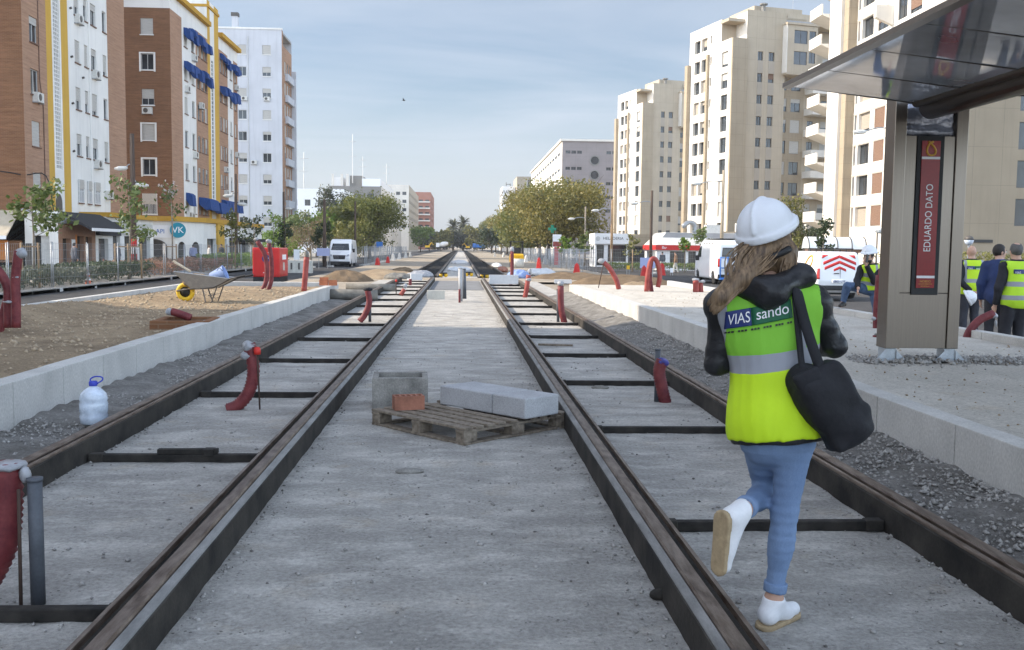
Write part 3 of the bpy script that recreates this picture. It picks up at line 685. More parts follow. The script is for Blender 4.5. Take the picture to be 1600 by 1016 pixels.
conduit('leaning red conduit with white rag over the back kerb by the men', [[(1509, 532), (1516, 516), (1531, 500), (1552, 490)]], 12.3, .052, wraps=[(1553, 493, (.06, .05, .05), 'wrap', 30), (1556, 505, (.03, .03, .07), 'wrap', 31)])

def trenchP(rs, n):
    x = 4.1+2.5*rs.rand(n); y = 10.0+.42*rs.normal(size=n)*.6; return np.stack([x, y, np.full(n, .40)+.02*rs.rand(n)], 1)
pebbles('trench_gravel', 1500, trenchP, (.008, .045), M['stone'], 6)
def platP(rs, n):
    x = 3.7+2.9*rs.rand(n); y = 6+18*rs.rand(n)**1.5; return np.stack([x, y, np.interp(y, [0, 8.6, 10.5, 24, 31], [.355, .355, .445, .45, .38])+.005], 1)
pebbles('platform_crumbs', 900, platP, (.004, .02), M['stone_tan'], 7)
# ------------------------------------------------------------------ pallet and what lies round it
A_, B_, C_ = G(725, 698), G(580, 664), G(880, 667)
ex = (A_-B_).normalized(); L1_ = (A_-B_).length; ey = Vector((-ex.y, ex.x, 0)); L2_ = (C_-A_).length
pc = A_-ex*L1_/2+ey*L2_/2; prz = math.atan2(ex.y, ex.x)
t = thing('pallet', 'weathered wooden pallet lying askew on the concrete between the tracks', 'pallet', pc, prz)
hx, hy = L1_/2, L2_/2
for j in range(10):
    if j in (5,): continue
    yc = -hy+.05+j*(2*hy-.1)/9
    MB().ob((RND.uniform(-.008, .008), yc, .131+RND.uniform(-.003, .003)), (2*hx, .085, .02), RND.uniform(-.008, .008), RND.uniform(-.03, .03)).build('deck_board', M['wood'], t, bev=.003)
for x in (-hx+.055, 0, hx-.055):
    MB().ob((x, 0, .109), (.10, 2*hy, .021)).build('stringer_board', M['wood'], t, bev=.003)
    for y in (-hy+.075, 0, hy-.075):
        MB().ob((x, y, .061), (.10, .14, .074), RND.uniform(-.05, .05)).build('block', M['wood'], t, bev=.004)
for y in (-hy+.05, 0, hy-.05): MB().ob((0, y, .013), (2*hx, .09, .02)).build('bottom_board', M['wood'], t, bev=.003)
for x in (-hx+.05, hx-.05): MB().ob((x, 0, .0125), (.09, 2*hy-.2, .019)).build('bottom_board', M['wood'], t, bev=.003)
o = G(623, 640); o.y += .25
t = thing('concrete_box', 'open square precast concrete box standing behind the pallet', 'concrete box', o, rad(3))
b = MB(); wd, dp, hh, th = .53, .48, .30, .055
b.box(-wd/2, wd/2, -dp/2, -dp/2+th, 0, hh).box(-wd/2, wd/2, dp/2-th, dp/2, 0, hh).box(-wd/2, -wd/2+th, -dp/2+th+.001, dp/2-th-.001, 0, hh-.002).box(wd/2-th, wd/2, -dp/2+th+.001, dp/2-th-.001, 0, hh-.002)
b.build('walls', M['oldconc'], t, bev=.006)
def hollow_brick(label, loc, rz, m, grp=None, tilt=0, size=(.24, .115, .075)):
    t = thing('brick', label, 'brick', loc, rz, grp)
    b = MB(); x, y, z = size
    nh = 5; b.box(-x/2, x/2, -y/2, -y/2+.018, 0, z).box(-x/2, x/2, y/2-.018, y/2, 0, z)
    for k in range(nh+1):
        u = -x/2+.009+k*(x-.018)/nh; b.box(u-.008, u+.008, -y/2+.0185, y/2-.0185, 0.0005, z-.001)
    b.box(-x/2+.001, x/2-.001, -y/2+.019, y/2-.019, .002, .02)
    b.build('shell', m, t); t.rotation_euler = (tilt, 0, rz); return t
p = G(638, 639, .142)
hollow_brick('dusty red hollow brick lying on the pallet in front of the open concrete box', (p.x, p.y, .142), rad(14), M['brick_dark'], size=(.26, .13, .12))
q1, q2, q3 = G(687, 632, .143), G(820, 656, .143), G(873, 647, .143)
q4 = q1+(q3-q2)
def kerb_piece(label, f0, f1, cut0=0, cut1=0):
    a, b_ = q1.lerp(q2, f0), q1.lerp(q2, f1); c, d = q4.lerp(q3, f1+cut1), q4.lerp(q3, f0+cut0)
    t = thing('kerb_block', label, 'kerb block', (a.x, a.y, .143))
    MB(t).prism([(v.x, v.y) for v in (a, b_, c, d)], 'z', .1435, .315).build('block', M['granite'], t, bev=.012)
kerb_piece('longer grey granite kerb block on the pallet, left of the crack', 0, .625, 0, .05)
kerb_piece('shorter grey granite kerb block on the pallet, right of the crack', .636, 1, .05, 0)
o = G(147, 662, .045)
t = thing('water_jug', 'cloudy plastic water jug with blue cap and handle by the left kerb wall', 'jug', o)
MB().lathe([(.085, 0), (.108, .012), (.112, .07), (.106, .09), (.112, .11), (.112, .17), (.106, .19), (.111, .21), (.10, .255), (.06, .295), (.03, .31), (.026, .325)], n=20).build('bottle', M['water'], t, True)
MB().lathe([(.032, .318), (.034, .325), (.034, .352), (.03, .358)], n=14).build('cap', M['jugcap'], t, True)
MB().tube(smooth_path([(-.02, 0, .335), (-.02, 0, .375), (.02, 0, .395), (.07, 0, .39), (.075, 0, .365), (.03, 0, .335)], 4), .006, 6).build('handle', M['jugcap'], t, True)

# ------------------------------------------------------------------ wheelbarrow on the soil
o = G(290, 471, .33)
t = thing('wheelbarrow', 'metal wheelbarrow with yellow wheel standing on the tan soil heap', 'wheelbarrow', o, rad(-4))
b = MB()
for s in range(24):
    pass
wl = MB().tube([(.15*math.cos(a), 0, .2+.15*math.sin(a)) for a in np.linspace(0, 2*PI, 25)], .05, 10, False); wt = wl.build('wheel', M['yellow_t'], t, True)
MB().cyl((0, -.03, .2), (0, .03, .2), .11, n=16).build('hub', M['black'], wt, True)
def tray(m, off=0):
    T = [(-.13, .58, .63), (1.0, .6, .50)]
    bt = [(.17, .30, .29), (.62, .36, .29)]
    v = []
    for x, wy, z in (T[0], T[1], bt[1], bt[0]): v += [(x, -wy/2, z), (x, wy/2, z)]
    m.add(v, [(0, 2, 4, 6), (1, 7, 5, 3), (0, 6, 7, 1), (2, 3, 5, 4), (6, 4, 5, 7)]); return m
tr = tray(MB()).build('tray', M['steel'], t); sm = tr.modifiers.new('solid', 'SOLIDIFY'); sm.thickness = .012
b = MB()
pr_ = [(-.13, -.29, .63), (1.0, -.30, .50), (1.0, .30, .50), (-.13, .29, .63), (-.13, -.29, .63)]
b.tube(pr_, .014, 6).build('tray_rim', M['steel'], t)
b = MB()
for s in (-1, 1):
    b.tube([(-.16, s*.07, .22), (.15, s*.12, .27), (.65, s*.2, .30), (1.05, s*.27, .50), (1.32, s*.29, .56)], .017, 6)
    b.tube([(.42, s*.17, .29), (.50, s*.22, .0), (.62, s*.22, .0), (.74, s*.21, .33)], .014, 6)
b.tube([(.56, -.22, .14), (.56, .22, .14)], .012, 6).build('frame', M['frame_dark'], t)
for s in (-1, 1): MB().tube([(1.18, s*.285, .53), (1.36, s*.292, .57)], .022, 8).build('grip', M['black'], t)
hp = thing('mortar_heap', 'heap of brownish mortar lying in the wheelbarrow tray', 'mortar', o+Vector((.25, 0, .42)))
sdf_obj('heap', lambda p: ellip(p, (0, 0, 0), (.30, .2, .17))+vnoise(p, 14, 2)*.02, (-.4, -.3, -.25), (.4, .3, .25), .025, M['soil'], hp)
pk = thing('plank', 'pale plank sticking out of the front of the wheelbarrow', 'plank', o)
MB().ob((-.07, .02, .74), (.42, .12, .035), rad(8), 0, rad(33)).ob((-.02, -.10, .73), (.36, .06, .03), rad(-6), 0, rad(28)).build('board', M['pale_wood'], pk)
tb = thing('plastic_tub', 'pale blue plastic tub lying tipped in the wheelbarrow', 'tub', o+Vector((.70, 0, .56)), 0)
b = MB().lathe([(.12, -.16), (.15, .14), (.165, .15), (.155, .155), (.14, .13), (.11, -.15)], n=16); b.xf(Matrix.Rotation(rad(65), 4, 'Y')); b.build('shell', M['blue_tub'], tb, True)
MB().tube([(0, -.17, .1), (.06, -.2, .16), (.12, -.17, .1)], .008, 5).build('handle', M['black'], tb)

# ------------------------------------------------------------------ brick chamber, loose bricks, slabs
o = G(282, 514, .3)
t = thing('brick_chamber', 'low brick chamber sunk in the soil behind the kerb wall', 'brick chamber', o, rad(4))
b = MB().box(-.42, .42, -.08, .02, -.1, .12).box(-.42, -.32, .021, .75, -.1, .118).box(.32, .42, .021, .75, -.1, .118).box(-.42, .42, .751, .85, -.1, .12)
b.build('walls', M['brick_dk'], t, bev=.006)
MB().box(-.319, .319, .022, .749, -.1, .02).build('floor', M['dirt'], t)
conduit('red conduit with grey wrapped end lying in the brick chamber', [[(298, 497), (282, 491), (268, 487)]], 14.9, .06, wraps=[(265, 487, (.075, .07, .07), 'wrap', 40)])
k0 = 0
for k, (dx, dz, r_) in enumerate([(-.13, 0, 0), (.13, 0, 4), (-.13, .078, -3), (.12, .078, 2), (-.12, .156, 5)]):
    hollow_brick('orange brick stacked on the far end of the kerb wall', Vector((-3.76+dx, 27.6, .408+dz)), rad(r_), M['brick_red'], 'bricks stacked at the end of the kerb wall')
t = thing('membrane_roll', 'dark rolled membrane lying past the end of the kerb wall', 'roll', (-2.95, 27.2, .02))
b = MB(); b.tube([(-.72, 0, .16), (-.3, .02, .15), (.25, -.01, .145), (.62, .03, .15)], [.15, .155, .15, .14], 14).build('roll', M['membrane'], t, True)
t = thing('membrane_roll', 'short grey rolled membrane beside the left rail near the crossing', 'roll', (-3.0, 33, .02))
b = MB(); b.tube([(-.9, 0, .13), (.2, .02, .12), (.8, -.01, .125)], [.12, .125, .12], 12).build('roll', M['membrane'], t, True)
o = G(681, 468)
t = thing('concrete_slab', 'beige concrete slab standing on edge beside the pale pipes', 'slab', o, rad(2))
MB().box(-.26, .26, -.05, .05, 0, .27).build('slab', M['greyblock'], t, bev=.01)
def foam(label, x0, x1, y0, y1, Y, tilt=0):
    a, c = D(x0, y1, Y), D(x1, y0, Y)
    t = thing('foam_sheet', label, 'foam sheet', ((a.x+c.x)/2, Y, a.z), tilt, None)
    MB().box(-(c.x-a.x)/2, (c.x-a.x)/2, -.05, .05, 0, c.z-a.z).box(-(c.x-a.x)/2, (c.x-a.x)/2, .051, .5, 0, .06).build('sheet', M['sheet_white'], t, bev=.01)
foam('white foam sheet standing in the left track near the crossing', 641, 660, 428, 438, 40.5, rad(20))
foam('wide white foam sheet standing across the right track near the crossing', 764, 810, 430, 444, 38.5)
foam('white foam sheet lying beyond the right rail by the dirt mound', 866, 893, 437, 443, 42.5, rad(-8))
def pile(label, x, y, rx, ry, h, m, seed, z0=-.12, name='dirt_pile'):
    X, Y = np.meshgrid(np.linspace(-1, 1, 70), np.linspace(-1, 1, 60), indexing='ij'); r2 = X**2+Y**2
    Z = h*np.clip(1-r2, 0, 1)**.9*(1+.25*n2(X, Y, 4, seed))+h*.07*n2(X, Y, 13, seed+1)*(r2 < 1)
    v = np.stack([X*rx, Y*ry, np.where(r2 < 1, Z, -.1)], -1).reshape(-1, 3); nx, ny = X.shape
    i = (np.arange(nx-1)[:, None]*ny+np.arange(ny-1)[None]).ravel(); f = np.stack([i, i+ny, i+ny+1, i+1], 1)
    t = thing(name, label, 'dirt pile', (x, y, z0)); link('heap', npmesh('heap', v, f, M[m]), t); return t
pile('broad dark brown dirt mound right of the tracks near the road roller', 6.0, 50, 2.6, 3, .42, 'dirt', 20)
pile('brown dirt mound in front of the red barrier', 7.5, 44, 2.6, 2.4, .48, 'dirt', 22)
pile('small tan dirt mound behind the platform by the arched conduits', 6.2, 33, 1.1, 1.0, .40, 'soil', 24, 0)
pile('low tan spill of sand under the arched conduits', 7.6, 34, 1.5, .9, .22, 'soil', 28, 0)
pile('brown earth heap on the left road edge in front of the white van', -5.4, 46, 1.3, 1.6, .5, 'dirt', 26)
pile('long low tan earth ridge left of the crossing', -4.0, 52, 2.2, 4.0, .40, 'soil', 27)
def rubble(label, x, y, r, m, seed, z=-.03):
    t = thing('crumpled_sheet', label, 'sheeting', (x, y, z))
    sdf_obj('sheet', lambda p: ellip(p, (0, 0, .05), r)+vnoise(p, 7, seed)*.07+vnoise(p, 17, seed+1)*.03, [-1.5*r[0], -1.5*r[1], -.2], [1.5*r[0], 1.5*r[1], r[2]*2+.2], .05, M[m], t)
rubble('crumpled grey sheeting at the start of the left far track', -2.1, 50, (.7, .8, .28), 'wrap', 61)
rubble('dark sheeting heap across the left rail at the crossing', -3.0, 47, (.7, .9, .22), 'membrane', 62)
rubble('blue and grey crumpled sheeting at the right far track', 3.2, 53, (.6, .9, .32), 'blue_tub', 63)
rubble('white crumpled sheeting between the far tracks', -.1, 66, (.8, 1.6, .22), 'sheet_white', 64, -.09)
rubble('pale crumpled cover beyond the right far track', 4.8, 58, (.9, 1.2, .3), 'sheet_white', 65)
rubble('brown rubble heap left of the far tracks', -3.6, 60, (.6, 2.2, .2), 'dirt', 66)
rubble('pale rubble strip right of the far tracks', 3.0, 80, (.4, 3.5, .2), 'sheet_white', 67)
rubble('brick coloured rubble farther along the right track', 2.9, 66, (.35, 2.0, .22), 'brick_dark', 68)
rubble('white sacks heaped farther along between the tracks', -.1, 95, (.8, 2.5, .3), 'sheet_white', 69, -.09)
for k, (px, py, Y, lb) in enumerate([(693, 424, 51, 'yellow rail trolley at the left far track'), (733, 421, 53, 'yellow rail trolley at the inner right far rail'), (757, 423, 50, 'yellow rail trolley at the outer right far rail')]):
    c = D(px, py, Y); t = thing('rail_trolley', lb, 'trolley', (c.x, Y, -.06), 0, 'yellow rail trolleys at the crossing')
    for s in (-1, 1):
        MB().cyl((s*.12, -.05, .11), (s*.12, .05, .11), .11, n=14).build('roller', M['yellow_p'], t, True)
    MB().ob((0, 0, .22), (.4, .16, .06)).ob((0, 0, .14), (.08, .18, .14)).build('frame', M['black'], t)

# ------------------------------------------------------------------ red generator
o = G(417, 441, -.35); o.y = 48.5; o.x = D(416, 440, 48.5).x
t = thing('generator', 'big red site generator cabinet with blue badge on a dark skid', 'generator', (o.x, 48.5, -.35))
W2 = .67
MB().box(-W2, W2, 0, 2.3, .28, 1.74).build('cabinet', M['red_gen'], t, bev=.05)
MB().box(-W2+.02, W2-.02, .02, 2.28, 0, .279).build('skid', M['black'], t, bev=.01)
for sx in (-1, 1):
    MB().box(sx*.33-.30, sx*.33+.30, -.015, -.001, .36, 1.64).build('door_panel', M['red_gen'], t, bev=.005)
    for z in (.5, 1.5): MB().cyl((sx*.12, -.03, z), (sx*.12, -.016, z), .025, n=10).build('latch', M['white'], t)
MB().cyl((0, -.03, 1.2), (0, -.017, 1.2), .2, n=24).build('badge', M['navy'], t)
MB().ob((0, -.034, 1.22), (.24, .006, .05)).ob((0, -.034, 1.12), (.16, .006, .04)).build('badge_print', M['print_white'], t)
MB().box(W2+.001, W2+.012, .7, 1.7, 1.15, 1.4).build('side_plate', M['print_white'], t)
MB().box(W2+.001, W2+.012, .9, 1.3, .6, 1.0).build('side_vent', M['greyblock'], t)
MB().tube([(0, 1.8, 1.74), (0, 1.8, 1.95)], .05, 8).build('exhaust', M['black'], t)

# ------------------------------------------------------------------ station totem and canopy
TY = 9.9
xl, xr = D(1384, 540, TY).x, D(1497, 540, TY).x
zb_, zt_ = D(1440, 545, TY).z, D(1440, 150, TY).z
cx = (xl+xr)/2; W2 = (xr-xl)/2
t = thing('station_totem', 'tall brushed steel station totem with red name panel on zinc feet', 'station totem', (cx, TY, .40))
Z0, Z1 = zb_-.40, zt_-.40
zf = lambda py: D(1440, py, TY).z-.40
pw = .125
for s in (-1, 1):
    x0 = s*W2 if s < 0 else W2-pw
    MB().box(x0, x0+pw, 0, .24, Z0, Z1).build('post', M['stainless'], t, bev=.006)
    MB().ob((s*(W2-.07), .12, Z0/2), (.12, .16, Z0+.0)).add([(s*(W2-.07)-.17, .02, .0), (s*(W2-.07)-.06, .02, .0), (s*(W2-.07)-.06, .02, Z0-.02), (s*(W2-.07)-.17, .035, .0), (s*(W2-.07)-.06, .035, .0), (s*(W2-.07)-.06, .035, Z0-.02)], [(0, 1, 2), (5, 4, 3), (0, 2, 5, 3), (0, 3, 4, 1), (1, 4, 5, 2)]) \
        .add([(s*(W2-.07)+.17, .02, .0), (s*(W2-.07)+.06, .02, .0), (s*(W2-.07)+.06, .02, Z0-.02), (s*(W2-.07)+.17, .035, .0), (s*(W2-.07)+.06, .035, .0), (s*(W2-.07)+.06, .035, Z0-.02)], [(2, 1, 0), (3, 4, 5), (3, 5, 2, 0), (1, 4, 3, 0), (2, 5, 4, 1)]) \
        .ob((s*(W2-.07), .12, .008), (.34, .26, .016)).build('foot', M['plinth_steel'], t)
zs0, zs1, zfo = zf(461), zf(212), zf(168)
MB().box(-W2+pw+.004, W2-pw-.004, .02, .22, Z0+.002, zf(458)-.004).build('lower_panel', M['stainless'], t, bev=.003)
fx = .145
MB().box(-W2+pw+.004, -fx-.002, .02, .22, zf(458), zs1).build('side_panel', M['stainless'], t, bev=.003)
MB().box(fx+.002, W2-pw-.004, .02, .22, zf(458), zs1).build('side_panel', M['stainless'], t, bev=.003)
fr = MB().box(-fx, fx, .005, .2, zs0, zs1).build('name_frame', M['black'], t, bev=.004)
pn = MB().box(-.098, .098, -.004, .0045, zf(450), zf(220)).build('name_panel', M['red_sign'], t)
for z in (zf(433), zf(247)): MB().box(-.098, .098, -.0065, -.0042, z-.012, z+.014).build('panel_line', M['print_white'], pn)
zc = (zf(393)+zf(288))/2; ln = zf(288)-zf(393)
tm = text_mesh('EDUARDO DATO', .105, .0012); vv = np.array([v.co[:] for v in tm.vertices]); wtx = vv[:, 0].max()-vv[:, 0].min()
tm.transform(frame_mtx((.004, -.0062, zc), (0, 0, 1), (-1, 0, 0)) @ Matrix.Diagonal((ln/wtx, 1.0, 1, 1))); tm.materials.clear(); tm.materials.append(M['print_white']); link('lettering', tm, pn)
lg = [(0.015, .085), (-.02, .06), (-.035, .03), (-.042, -.01), (-.03, -.045), (0, -.058), (.032, -.045), (.04, -.01), (.025, .025), (-.005, .06), (-.03, .085)]
zlg = zf(234)
MB().tube(smooth_path([(u*1.15, -.008, zlg+v) for u, v in lg], 4), .011, 6).build('emblem', M['gold'], pn, True)
for k, (s_, zz_, sz) in enumerate((('NO8DO', zf(440), .032), ('AYUNTAMIENTO', zf(444), .019), ('DE SEVILLA', zf(447.3), .019))):
    text_obj(s_, sz, M['gold'], pn, frame_mtx((0, -.0055, zz_), (1, 0, 0), (0, 0, 1)), depth=.0008)
def foilfn(p):
    q = p-np.array([0, .1, (zs1+zfo+.25)/2]); d = np.abs(q)-np.array([W2-pw-.01, .05, (zfo+.25-zs1)/2])
    return np.maximum(d.max(axis=1), -1)+.012*vnoise(p*np.array([.7, .2, 1.5]), 10, 5)+.006*vnoise(p, 26, 9)
M['foil'] = mat('crumpled protective foil', (.30, .31, .35), .16, .7, var=.2, scale=6, bumpd=.02, bscale=9)
sdf_obj('protective_foil', foilfn, (-W2, -.06, zs1-.08), (W2, .2, zfo+.35), .012, M['foil'], t)

E_ = D(1228, 135, 9.75); T_ = D(1420, 172, 9.9)
t = thing('canopy', 'glass platform canopy with steel edge and dark tubular beam above the totem', 'canopy', (T_.x, TY, .40))
yb, yf = -3.0, E_.y
zE, zT, xE, xT = E_.z, T_.z+.05, E_.x, T_.x
M['canopyglass'] = glassmat('tinted canopy glass', (.52, .55, .60), .045); M['canopyglass'].node_tree.nodes['Principled BSDF'].inputs['IOR'].default_value = 1.6; M['canopyglass'].node_tree.nodes['Principled BSDF'].inputs['Metallic'].default_value = .5
slope = (zT-zE)/(xT-xE)
def zroof(x): return zE+slope*(x-xE)
step = .93; ys = [yf]
while ys[-1] > yb: ys.append(ys[-1]-step)
for a, b_ in zip(ys[:-1], ys[1:]):
    MB(t).prism([(xE+.03, zroof(xE+.03)), (xT, zroof(xT)), (xT, zroof(xT)+.018), (xE+.03, zroof(xE+.03)+.018)], 'y', b_+.012, a-.012).build('glass_panel', M['canopyglass'], t, auto=True)
    MB(t).prism([(xE+.03, zroof(xE)+.0), (xT, zroof(xT)-.01), (xT, zroof(xT)+.05), (xE+.03, zroof(xE)+.05)], 'y', a-.0115, a+.0115).build('rib', M['frame_dark'], t, auto=True)
    MB(t).box(xT+.3, xT+2.4, b_+.012, a-.012, zT+.10, zT+.118).build('glass_panel', M['canopyglass'], t)
    MB(t).box(xT+.3, xT+2.4, a-.0115, a+.0115, zT+.09, zT+.14).build('rib', M['frame_dark'], t)
MB(t).prism([(xE-.03, zE-.015), (xE+.035, zE-.03), (xE+.035, zE+.05), (xE-.03, zE+.03)], 'y', yb, yf+.02).build('edge_beam', M['stainless'], t, auto=True)
MB(t).box(xT+2.4, xT+2.46, yb, yf+.02, zT+.07, zT+.15).build('edge_beam', M['stainless'], t)
M['tube_dark'] = mat('dark polished tube', (.11, .09, .075), .28, .75, var=.25, scale=3, stretch=(6, .5, 6))
for dx, dz, r_ in ((.17, -.03, .13), (.02, .01, .055)):
    MB(t).tube([(xT+dx, yb, zT+dz), (xT+dx, yf+.02, zT+dz)], r_, 20).build('tube_beam', M['tube_dark'], t, True)
MB(t).tube([(xT+.35, yb, zT+.0), (xT+.35, yf+.02, zT+.0)], .05, 12).build('gutter_pipe', M['stainless'], t, True)

c = G(868, 541); t = thing('timber_offcut', 'thin pale timber offcut lying by the second far tie bar of the right track', 'timber', c)
MB().ob((0, 0, .02), (.55, .07, .03), rad(-12)).build('board', M['wood'], t, bev=.003)
for px, py, r_, m_, sd, lb in ((640, 739, (.10, .035, .02), 'oldconc', 5, 'flat grey mortar clod on the slab left of the middle, nearer than the pallet'), (938, 608, (.10, .05, .025), 'membrane', 6, 'dark crumpled scrap lying inside the right track'), (1560, 934, (.035, .03, .028), 'oldconc', 7, 'grey stone lying against the outer right rail near the camera'), (1036, 936, (.06, .03, .03), 'jacket', 10, 'black rubber scrap at the foot of the inner right rail')):
    c = G(px, py); t = thing('scrap', lb, 'scrap', c)
    sdf_obj('lump', lambda p: ellip(p, (0, 0, r_[2]*.6), r_)+vnoise(p, 30, sd)*.008, (-.2, -.12, -.04), (.2, .12, .1), .008, M[m_], t)
# ------------------------------------------------------------------ buildings
GZ = -.42
def bld(label, x, y, rz=0, grp=None, name='apartment_building', cat='building'):
    return thing(name, label, cat, (x, y, GZ), rz, grp)
def wall(t, p0, p1, z0, z1, m, ops=(), depth=.16, name='wall', thick=.0):
    # a wall from p0 to p1 (local), outside on the right hand; openings (u0, u1, z0, z1); z in world heights
    p0 = Vector((*p0, 0)); p1 = Vector((*p1, 0)); L = (p1-p0).length; d = (p1-p0)/L; n = Vector((d.y, -d.x, 0))
    us = sorted({0, L, *[v for o in ops for v in o[:2]]}); zs = sorted({z0, z1, *[v for o in ops for v in o[2:4]]})
    b = MB(); P = lambda u, z, k=0: tuple(p0+d*u-n*k+Vector((0, 0, z-GZ)))
    idx = {}
    def V(u, z):
        if (u, z) not in idx: idx[(u, z)] = len(b.v); b.v.append(P(u, z))
        return idx[(u, z)]
    for i in range(len(us)-1):
        for j in range(len(zs)-1):
            uc, zc = (us[i]+us[i+1])/2, (zs[j]+zs[j+1])/2
            if any(o[0] < uc < o[1] and o[2] < zc < o[3] for o in ops): continue
            b.f.append((V(us[i], zs[j]), V(us[i+1], zs[j]), V(us[i+1], zs[j+1]), V(us[i], zs[j+1])))
    for u0, u1, a, c in [o[:4] for o in ops]:
        for (ua, za), (ub, zb) in (((u0, a), (u1, a)), ((u1, a), (u1, c)), ((u1, c), (u0, c)), ((u0, c), (u0, a))):
            b.quad(P(ua, za), P(ua, za, depth+.1), P(ub, zb, depth+.1), P(ub, zb))
    return b.build(name, m, t)
_wc = {}
def _wmesh(key, fn):
    if key not in _wc: _wc[key] = fn()
    return _wc[key]
def window(t, p0, p1, o, kind='blind', f=.6, inset=.12, frame='frame', sill=None, shut='shutter', bars=False):
    p0 = Vector((*p0, 0)); p1 = Vector((*p1, 0)); d = (p1-p0).normalized(); ang = math.atan2(d.y, d.x); n = Vector((d.y, -d.x, 0))
    w, h = round(o[1]-o[0], 2), round(o[3]-o[2], 2); c = p0+d*((o[0]+o[1])/2)-n*inset+Vector((0, 0, (o[2]+o[3])/2-GZ))
    def fr():
        b = MB(); x, z = w/2-.002, h/2-.002; q = .055
        b.box(-x, x, -.03, .05, -z, -z+q).box(-x, x, -.03, .05, z-q, z).box(-x, -x+q, -.03, .05, -z+q+.001, z-q-.001).box(x-q, x, -.03, .05, -z+q+.001, z-q-.001)
        if w > .7: b.box(-.025, .025, -.025, .045, -z+q+.001, z-q-.001)
        return b.mesh('window', M[frame])
    wo = link('window', _wmesh((w, h, frame), fr), t, 0, c); wo.rotation_euler = (0, 0, ang)
    def pn(): return MB().box(-w/2+.056, w/2-.056, .012, .03, -h/2+.056, h/2-.056).mesh('pane', M['glass'])
    link('pane', _wmesh((w, h, 'pane'), pn), wo)
    if kind == 'blind' and f > .04:
        hh = round(h*f, 2)
        def bl():
            b = MB(); k = max(2, int(hh/.09))
            for i in range(k): b.box(-w/2+.01, w/2-.01, -.055-.01*(i % 2), -.034, h/2-hh*(i+1)/k, h/2-hh*i/k-.004)
            return b.mesh('blind', M[shut])
        link('blind', _wmesh((w, h, hh, shut), bl), wo)
    if sill:
        def sl_(): return MB().box(-w/2-.06, w/2+.06, -inset-.07, -.031, -h/2-.08, -h/2-.003).mesh('sill', M[sill])
        link('sill', _wmesh((w, h, inset, sill), sl_), wo)
    if bars:
        def br_():
            b = MB()
            for x in np.linspace(-w/2, w/2, int(w/.12)+1): b.box(x-.012, x+.012, -inset-.10, -inset-.075, -h/2, h/2)
            for z in (-h/2+.05, 0, h/2-.05): b.box(-w/2-.05, w/2+.05, -inset-.074, -inset-.05, z-.012, z+.012)
            return b.mesh('grille', M['white'])
        link('grille', _wmesh((w, h, inset, 'bars'), br_), wo)
    return wo
def wall_w(t, p0, p1, z0, z1, m, cols, rows, rs, kinds=('blind', 'blind', 'blind', 'glass'), blank=(), **k):
    # columns (u0,u1[,height]) x rows (z of the window top): wall with holes plus its windows
    ops = []
    for i, c in enumerate(cols):
        for j, zt in enumerate(rows):
            if (i, j) in blank: continue
            h = c[2] if len(c) > 2 else k.get('h', 1.35)
            if zt > z1-.1 or zt-h < z0+.05: continue
            ops.append((c[0], c[1], zt-h, zt))
    kw = {a: b for a, b in k.items() if a != 'h'}
    wall(t, p0, p1, z0, z1, m, ops, k.get('inset', .12)+.08)
    for o in ops:
        kd = rs.choice(kinds); window(t, p0, p1, o, kd, rs.choice([.3, .45, .6, .8, 1.0, 1.0, .97]), **kw)
def part_box(t, name, m, x0, x1, y0, y1, z0, z1, bev=0): return MB().box(x0, x1, y0, y1, z0-GZ, z1-GZ).build(name, m, t, bev=bev)
def ac_unit(t, x, y, z, ang):
    def mk():
        b = MB().box(-.40, .40, -.32, 0, 0, .55); return b.mesh('air_conditioner', M['ac'])
    def fan():
        return MB().cyl((-.1, -.335, .28), (-.1, -.321, .28), .2, n=16).mesh('fan', M['frame_dark'])
    def br(): return MB().box(-.42, -.38, -.33, .02, -.06, -.002).box(.38, .42, -.33, .02, -.06, -.002).mesh('bracket', M['steel'])
    o = link('air_conditioner', _wmesh('ac', mk), t, 0, (x, y, z-GZ)); o.rotation_euler = (0, 0, ang)
    link('fan', _wmesh('acf', fan), o); link('bracket', _wmesh('acb', br), o)
rs = random.Random(4)
EAST, SOUTH, WEST = rad(90), 0, rad(-90)
# --- brick and white block at the left edge of the photo
t = bld('brick and white apartment block with a glass block strip, cut by the left edge', -24.7, 56.4)
ROW1 = [5.55+2.96*k for k in range(7)]
L, Wd, H = 16.7, 16, 27
wall(t, (-Wd, 0), (0, 0), GZ, H, M['brick_dk'])
def seg(t, s0, s1, z0, z1, m, cols=(), rows=(), **k):
    wall_w(t, (0, s0), (0, s1), z0, z1, m, [(c[0]-s0, c[1]-s0, *c[2:]) for c in cols], rows, rs, **k)
seg(t, 0, 3.2, GZ, H, M['brick_pk'], [(.95, 2.05)], ROW1, h=1.45, sill='sill', shut='shutter')
seg(t, 3.2, 4.0, GZ, H, M['yellow']); seg(t, 5.35, 6.4, GZ, H, M['yellow'])
wall(t, (0, 4.0), (0, 5.35), GZ, H, M['plaster'], [(.25, 1.1, 6.0, 26.4)])
b = MB()
for k in range(82): b.box(-.10, -.03, 4.26, 5.09, 6.0-GZ+k*.25, 6.0-GZ+k*.25+.06)
for s in (4.26, 4.5, 4.74, 4.98): b.box(-.101, -.029, s, s+.07, 6.0-GZ, 26.4-GZ)
gs = b.build('glass_block_strip', M['plaster'], t)
MB().box(-.16, -.11, 4.25, 5.1, 6.0-GZ, 26.4-GZ).build('pane', M['glass'], gs)
seg(t, 6.4, 13.2, GZ, H, M['plaster'], [(7.45, 8.25), (9.0, 9.6), (10.2, 11.1), (12.3, 13.0)], ROW1[1:], h=1.4, sill='sill')
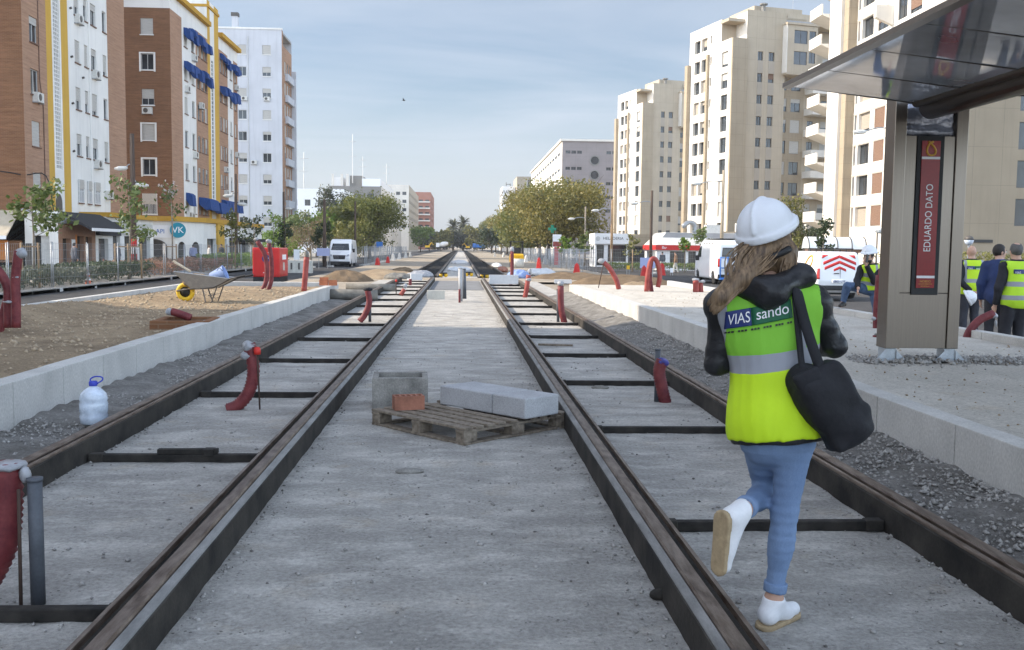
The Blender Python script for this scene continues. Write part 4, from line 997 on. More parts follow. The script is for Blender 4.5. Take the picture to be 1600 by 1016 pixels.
for a, c in ((7.45, 8.25), (9.0, 9.6), (10.2, 11.1)):
    w_ = window(t, (0, 6.4), (0, 13.2), (a-6.4, c-6.4, 4.1, 5.6), 'blind', .4, -.06, bars=True, sill='sill')
seg(t, 13.2, 16.7, GZ, H, M['brick_pk'])
wall(t, (0, L), (-Wd, L), GZ, H, M['brick_dk'])
part_box(t, 'roof', M['grey_roof'], -Wd, -.01, .01, L-.01, H-.3, H-.02)
ac_unit(t, 0.0, 1.55, 11.35-1.75, EAST); ac_unit(t, 0, 10.65, 14.4-1.9, EAST); ac_unit(t, 0, 7.9, 17.4-1.9, EAST); ac_unit(t, 0, 10.7, 8.45-1.9, EAST); ac_unit(t, 0, 12.6, 5.6-1.9+.9, EAST)
for s, zc_ in ((6.8, 16.2), (6.8, 13.2), (6.8, 10.3), (6.8, 7.3), (8.6, 12.2)):
    MB().cyl((.0, s, zc_-GZ), (.14, s, zc_-GZ+.05), .07, n=8).build('vent_pipe', M['frame_dark'], t)
MB().tube([(.03, 9.75, 5-GZ), (.03, 9.75, 27-GZ)], .035, 6).build('drain_pipe', M['plaster'], t)
MB().tube([(.035, 2.5, 3.4-GZ), (.035, 2.5, 9.4-GZ), (.03, 2.1, 11-GZ), (.03, 2.1, 25-GZ)], .03, 6).build('drain_pipe', M['sill'], t)
arch = MB().prism([(4.45+.45*math.cos(a), 3.9-GZ+.6*math.sin(a)+.0) for a in np.linspace(0, PI, 10)]+[(4.0, 3.0-GZ), (4.9, 3.0-GZ)], 'x', .005, .03).build('arched_niche', M['frame_dark'], t)
# --- block that shades the foreground, left of the frame
t = bld('apartment block on the left, outside the frame, whose shadow lies over the near tracks', -24.7, -46)
for a in range(6):
    wall_w(t, (0, a*11.05), (0, (a+1)*11.05), GZ, 29, M['plaster'] if a % 2 else M['brick_pk'], [(1.5, 2.7), (5, 6.2), (8, 9.2)], [6.5+5.9*k for k in range(4)], rs)
wall(t, (-16, 0), (0, 0), GZ, 29, M['brick_dk']); wall(t, (0, 66.3), (-16, 66.3), GZ, 29, M['brick_dk'])
part_box(t, 'roof', M['grey_roof'], -16, -.01, .01, 66.2, 28.7, 28.98)
# --- brick block with blue awnings
t = bld('brick and white block with blue awnings and ochre cornice', -24.6, 84)
ROW2 = [5.75+2.93*k for k in range(6)]
H = 22.4; Wd = 14; L = 24.5
wall_w(t, (-Wd, 0), (0, 0), GZ, 21.25, M['brick_dk'], [(Wd-2.45, Wd-1.4)], ROW2[1:], rs, h=1.35, sill='plaster')
window(t, (-Wd, 0), (0, 0), (Wd-2.5, Wd-1.3, 4.0, 5.75), 'blind', .5, -.05, bars=True, sill='plaster')
wall(t, (-Wd, 0), (0, 0), 21.25, H, M['plaster'])
for r in (1, 2, 4):
    b = MB(); z = ROW2[r]-GZ
    b.box(-2.6, -2.451, -.03, .001, z-1.5, z+.12).box(-1.399, -1.25, -.03, .001, z-1.5, z+.12).box(-2.45, -1.4, -.031, .001, z+.003, z+.12).build('window_surround', M['plaster'], t)
seg(t, 0, 3.4, GZ, 21.25, M['brick_pk']); seg(t, 0, 3.4, 21.25, H, M['plaster'])
seg(t, 3.4, 7.8, GZ, H, M['plaster'], [(4, 5), (6.4, 7.3)], ROW2, h=1.45, sill='sill')
seg(t, 7.8, 12, GZ, 21.2, M['brick_pk'], [(8.3, 9.15), (9.7, 10.55), (10.9, 11.7)], ROW2, h=1.45, sill='sill'); seg(t, 7.8, 12, 21.2, H, M['plaster'])
seg(t, 12, 13.0, GZ, 20, M['yellow']); seg(t, 12, 13.0, 20, 25, M['yellow'])
wall(t, (0, 13.0), (0, 14.6), GZ, 25, M['plaster'], [(.45, 1.15, 6, 19.5)])
b = MB()
for k in range(34): b.box(-.10, -.03, 13.46, 14.14, 6-GZ+k*.4, 6-GZ+k*.4+.07)
gs = b.build('glass_block_strip', M['plaster'], t); MB().box(-.16, -.11, 13.46, 14.14, 6-GZ, 19.5-GZ).build('pane', M['glass'], gs)
seg(t, 14.6, 16.3, GZ, 25, M['yellow'])
seg(t, 16.3, 20, GZ, 21.2, M['brick_pk'], [(16.8, 17.6), (18, 18.8), (19.05, 19.75)], ROW2, h=1.45, sill='sill'); seg(t, 16.3, 20, 21.2, H, M['plaster'])
seg(t, 20, 22.5, GZ, H, M['plaster'], [(21, 21.8)], ROW2, h=1.45, sill='sill')
seg(t, 22.5, L, GZ, 21.2, M['brick_pk'], [(23.1, 23.9)], ROW2, h=1.45, sill='sill'); seg(t, 22.5, L, 21.2, H, M['plaster'])
wall(t, (0, L), (-Wd, L), GZ, H, M['plaster'])
part_box(t, 'roof', M['grey_roof'], -Wd, -.01, .01, L-.01, H-.3, H-.02)
for s0, s1 in ((-.35, 11.98), (16.32, L+.2)):
    part_box(t, 'cornice', M['cornice'], -Wd if s0 < 0 else -.6, .42, s0, s1, H+.002, H+.42)
part_box(t, 'stair_tower', M['plaster'], -6, -.012, 12.01, 16.29, H-.5, 25.0)
part_box(t, 'penthouse', M['plaster'], -9, -3.5, 4.5, 12.0, H-.1, 25.2); part_box(t, 'penthouse', M['plaster'], -8, -1.5, 8.5, 11.9, H-.2, 24.4)
part_box(t, 'stair_tower_trim', M['cornice'], -6.1, .12, 11.95, 16.4, 24.3, 24.55)
b = MB()
for k in range(14): b.tube([(-13+k*.8, .4, H+.4-GZ), (-13+k*.8, .4, H+1.5-GZ)], .02, 5)
b.tube([(-13, .4, H+1.5-GZ), (-2.6, .4, H+1.5-GZ)], .025, 5); b.build('roof_railing', M['steel'], t)
def awning(t, s, w, z, out=.95, drop=1.45):
    def mk():
        b = MB(); pr = [(.005, 0), (out*.4, -.04), (out*.7, -.22), (out*.80, -drop), (out*.66, -drop*.94), (out*.5, -drop), (out*.35, -drop*.9), (.005, -drop*.55)]
        b.prism(pr, 'y', 0, w); return b.mesh('awning', M['blue_awn'])
    o = link('awning', _wmesh(('awn', w, out, drop), mk), t, 0, (0, s, z-GZ))
    return o
for zr, dr in ((20.75, 1.2), (17.8, 1.15)):
    for s, w_ in ((3.9, 1.2), (5.5, .9), (6.4, 1.1), (8.2, 1.1), (9.6, 1.0), (10.8, 1.0), (16.7, 1.0), (17.9, 1.0), (19.0, .9), (20.9, 1.0), (22.4, .7), (23.0, 1.0)):
        awning(t, s+.06, round(w_*RND.choice([.78, .88, .95]), 2), zr+RND.uniform(-.22, .12), RND.choice([.65, .8, .9]), round(dr*.85+RND.choice([-.25, 0, .2]), 2))
for s, w_ in ((4.0, 1.1), (16.8, .95), (18.0, .9), (19.1, .85), (21.0, .9), (22.3, .8), (23.2, .9)): awning(t, s, w_, 6.1, .8, 1.2)
awning(t, 8.2, 3.2, 5.9, 1.5, 1.2); awning(t, 12.2, 3.6, 5.7, 1.5, 1.2)
ac_unit(t, -1.95, 0, 13.05-.62, SOUTH)
for s, z in ((6.9, 18.2), (4.5, 15.0), (9.1, 14.2), (6.9, 9.4), (4.4, 3.85), (5.4, 3.8), (23.4, 18.2), (18.4, 9.0), (18.4, 6.6), (23.4, 11)): ac_unit(t, 0, s, z, EAST)
# --- tall white gable
t = bld('tall white gable block with two window columns and a chimney', -25.7, 141)
H = 32; Wd = 12
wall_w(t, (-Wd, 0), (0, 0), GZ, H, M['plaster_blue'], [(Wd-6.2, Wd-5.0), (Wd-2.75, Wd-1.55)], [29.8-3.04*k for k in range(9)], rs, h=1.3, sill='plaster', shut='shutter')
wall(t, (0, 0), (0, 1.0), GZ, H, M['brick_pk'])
wall_w(t, (0, 1.0), (0, 8), GZ, H-2, M['brick_pk'], [(1, 2.2), (3, 4.2), (5, 6)], [28.0-3.04*k for k in range(9)], rs, h=2.0)
for k in range(9): part_box(t, 'balcony', M['plaster_blue'], .01, .45, 2.5, 7.6, 25.3-3.04*k, 26.3-3.04*k)
part_box(t, 'stair_wall', M['plaster_blue'], .02, .7, 7.7, 8.0, GZ, H-4.5)
part_box(t, 'parapet', M['plaster'], -Wd-.1, .1, -.1, .3, H, H+.25); part_box(t, 'roof', M['grey_roof'], -Wd, -.01, .31, 7.9, H-.4, H-.1)
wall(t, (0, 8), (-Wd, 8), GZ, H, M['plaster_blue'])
ch = part_box(t, 'chimney', M['plaster_blue'], -7.2, -6.4, 1, 1.8, H-.2, H+2.0); MB().box(-7.3, -6.3, .9, 1.9, H+2.001-GZ, H+2.5-GZ).build('cap', M['frame_dark'], ch)
ac_unit(t, -5.3, 0, 22.0, SOUTH); ac_unit(t, -2.1, 0, 22.0, SOUTH); ac_unit(t, -4.0, -.01, 13.0, SOUTH)
MB().tube([(-4.75, -.04, 4-GZ), (-4.75, -.04, 31-GZ)], .05, 6).build('drain_pipe', M['frame'], t)

# --- beige towers on the right
def tower(label, x, y, rz):
    t = bld(label, x, y, rz, None, 'apartment_tower', 'tower block')
    L, W = 12.8, 16; rows = [30.2-3.08*k for k in range(9)]; S = lambda s0, s1: (s0, s1)
    cr, be, bd = M['cream'], M['beige'], M['beige_dk']
    r2 = random.Random(8)
    def street(s0, s1, z1, m, cols, **k):
        wall_w(t, (0, s1), (0, s0), GZ, z1, m, [(s1-c[1], s1-c[0], *c[2:]) for c in cols], [z for z in [33.3]+rows if z < z1-.4], r2, **k)
    street(3.0, 12.8, 35.0, cr, [(7.2, 9.0, 1.9), (9.4, 11.2, 1.9), (5.75, 6.2, 1.2)], kinds=('blind', 'glass', 'glass'), shut='shutter_tan', frame='frame_dark', inset=.45)
    street(0, 3.0, 31.8, cr, [(.9, 2.8, 2.2)], kinds=('blind', 'glass'), shut='shutter', frame='frame_dark', inset=.3)
    wall(t, (0, 3), (2.4, 3), 31.8, 35, be); wall(t, (2.4, 3), (2.4, 0), 31.8, 35.7, cr)
    part_box(t, 'terrace_floor', be, .01, 2.39, .01, 2.99, 31.5, 31.78)
    part_box(t, 'corner_pier', bd, -.04, 2.4, -.4, -.004, GZ, 31.79); part_box(t, 'terrace_roof', be, -.25, 2.39, .6, 2.98, 34.3, 34.7)
    part_box(t, 'facade_strip', bd, -.35, -.004, 6.4, 6.95, GZ, 30.6); part_box(t, 'facade_strip', bd, -.6, -.004, 12.3, 13.2, GZ, 30)
    wall_w(t, (2.4, 0), (8.8, 0), GZ, 35.7, be, [(1.87, 2.72), (3.65, 4.6)], rows, r2, h=1.27, kinds=('blind', 'glass', 'glass'), shut='shutter_brown', frame='frame_dark', inset=.22)
    for x0 in (1.87, 3.65):
        for z in rows:
            part_box(t, 'spandrel', M['beige_sp'], 2.4+x0, 2.4+x0+(.85 if x0 < 2 else .95), -.03, -.004, z-3.07, z-1.28)
    wall(t, (8.8, 0), (8.8, 1.6), GZ, 35.7, be)
    wall_w(t, (8.8, 1.6), (13.2, 1.6), GZ, 35.7, bd, [(.6, 1.5, 1.9), (2.2, 3.8, 1.9)], rows, r2, kinds=('blind', 'glass'), shut='shutter', frame='frame_dark')
    wall_w(t, (13.2, 1.6), (W+6, 1.6), GZ, 34, be, [(.7, 1.7, 2.0), (3, 5.4, 2.0)], rows, r2, kinds=('blind', 'glass'), shut='shutter', frame='frame_dark')
    for z in rows:
        zz_ = z-2.4
        MB().box(13.3, 18.4, -.6, 1.59, zz_-GZ, zz_+.2-GZ).box(13.3, 18.4, -.6, -.45, zz_+.2-GZ, zz_+1.0-GZ).box(13.3, 13.45, -.449, 1.59, zz_+.2-GZ, zz_+1.0-GZ).build('balcony', cr, t)
    b = MB(); x0, x1, y0, z0, z1 = 8.4, 13.3, -1.1, 27.3, 34.1
    wall_w(t, (x0, y0), (x1, y0), z0, z1, be, [(1.1, 3.3, 1.9), (3.6, 4.7, 1.6)], [33.4, 30.4], r2, kinds=('glass',), frame='frame_dark')
    part_box(t, 'bay_side', cr, x0-.12, x0, y0, -.004, z0, z1); part_box(t, 'bay_floor', be, x0, x1, y0+.02, 1.55, z0-.25, z0)
    part_box(t, 'bay_side', be, x1, x1+.12, y0, 1.55, z0, z1); part_box(t, 'bay_roof', be, x0-.2, x1+4.5, y0-.2, 1.55, z1+.002, z1+.3)
    wall(t, (0, L), (0.001, L+.001), GZ, 35, cr); wall(t, (W+6, L), (0, L), GZ, 35, be)
    part_box(t, 'roof', M['grey_roof'], 2.42, W+6, .1, L-.1, 34.2, 34.98)
    part_box(t, 'parapet', be, 2.401, 9, .002, .3, 35.7, 35.95)
    part_box(t, 'penthouse', be, 4.6, 12.6, 1.9, 9, 34.9, 37.1); part_box(t, 'penthouse', be, 10, 16, 1.6, 7, 34, 36.4)
    b = MB(); b.cyl((5.5, .9, 35-GZ), (5.5, .9, 37-GZ), .3, n=8).cyl((5.5, .9, 37.001-GZ), (5.5, .9, 37.2-GZ), .6, n=8); b.build('vent', M['oldconc'], t)
    MB().tube([(13, 5, 36-GZ), (13, 5, 45-GZ)], .06, 5).build('aerial', M['steel'], t)
    return t
M['beige_sp'] = plastermat('spandrel stone', (.39, .34, .275), .1)
T1 = tower('nearer cream tower block with a stepped top, right of the white kiosk', 38.4, 138, rad(14))
dup(T1, (37.3, 200, GZ), rad(14), 'farther cream tower block with a stepped top, left of its bigger twin')
# --- the near right block
t = bld('cream block behind the canopy with brown louvres and slanted balconies', 39.5, 76, 0, None)
H = 36; L = 26.5
rowsR = [6.0+3.07*k for k in range(10)]
r3 = random.Random(3)
def st(s0, s1, m, cols=(), **k): wall_w(t, (0, s1), (0, s0), GZ, H, m, [(s1-c[1], s1-c[0], *c[2:]) for c in cols], rowsR, r3, **k)
st(0, 12.6, M['cream'], [(1, 3, 1.9), (6.6, 8.8, 1.9), (9.4, 11.2, 1.9)], shut='shutter_brown', frame='frame_dark')
st(12.6, 16.0, M['cream'], [(13.1, 15.4, 1.95)], kinds=('blind',), shut='shutter_brown', frame='frame_dark')
st(16.0, 20.3, M['cream'], [(16.4, 19.1, 1.95), (19.55, 20.1, 1.95)], kinds=('glass', 'blind', 'glass'), shut='shutter_tan', frame='frame_dark', inset=.35)
st(20.3, L, M['cream'])
part_box(t, 'facade_strip', M['beige_dk'], -.9, -.004, 20.32, 21.5, GZ, H); part_box(t, 'facade_strip', M['cream'], -1.2, -.004, 21.51, 24.6, GZ, H)  # tan strip: shaded side of a recess, put into the colour
for z in rowsR:
    z0 = z-1.2
    MB().prism([(-.004, z0-.9-GZ), (-2.1, z0-.1-GZ), (-2.1, z0+1.0-GZ), (-1.95, z0+1.0-GZ), (-1.95, z0+.0-GZ), (-.004, z0+.0-GZ)], 'y', 24.62, 28).build('balcony', M['cream'], t, auto=True)
    MB().prism([(-.004, z0-.9-GZ), (-1.7, z0-.2-GZ), (-1.7, z0+.9-GZ), (-.004, z0+.9-GZ)], 'y', 12.05, 12.55).build('planter', M['cream'], t, auto=True) if z > 20 else None
    part_box(t, 'ledge', M['cream'], -.06, -.004, 12.7, 20.2, z+.08, z+.2)
r3 = random.Random(5)
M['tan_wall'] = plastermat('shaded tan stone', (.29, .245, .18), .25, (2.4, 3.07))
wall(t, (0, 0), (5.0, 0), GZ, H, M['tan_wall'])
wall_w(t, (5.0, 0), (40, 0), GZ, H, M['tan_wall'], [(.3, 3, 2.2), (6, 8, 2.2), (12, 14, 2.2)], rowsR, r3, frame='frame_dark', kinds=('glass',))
part_box(t, 'roof', M['grey_roof'], .01, 40, .01, L, H-.4, H-.05); wall(t, (40, L), (0, L), GZ, H, M['beige'])
t = thing('street_name_plate', 'small dark street name plate on the tan wall behind the men', 'name plate', D(1536, 377, 75.9))
MB().box(-.8, .8, -.03, -.002, -.12, .12).build('plate', M['print_dark'], t)
# --- low podium and kiosks
t = bld('long low beige podium with dark openings at the foot of the big tower', 29.5, 112, 0, None, 'podium', 'low building')
wall(t, (0, 0), (24, 0), GZ, 3.3, M['beige'], [(1.2, 8, -.3, 1.9), (9, 15.5, -.3, 1.9), (16.5, 23, -.3, 1.9)], .6); wall(t, (0, 22), (0, 0), GZ, 3.3, M['cream'])
part_box(t, 'roof', M['beige'], -.25, 24.2, -.35, 22, 3.302, 3.75); part_box(t, 'shop_glass', M['glass2'], .5, 23.5, .9, 1.0, GZ, 3.2)
for x in (3.5, 6, 12, 19): part_box(t, 'roof_unit', M['ac'], x, x+.9, 2, 2.8, 3.751, 4.8)
t = bld('white kiosk with a plain fascia, letters and glass front, beside a tan annex', 13.9, 100, 0, None, 'kiosk', 'kiosk')
part_box(t, 'fascia', M['white'], 0, 3.6, -.3, 4, 2.05, 3.15); part_box(t, 'fascia', M['beige_dk'], 3.601, 5.9, -.2, 4, 1.85, 3.1)
wall(t, (.1, 0), (3.6, 0), GZ, 2.05, M['white'], [(.15, .95, -.2, 1.95), (1.35, 3.3, .2, 1.95)], .1); wall(t, (3.6, 0), (5.8, 0), GZ, 1.85, M['frame_dark'], [(.2, 1.9, .3, 1.7)], .1)
part_box(t, 'shop_glass', M['glass2'], .12, 5.75, .2, .25, GZ+.02, 2.04); wall(t, (.1, 3.9), (.1, 0), GZ, 2.05, M['white'], [(.4, 1.6, -.2, 1.9), (2, 3.4, -.2, 1.9)], .1)
part_box(t, 'shop_glass', M['glass2'], .3, .35, .3, 3.8, GZ+.02, 2.04); wall(t, (5.8, 0), (5.8, 3.9), GZ, 2, M['white']); wall(t, (5.8, 3.9), (.1, 3.9), GZ, 2, M['white'])
text_obj('HELADERIA', .42, M['print_dark'], t, frame_mtx((1.95, -.305, 2.62-GZ), (1, 0, 0), (0, 0, 1)))
MB().cyl((.35, -.33, 2.6-GZ), (.35, -.302, 2.6-GZ), .24, n=16).build('badge', M['frame'], t)
t = bld('low bar with grey mansard roof and red fascia', 17.9, 87, 0, None, 'kiosk', 'bar')
b = MB().prism([(0, 1.95-GZ), (10, 1.95-GZ), (9.6, 3.1-GZ), (.9, 3.1-GZ)], 'y', 0.5, 6); b.build('roof', M['grey_roof'], t, auto=True)
b = MB().add([(-.1, -.1, 1.96-GZ), (10, -.1, 1.96-GZ), (9.6, .9, 3.12-GZ), (.9, .9, 3.12-GZ)], [(0, 1, 2, 3)]).add([(-.1, -.1, 1.96-GZ), (.9, .9, 3.12-GZ), (.9, 5, 3.12-GZ), (-.1, 6, 1.96-GZ)], [(0, 1, 2, 3)])
b.build('roof_skirt', M['ac'], t)
part_box(t, 'fascia', M['redtrim'], -.2, 10, -.2, .2, 1.5, 1.95); part_box(t, 'fascia', M['redtrim'], -.2, .1, .21, 6, 1.5, 1.95)
wall(t, (0, .15), (10, .15), GZ, 1.5, M['white'], [(1.2, 2.6, -.2, 1.4), (2.9, 3.6, -.3, 1.4), (3.9, 5.2, -.2, 1.4), (5.5, 7, -.2, 1.4), (7.3, 9.5, -.2, 1.4)], .08)
wall(t, (0, 6), (0, .15), GZ, 1.5, M['white'], [(1, 2.5, -.2, 1.4), (3, 5, -.2, 1.4)], .08)
part_box(t, 'shop_glass', M['glass2'], .2, 9.9, .4, .45, GZ+.02, 1.5)
text_obj('Bar', .34, M['print_white'], t, frame_mtx((.6, -.205, 1.72-GZ), (1, 0, 0), (0, 0, 1))); text_obj('Bar', .34, M['print_white'], t, frame_mtx((2.2, -.205, 1.72-GZ), (1, 0, 0), (0, 0, 1)))
b = MB().tube(smooth_path([(4, 2.5, 3.1-GZ), (4, 2.5, 3.9-GZ), (3.4, 2.4, 4.1-GZ), (2.8, 2.2, 3.7-GZ)], 4), .22, 8); b.build('roof_duct', M['steel'], t, True)
part_box(t, 'roof_unit', M['ac'], 5, 6.6, 2, 3, 3.1, 3.9)
t = thing('barrel_canopy', 'white barrel vaulted entrance cover with dark hoops behind the small van', 'entrance cover', (29.6, 75, GZ))
n = 14; zc_ = 1.75-GZ; ar = [(.75*math.cos(a), zc_+.95*math.sin(a)) for a in np.linspace(0, PI, n)]
MB().prism(ar, 'x', -2.35, 2.35).build('vault', M['white'], t, auto=True)
for x in (-2.3, -1.15, 0, 1.15, 2.3): MB().tube([(x, u*1.02, zc_+(v-zc_)*1.02) for u, v in ar], .045, 6, False).build('hoop', M['frame_dark'], t)
for x in (-2.2, 0, 2.2):
    for y in (-.7, .7): MB().box(x-.06, x+.06, y-.06, y+.06, 0, zc_-.002).build('post', M['frame_dark'], t)
MB().box(-2.3, 2.3, -.5, .5, zc_-.28, zc_-.003).build('beam', M['sill'], t)

# --- far buildings
def farblock(label, x, y, W, L, H, m, m2, rows, cols_end, cols_st, side, name='office_building', wh=1.4, endw=1.3, grp=None):
    t = bld(label, x, y, 0, grp, name); r = random.Random(int(abs(x*7+y)))
    sgn = -1 if side == 'L' else 1
    e0, e1 = ((-W, 0), (0, 0)) if side == 'L' else ((0, 0), (W, 0))
    wall(t, e0, e1, GZ, H, m, oe := [(u, u+endw, z-wh, z) for u in cols_end for z in rows], .15)
    s0, s1 = ((0, 0), (0, L)) if side == 'L' else ((0, L), (0, 0))
    wall(t, s0, s1, GZ, H, m2, os_ := [(u, u+cols_st[1], z-wh, z) for u in cols_st[0] for z in rows], .15)
    for pa, pb, ops in ((e0, e1, oe), (s0, s1, os_)):
        for o in ops[:95]: window(t, pa, pb, o, 'glass', inset=.14, frame='frame_dark')
    x0, x1 = sorted((0, sgn*W)); part_box(t, 'roof', M['grey_roof'], x0+.01, x1-.01, .01, L, H-.5, H-.05)
    pb2 = MB().box(x0, x1, L-.1, L, 0, H-GZ).build('wall', m, t)
    MB().box(*((x0-.003, x0+.1) if side == 'L' else (x1-.1, x1)), .1, L-.11, 0, H-.02-GZ).build('wall', m, t)
    return t
t = farblock('long grey stone office block with round windows above the plane trees', 29.3, 282, 30, 124, 32.7, M['pinkstone'], M['cream'], [30, 25.3, 21, 17, 13], [1, 2.7, 4.4, 13, 14.7, 16.4, 24, 26], ([float(u) for u in np.arange(3, 120, 9)], 7.0), 'R', wh=.9, endw=1.4)
for zc_ in (27.2, 23.0, 18.6):
    rg = MB().lathe([(1.25, 0), (1.5, 0), (1.5, .2), (1.2, .2), (1.2, 0)], n=20).xf(Matrix.Translation((9.6, -.01, zc_-GZ)) @ Matrix.Rotation(rad(90), 4, 'X')).build('round_window', M['oldconc'], t)
    MB().cyl((9.6, -.03, zc_-GZ), (9.6, -.012, zc_-GZ), 1.15, n=20).build('pane', M['glass'], rg)
part_box(t, 'parapet', M['cream'], -.5, 30, -.5, 124, 32.702, 33.3); part_box(t, 'penthouse', M['cream'], 4, 20, 60, 124, 33.301, 36); part_box(t, 'stair_tower', M['glass2'], -1.5, 3, 124.01, 130, GZ, 30)
t = farblock('white office block with black lettering on its gable, far right', 20.4, 480, 6.2, 30, 31.8, M['white'], M['cream'], [29, 25, 21], [], ([2., 9., 16., 23.], 5.), 'R')
text_obj('VIAPOL', 2.3, M['print_dark'], t, frame_mtx((3.2, -.1, 28.9-GZ), (1, 0, 0), (0, 0, 1))); text_obj('CENTER', 2.3, M['print_dark'], t, frame_mtx((3.2, -.1, 26.4-GZ), (1, 0, 0), (0, 0, 1)))
MB().tube([(2, 3, 31.8-GZ), (2, 3, 34-GZ)], .15, 5).tube([(4, 3, 31.8-GZ), (4, 3, 33.4-GZ)], .15, 5).tube([(1.8, 3, 33-GZ), (4.2, 3, 33-GZ)], .15, 5).build('sign_frame', M['frame_dark'], t)
farblock('plain tan block between the white lettered office and the stone office', 27.0, 470, 7, 30, 36, M['beige_dk'], M['beige'], [30, 26], [2.4], ([3., 12.], 3.), 'R', endw=2.2)
t = farblock('grey concrete block with white roof boxes and tall aerials, far left', -24.6, 300, 16, 100, 19.8, M['oldconc'], M['cream'], [17.6, 13.8, 10], [2, 5, 11.8], ([float(u) for u in np.arange(2, 96, 7)], 4.5), 'L', wh=1.6, endw=2.0)
part_box(t, 'penthouse', M['white'], -6, -.4, 1, 60, 19.81, 22.2); part_box(t, 'penthouse', M['oldconc'], -10, -6.1, 3, 20, 19.81, 23.2); part_box(t, 'penthouse', M['white'], -15, -12, 2, 10, 19.81, 22.6)
for x in (-15.3, -12.5, -10.8): MB().box(x, x+.7, .5, 1.2, 19.8-GZ, 23.5-GZ).build('chimney', M['cream'], t)
farblock('cream block with small dark windows, far left', -22.6, 420, 11, 95, 28, M['cream'], M['beige'], [25, 21.6, 18, 14.6, 11], [5.5, 8.2], ([float(u) for u in np.arange(3, 90, 8)], 3.5), 'L', endw=1.7)
t = farblock('red brick block with pale balcony bands, farthest on the left', -17.6, 560, 11.5, 70, 32.8, M['redbrick_far'], M['redbrick_far'], [28.5, 24.9, 21.3, 17.7, 14.1], [1, 4.8, 8.4], ([float(u) for u in np.arange(3, 66, 8)], 4.0), 'L', wh=1.6, endw=2.2)
for z in (29, 25.4, 21.8, 18.2, 14.6, 11): part_box(t, 'balcony', M['cream'], -8, -.3, -1.4, -.004, z-2.2, z-1.5)
part_box(t, 'side_wing', M['cream'], -15.8, -11.52, -10, 20, GZ, 27)
for px, y0, y1, Y, lb in ((551, 210, 283, 302, 'tallest lattice aerial on the far grey block'), (567, 245, 277, 302, 'shorter aerial with a box at its foot on the far grey block'), (475, 238, 300, 240, 'thin aerial beyond the white gable'), (604, 256, 286, 310, 'thin aerial on the white roof box')):
    a, c = D(px, y0, Y), D(px, y1+3, Y); t = thing('aerial', lb, 'aerial', c)
    MB(t).tube([c, a], .12, 5).build('mast', M['frame'], t)
    b = MB(t)
    for k in (.15, .45): q = a.lerp(c, k); b.tube([q-Vector((1.1, 0, 0)), q+Vector((1.1, 0, 0))], .07, 4)
    b.build('crossbar', M['frame'], t)
farblock('low white houses beyond the white gable', -27, 225, 14, 20, 14.5, M['white'], M['white'], [12, 8.6], [2, 5, 8, 11], ([2., 8.], 3.), 'L')

# --- shops at the foot of the left blocks
t = bld('row of small shops under the brick block: white kiosk, brown shop with black awning', -22.9, 56.2, 0, None, 'shop_row', 'shops')
wall(t, (-1.85, 0), (0, 0), GZ, 3.3, M['plaster'], [(.45, 1.35, -.3, 1.9)], .2)
wall(t, (-8, .2), (-1.85, .2), GZ, 3.0, M['plaster'], [(.5, 5.9, .35, 1.6)], .3)
part_box(t, 'bar_interior', M['black'], -7.6, -2.0, .6, 2, GZ, 2.9); part_box(t, 'orange_board', M['orange'], -3.6, -2.9, .1, .19, .5, 1.6)
aw = MB().prism([(-1.5, 1.75-GZ), (-1.5, 1.85-GZ), (.19, 3.3-GZ), (.19, 3.18-GZ)], 'x', -8.4, -2.2).build('canvas_awning', M['canvas'], t, auto=True)
MB().box(-8.4, -2.2, -1.53, -1.501, 1.66-GZ, 1.86-GZ).build('awning_rail', M['white'], aw)
MB().prism([(-1.9, 3.3-GZ), (-1.9, 3.42-GZ), (0.1, 2.75-GZ), (.1, 2.62-GZ)], 'y', -.35, 5).build('lean_roof', M['grey_roof'], t, auto=True)
dr = part_box(t, 'door', M['frame'], -1.05, -.52, .22, .27, -.3, 1.9); part_box(t, 'doorway', M['black'], -1.4, -.5, .3, .5, -.4, 1.9); part_box(t, 'notice_board', M['frame_dark'], -1.8, -1.48, -.04, -.003, -.1, 1.45)
wall(t, (0, 0), (0, 5.6), GZ, 2.6, M['terra'], [(.6, 1.7, -.4, 1.75), (2.6, 3.7, -.2, 1.9), (4.0, 5.0, -.4, 1.9)], .2)
part_box(t, 'shop_glass', M['glass2'], -.3, -.25, .3, 5.4, GZ+.02, 2.5)
part_box(t, 'door_frame', M['orange'], -.02, .04, 2.45, 2.58, -.3, 2.0); part_box(t, 'poster', M['print_white'], .004, .03, 1.85, 2.35, -.1, 1.7)
aw = MB().prism([(0.01, 3.3-GZ), (1.7, 2.35-GZ), (1.7, 2.22-GZ), (.01, 3.1-GZ)], 'y', .5, 6.4).build('black_awning', M['awn_dark'], t, auto=True)
MB().box(1.70, 1.76, .5, 6.4, 2.2-GZ, 2.38-GZ).build('awning_rail', M['white'], aw)
part_box(t, 'sign_band', M['awn_dark'], .005, .25, 5.7, 9.5, 2.0, 2.9)
wall(t, (0, 5.6), (0, 17), GZ, 3.2, M['plaster'], [(.5, 2.2, -.3, 1.8), (3, 4.4, -.3, 2.0), (5.2, 7.5, -.3, 2.0), (8.2, 10.6, -.3, 2.0)], .2)
part_box(t, 'shop_glass', M['glass2'], -.3, -.25, 5.7, 16.8, GZ+.02, 2.5)
part_box(t, 'sign_band', M['frame'], .005, .12, 9.6, 16.5, 2.1, 2.9); part_box(t, 'cornice', M['cornice'], -1.7, .3, 7.5, 17, 3.202, 3.5)
part_box(t, 'flat_roof', M['oldconc'], -1.78, -.01, 5.1, 17, 3.0, 3.2)
t = bld('white corner shop with arched windows, round teal sign and ochre cornice', -23.3, 80, 0, None, 'shop', 'shop')
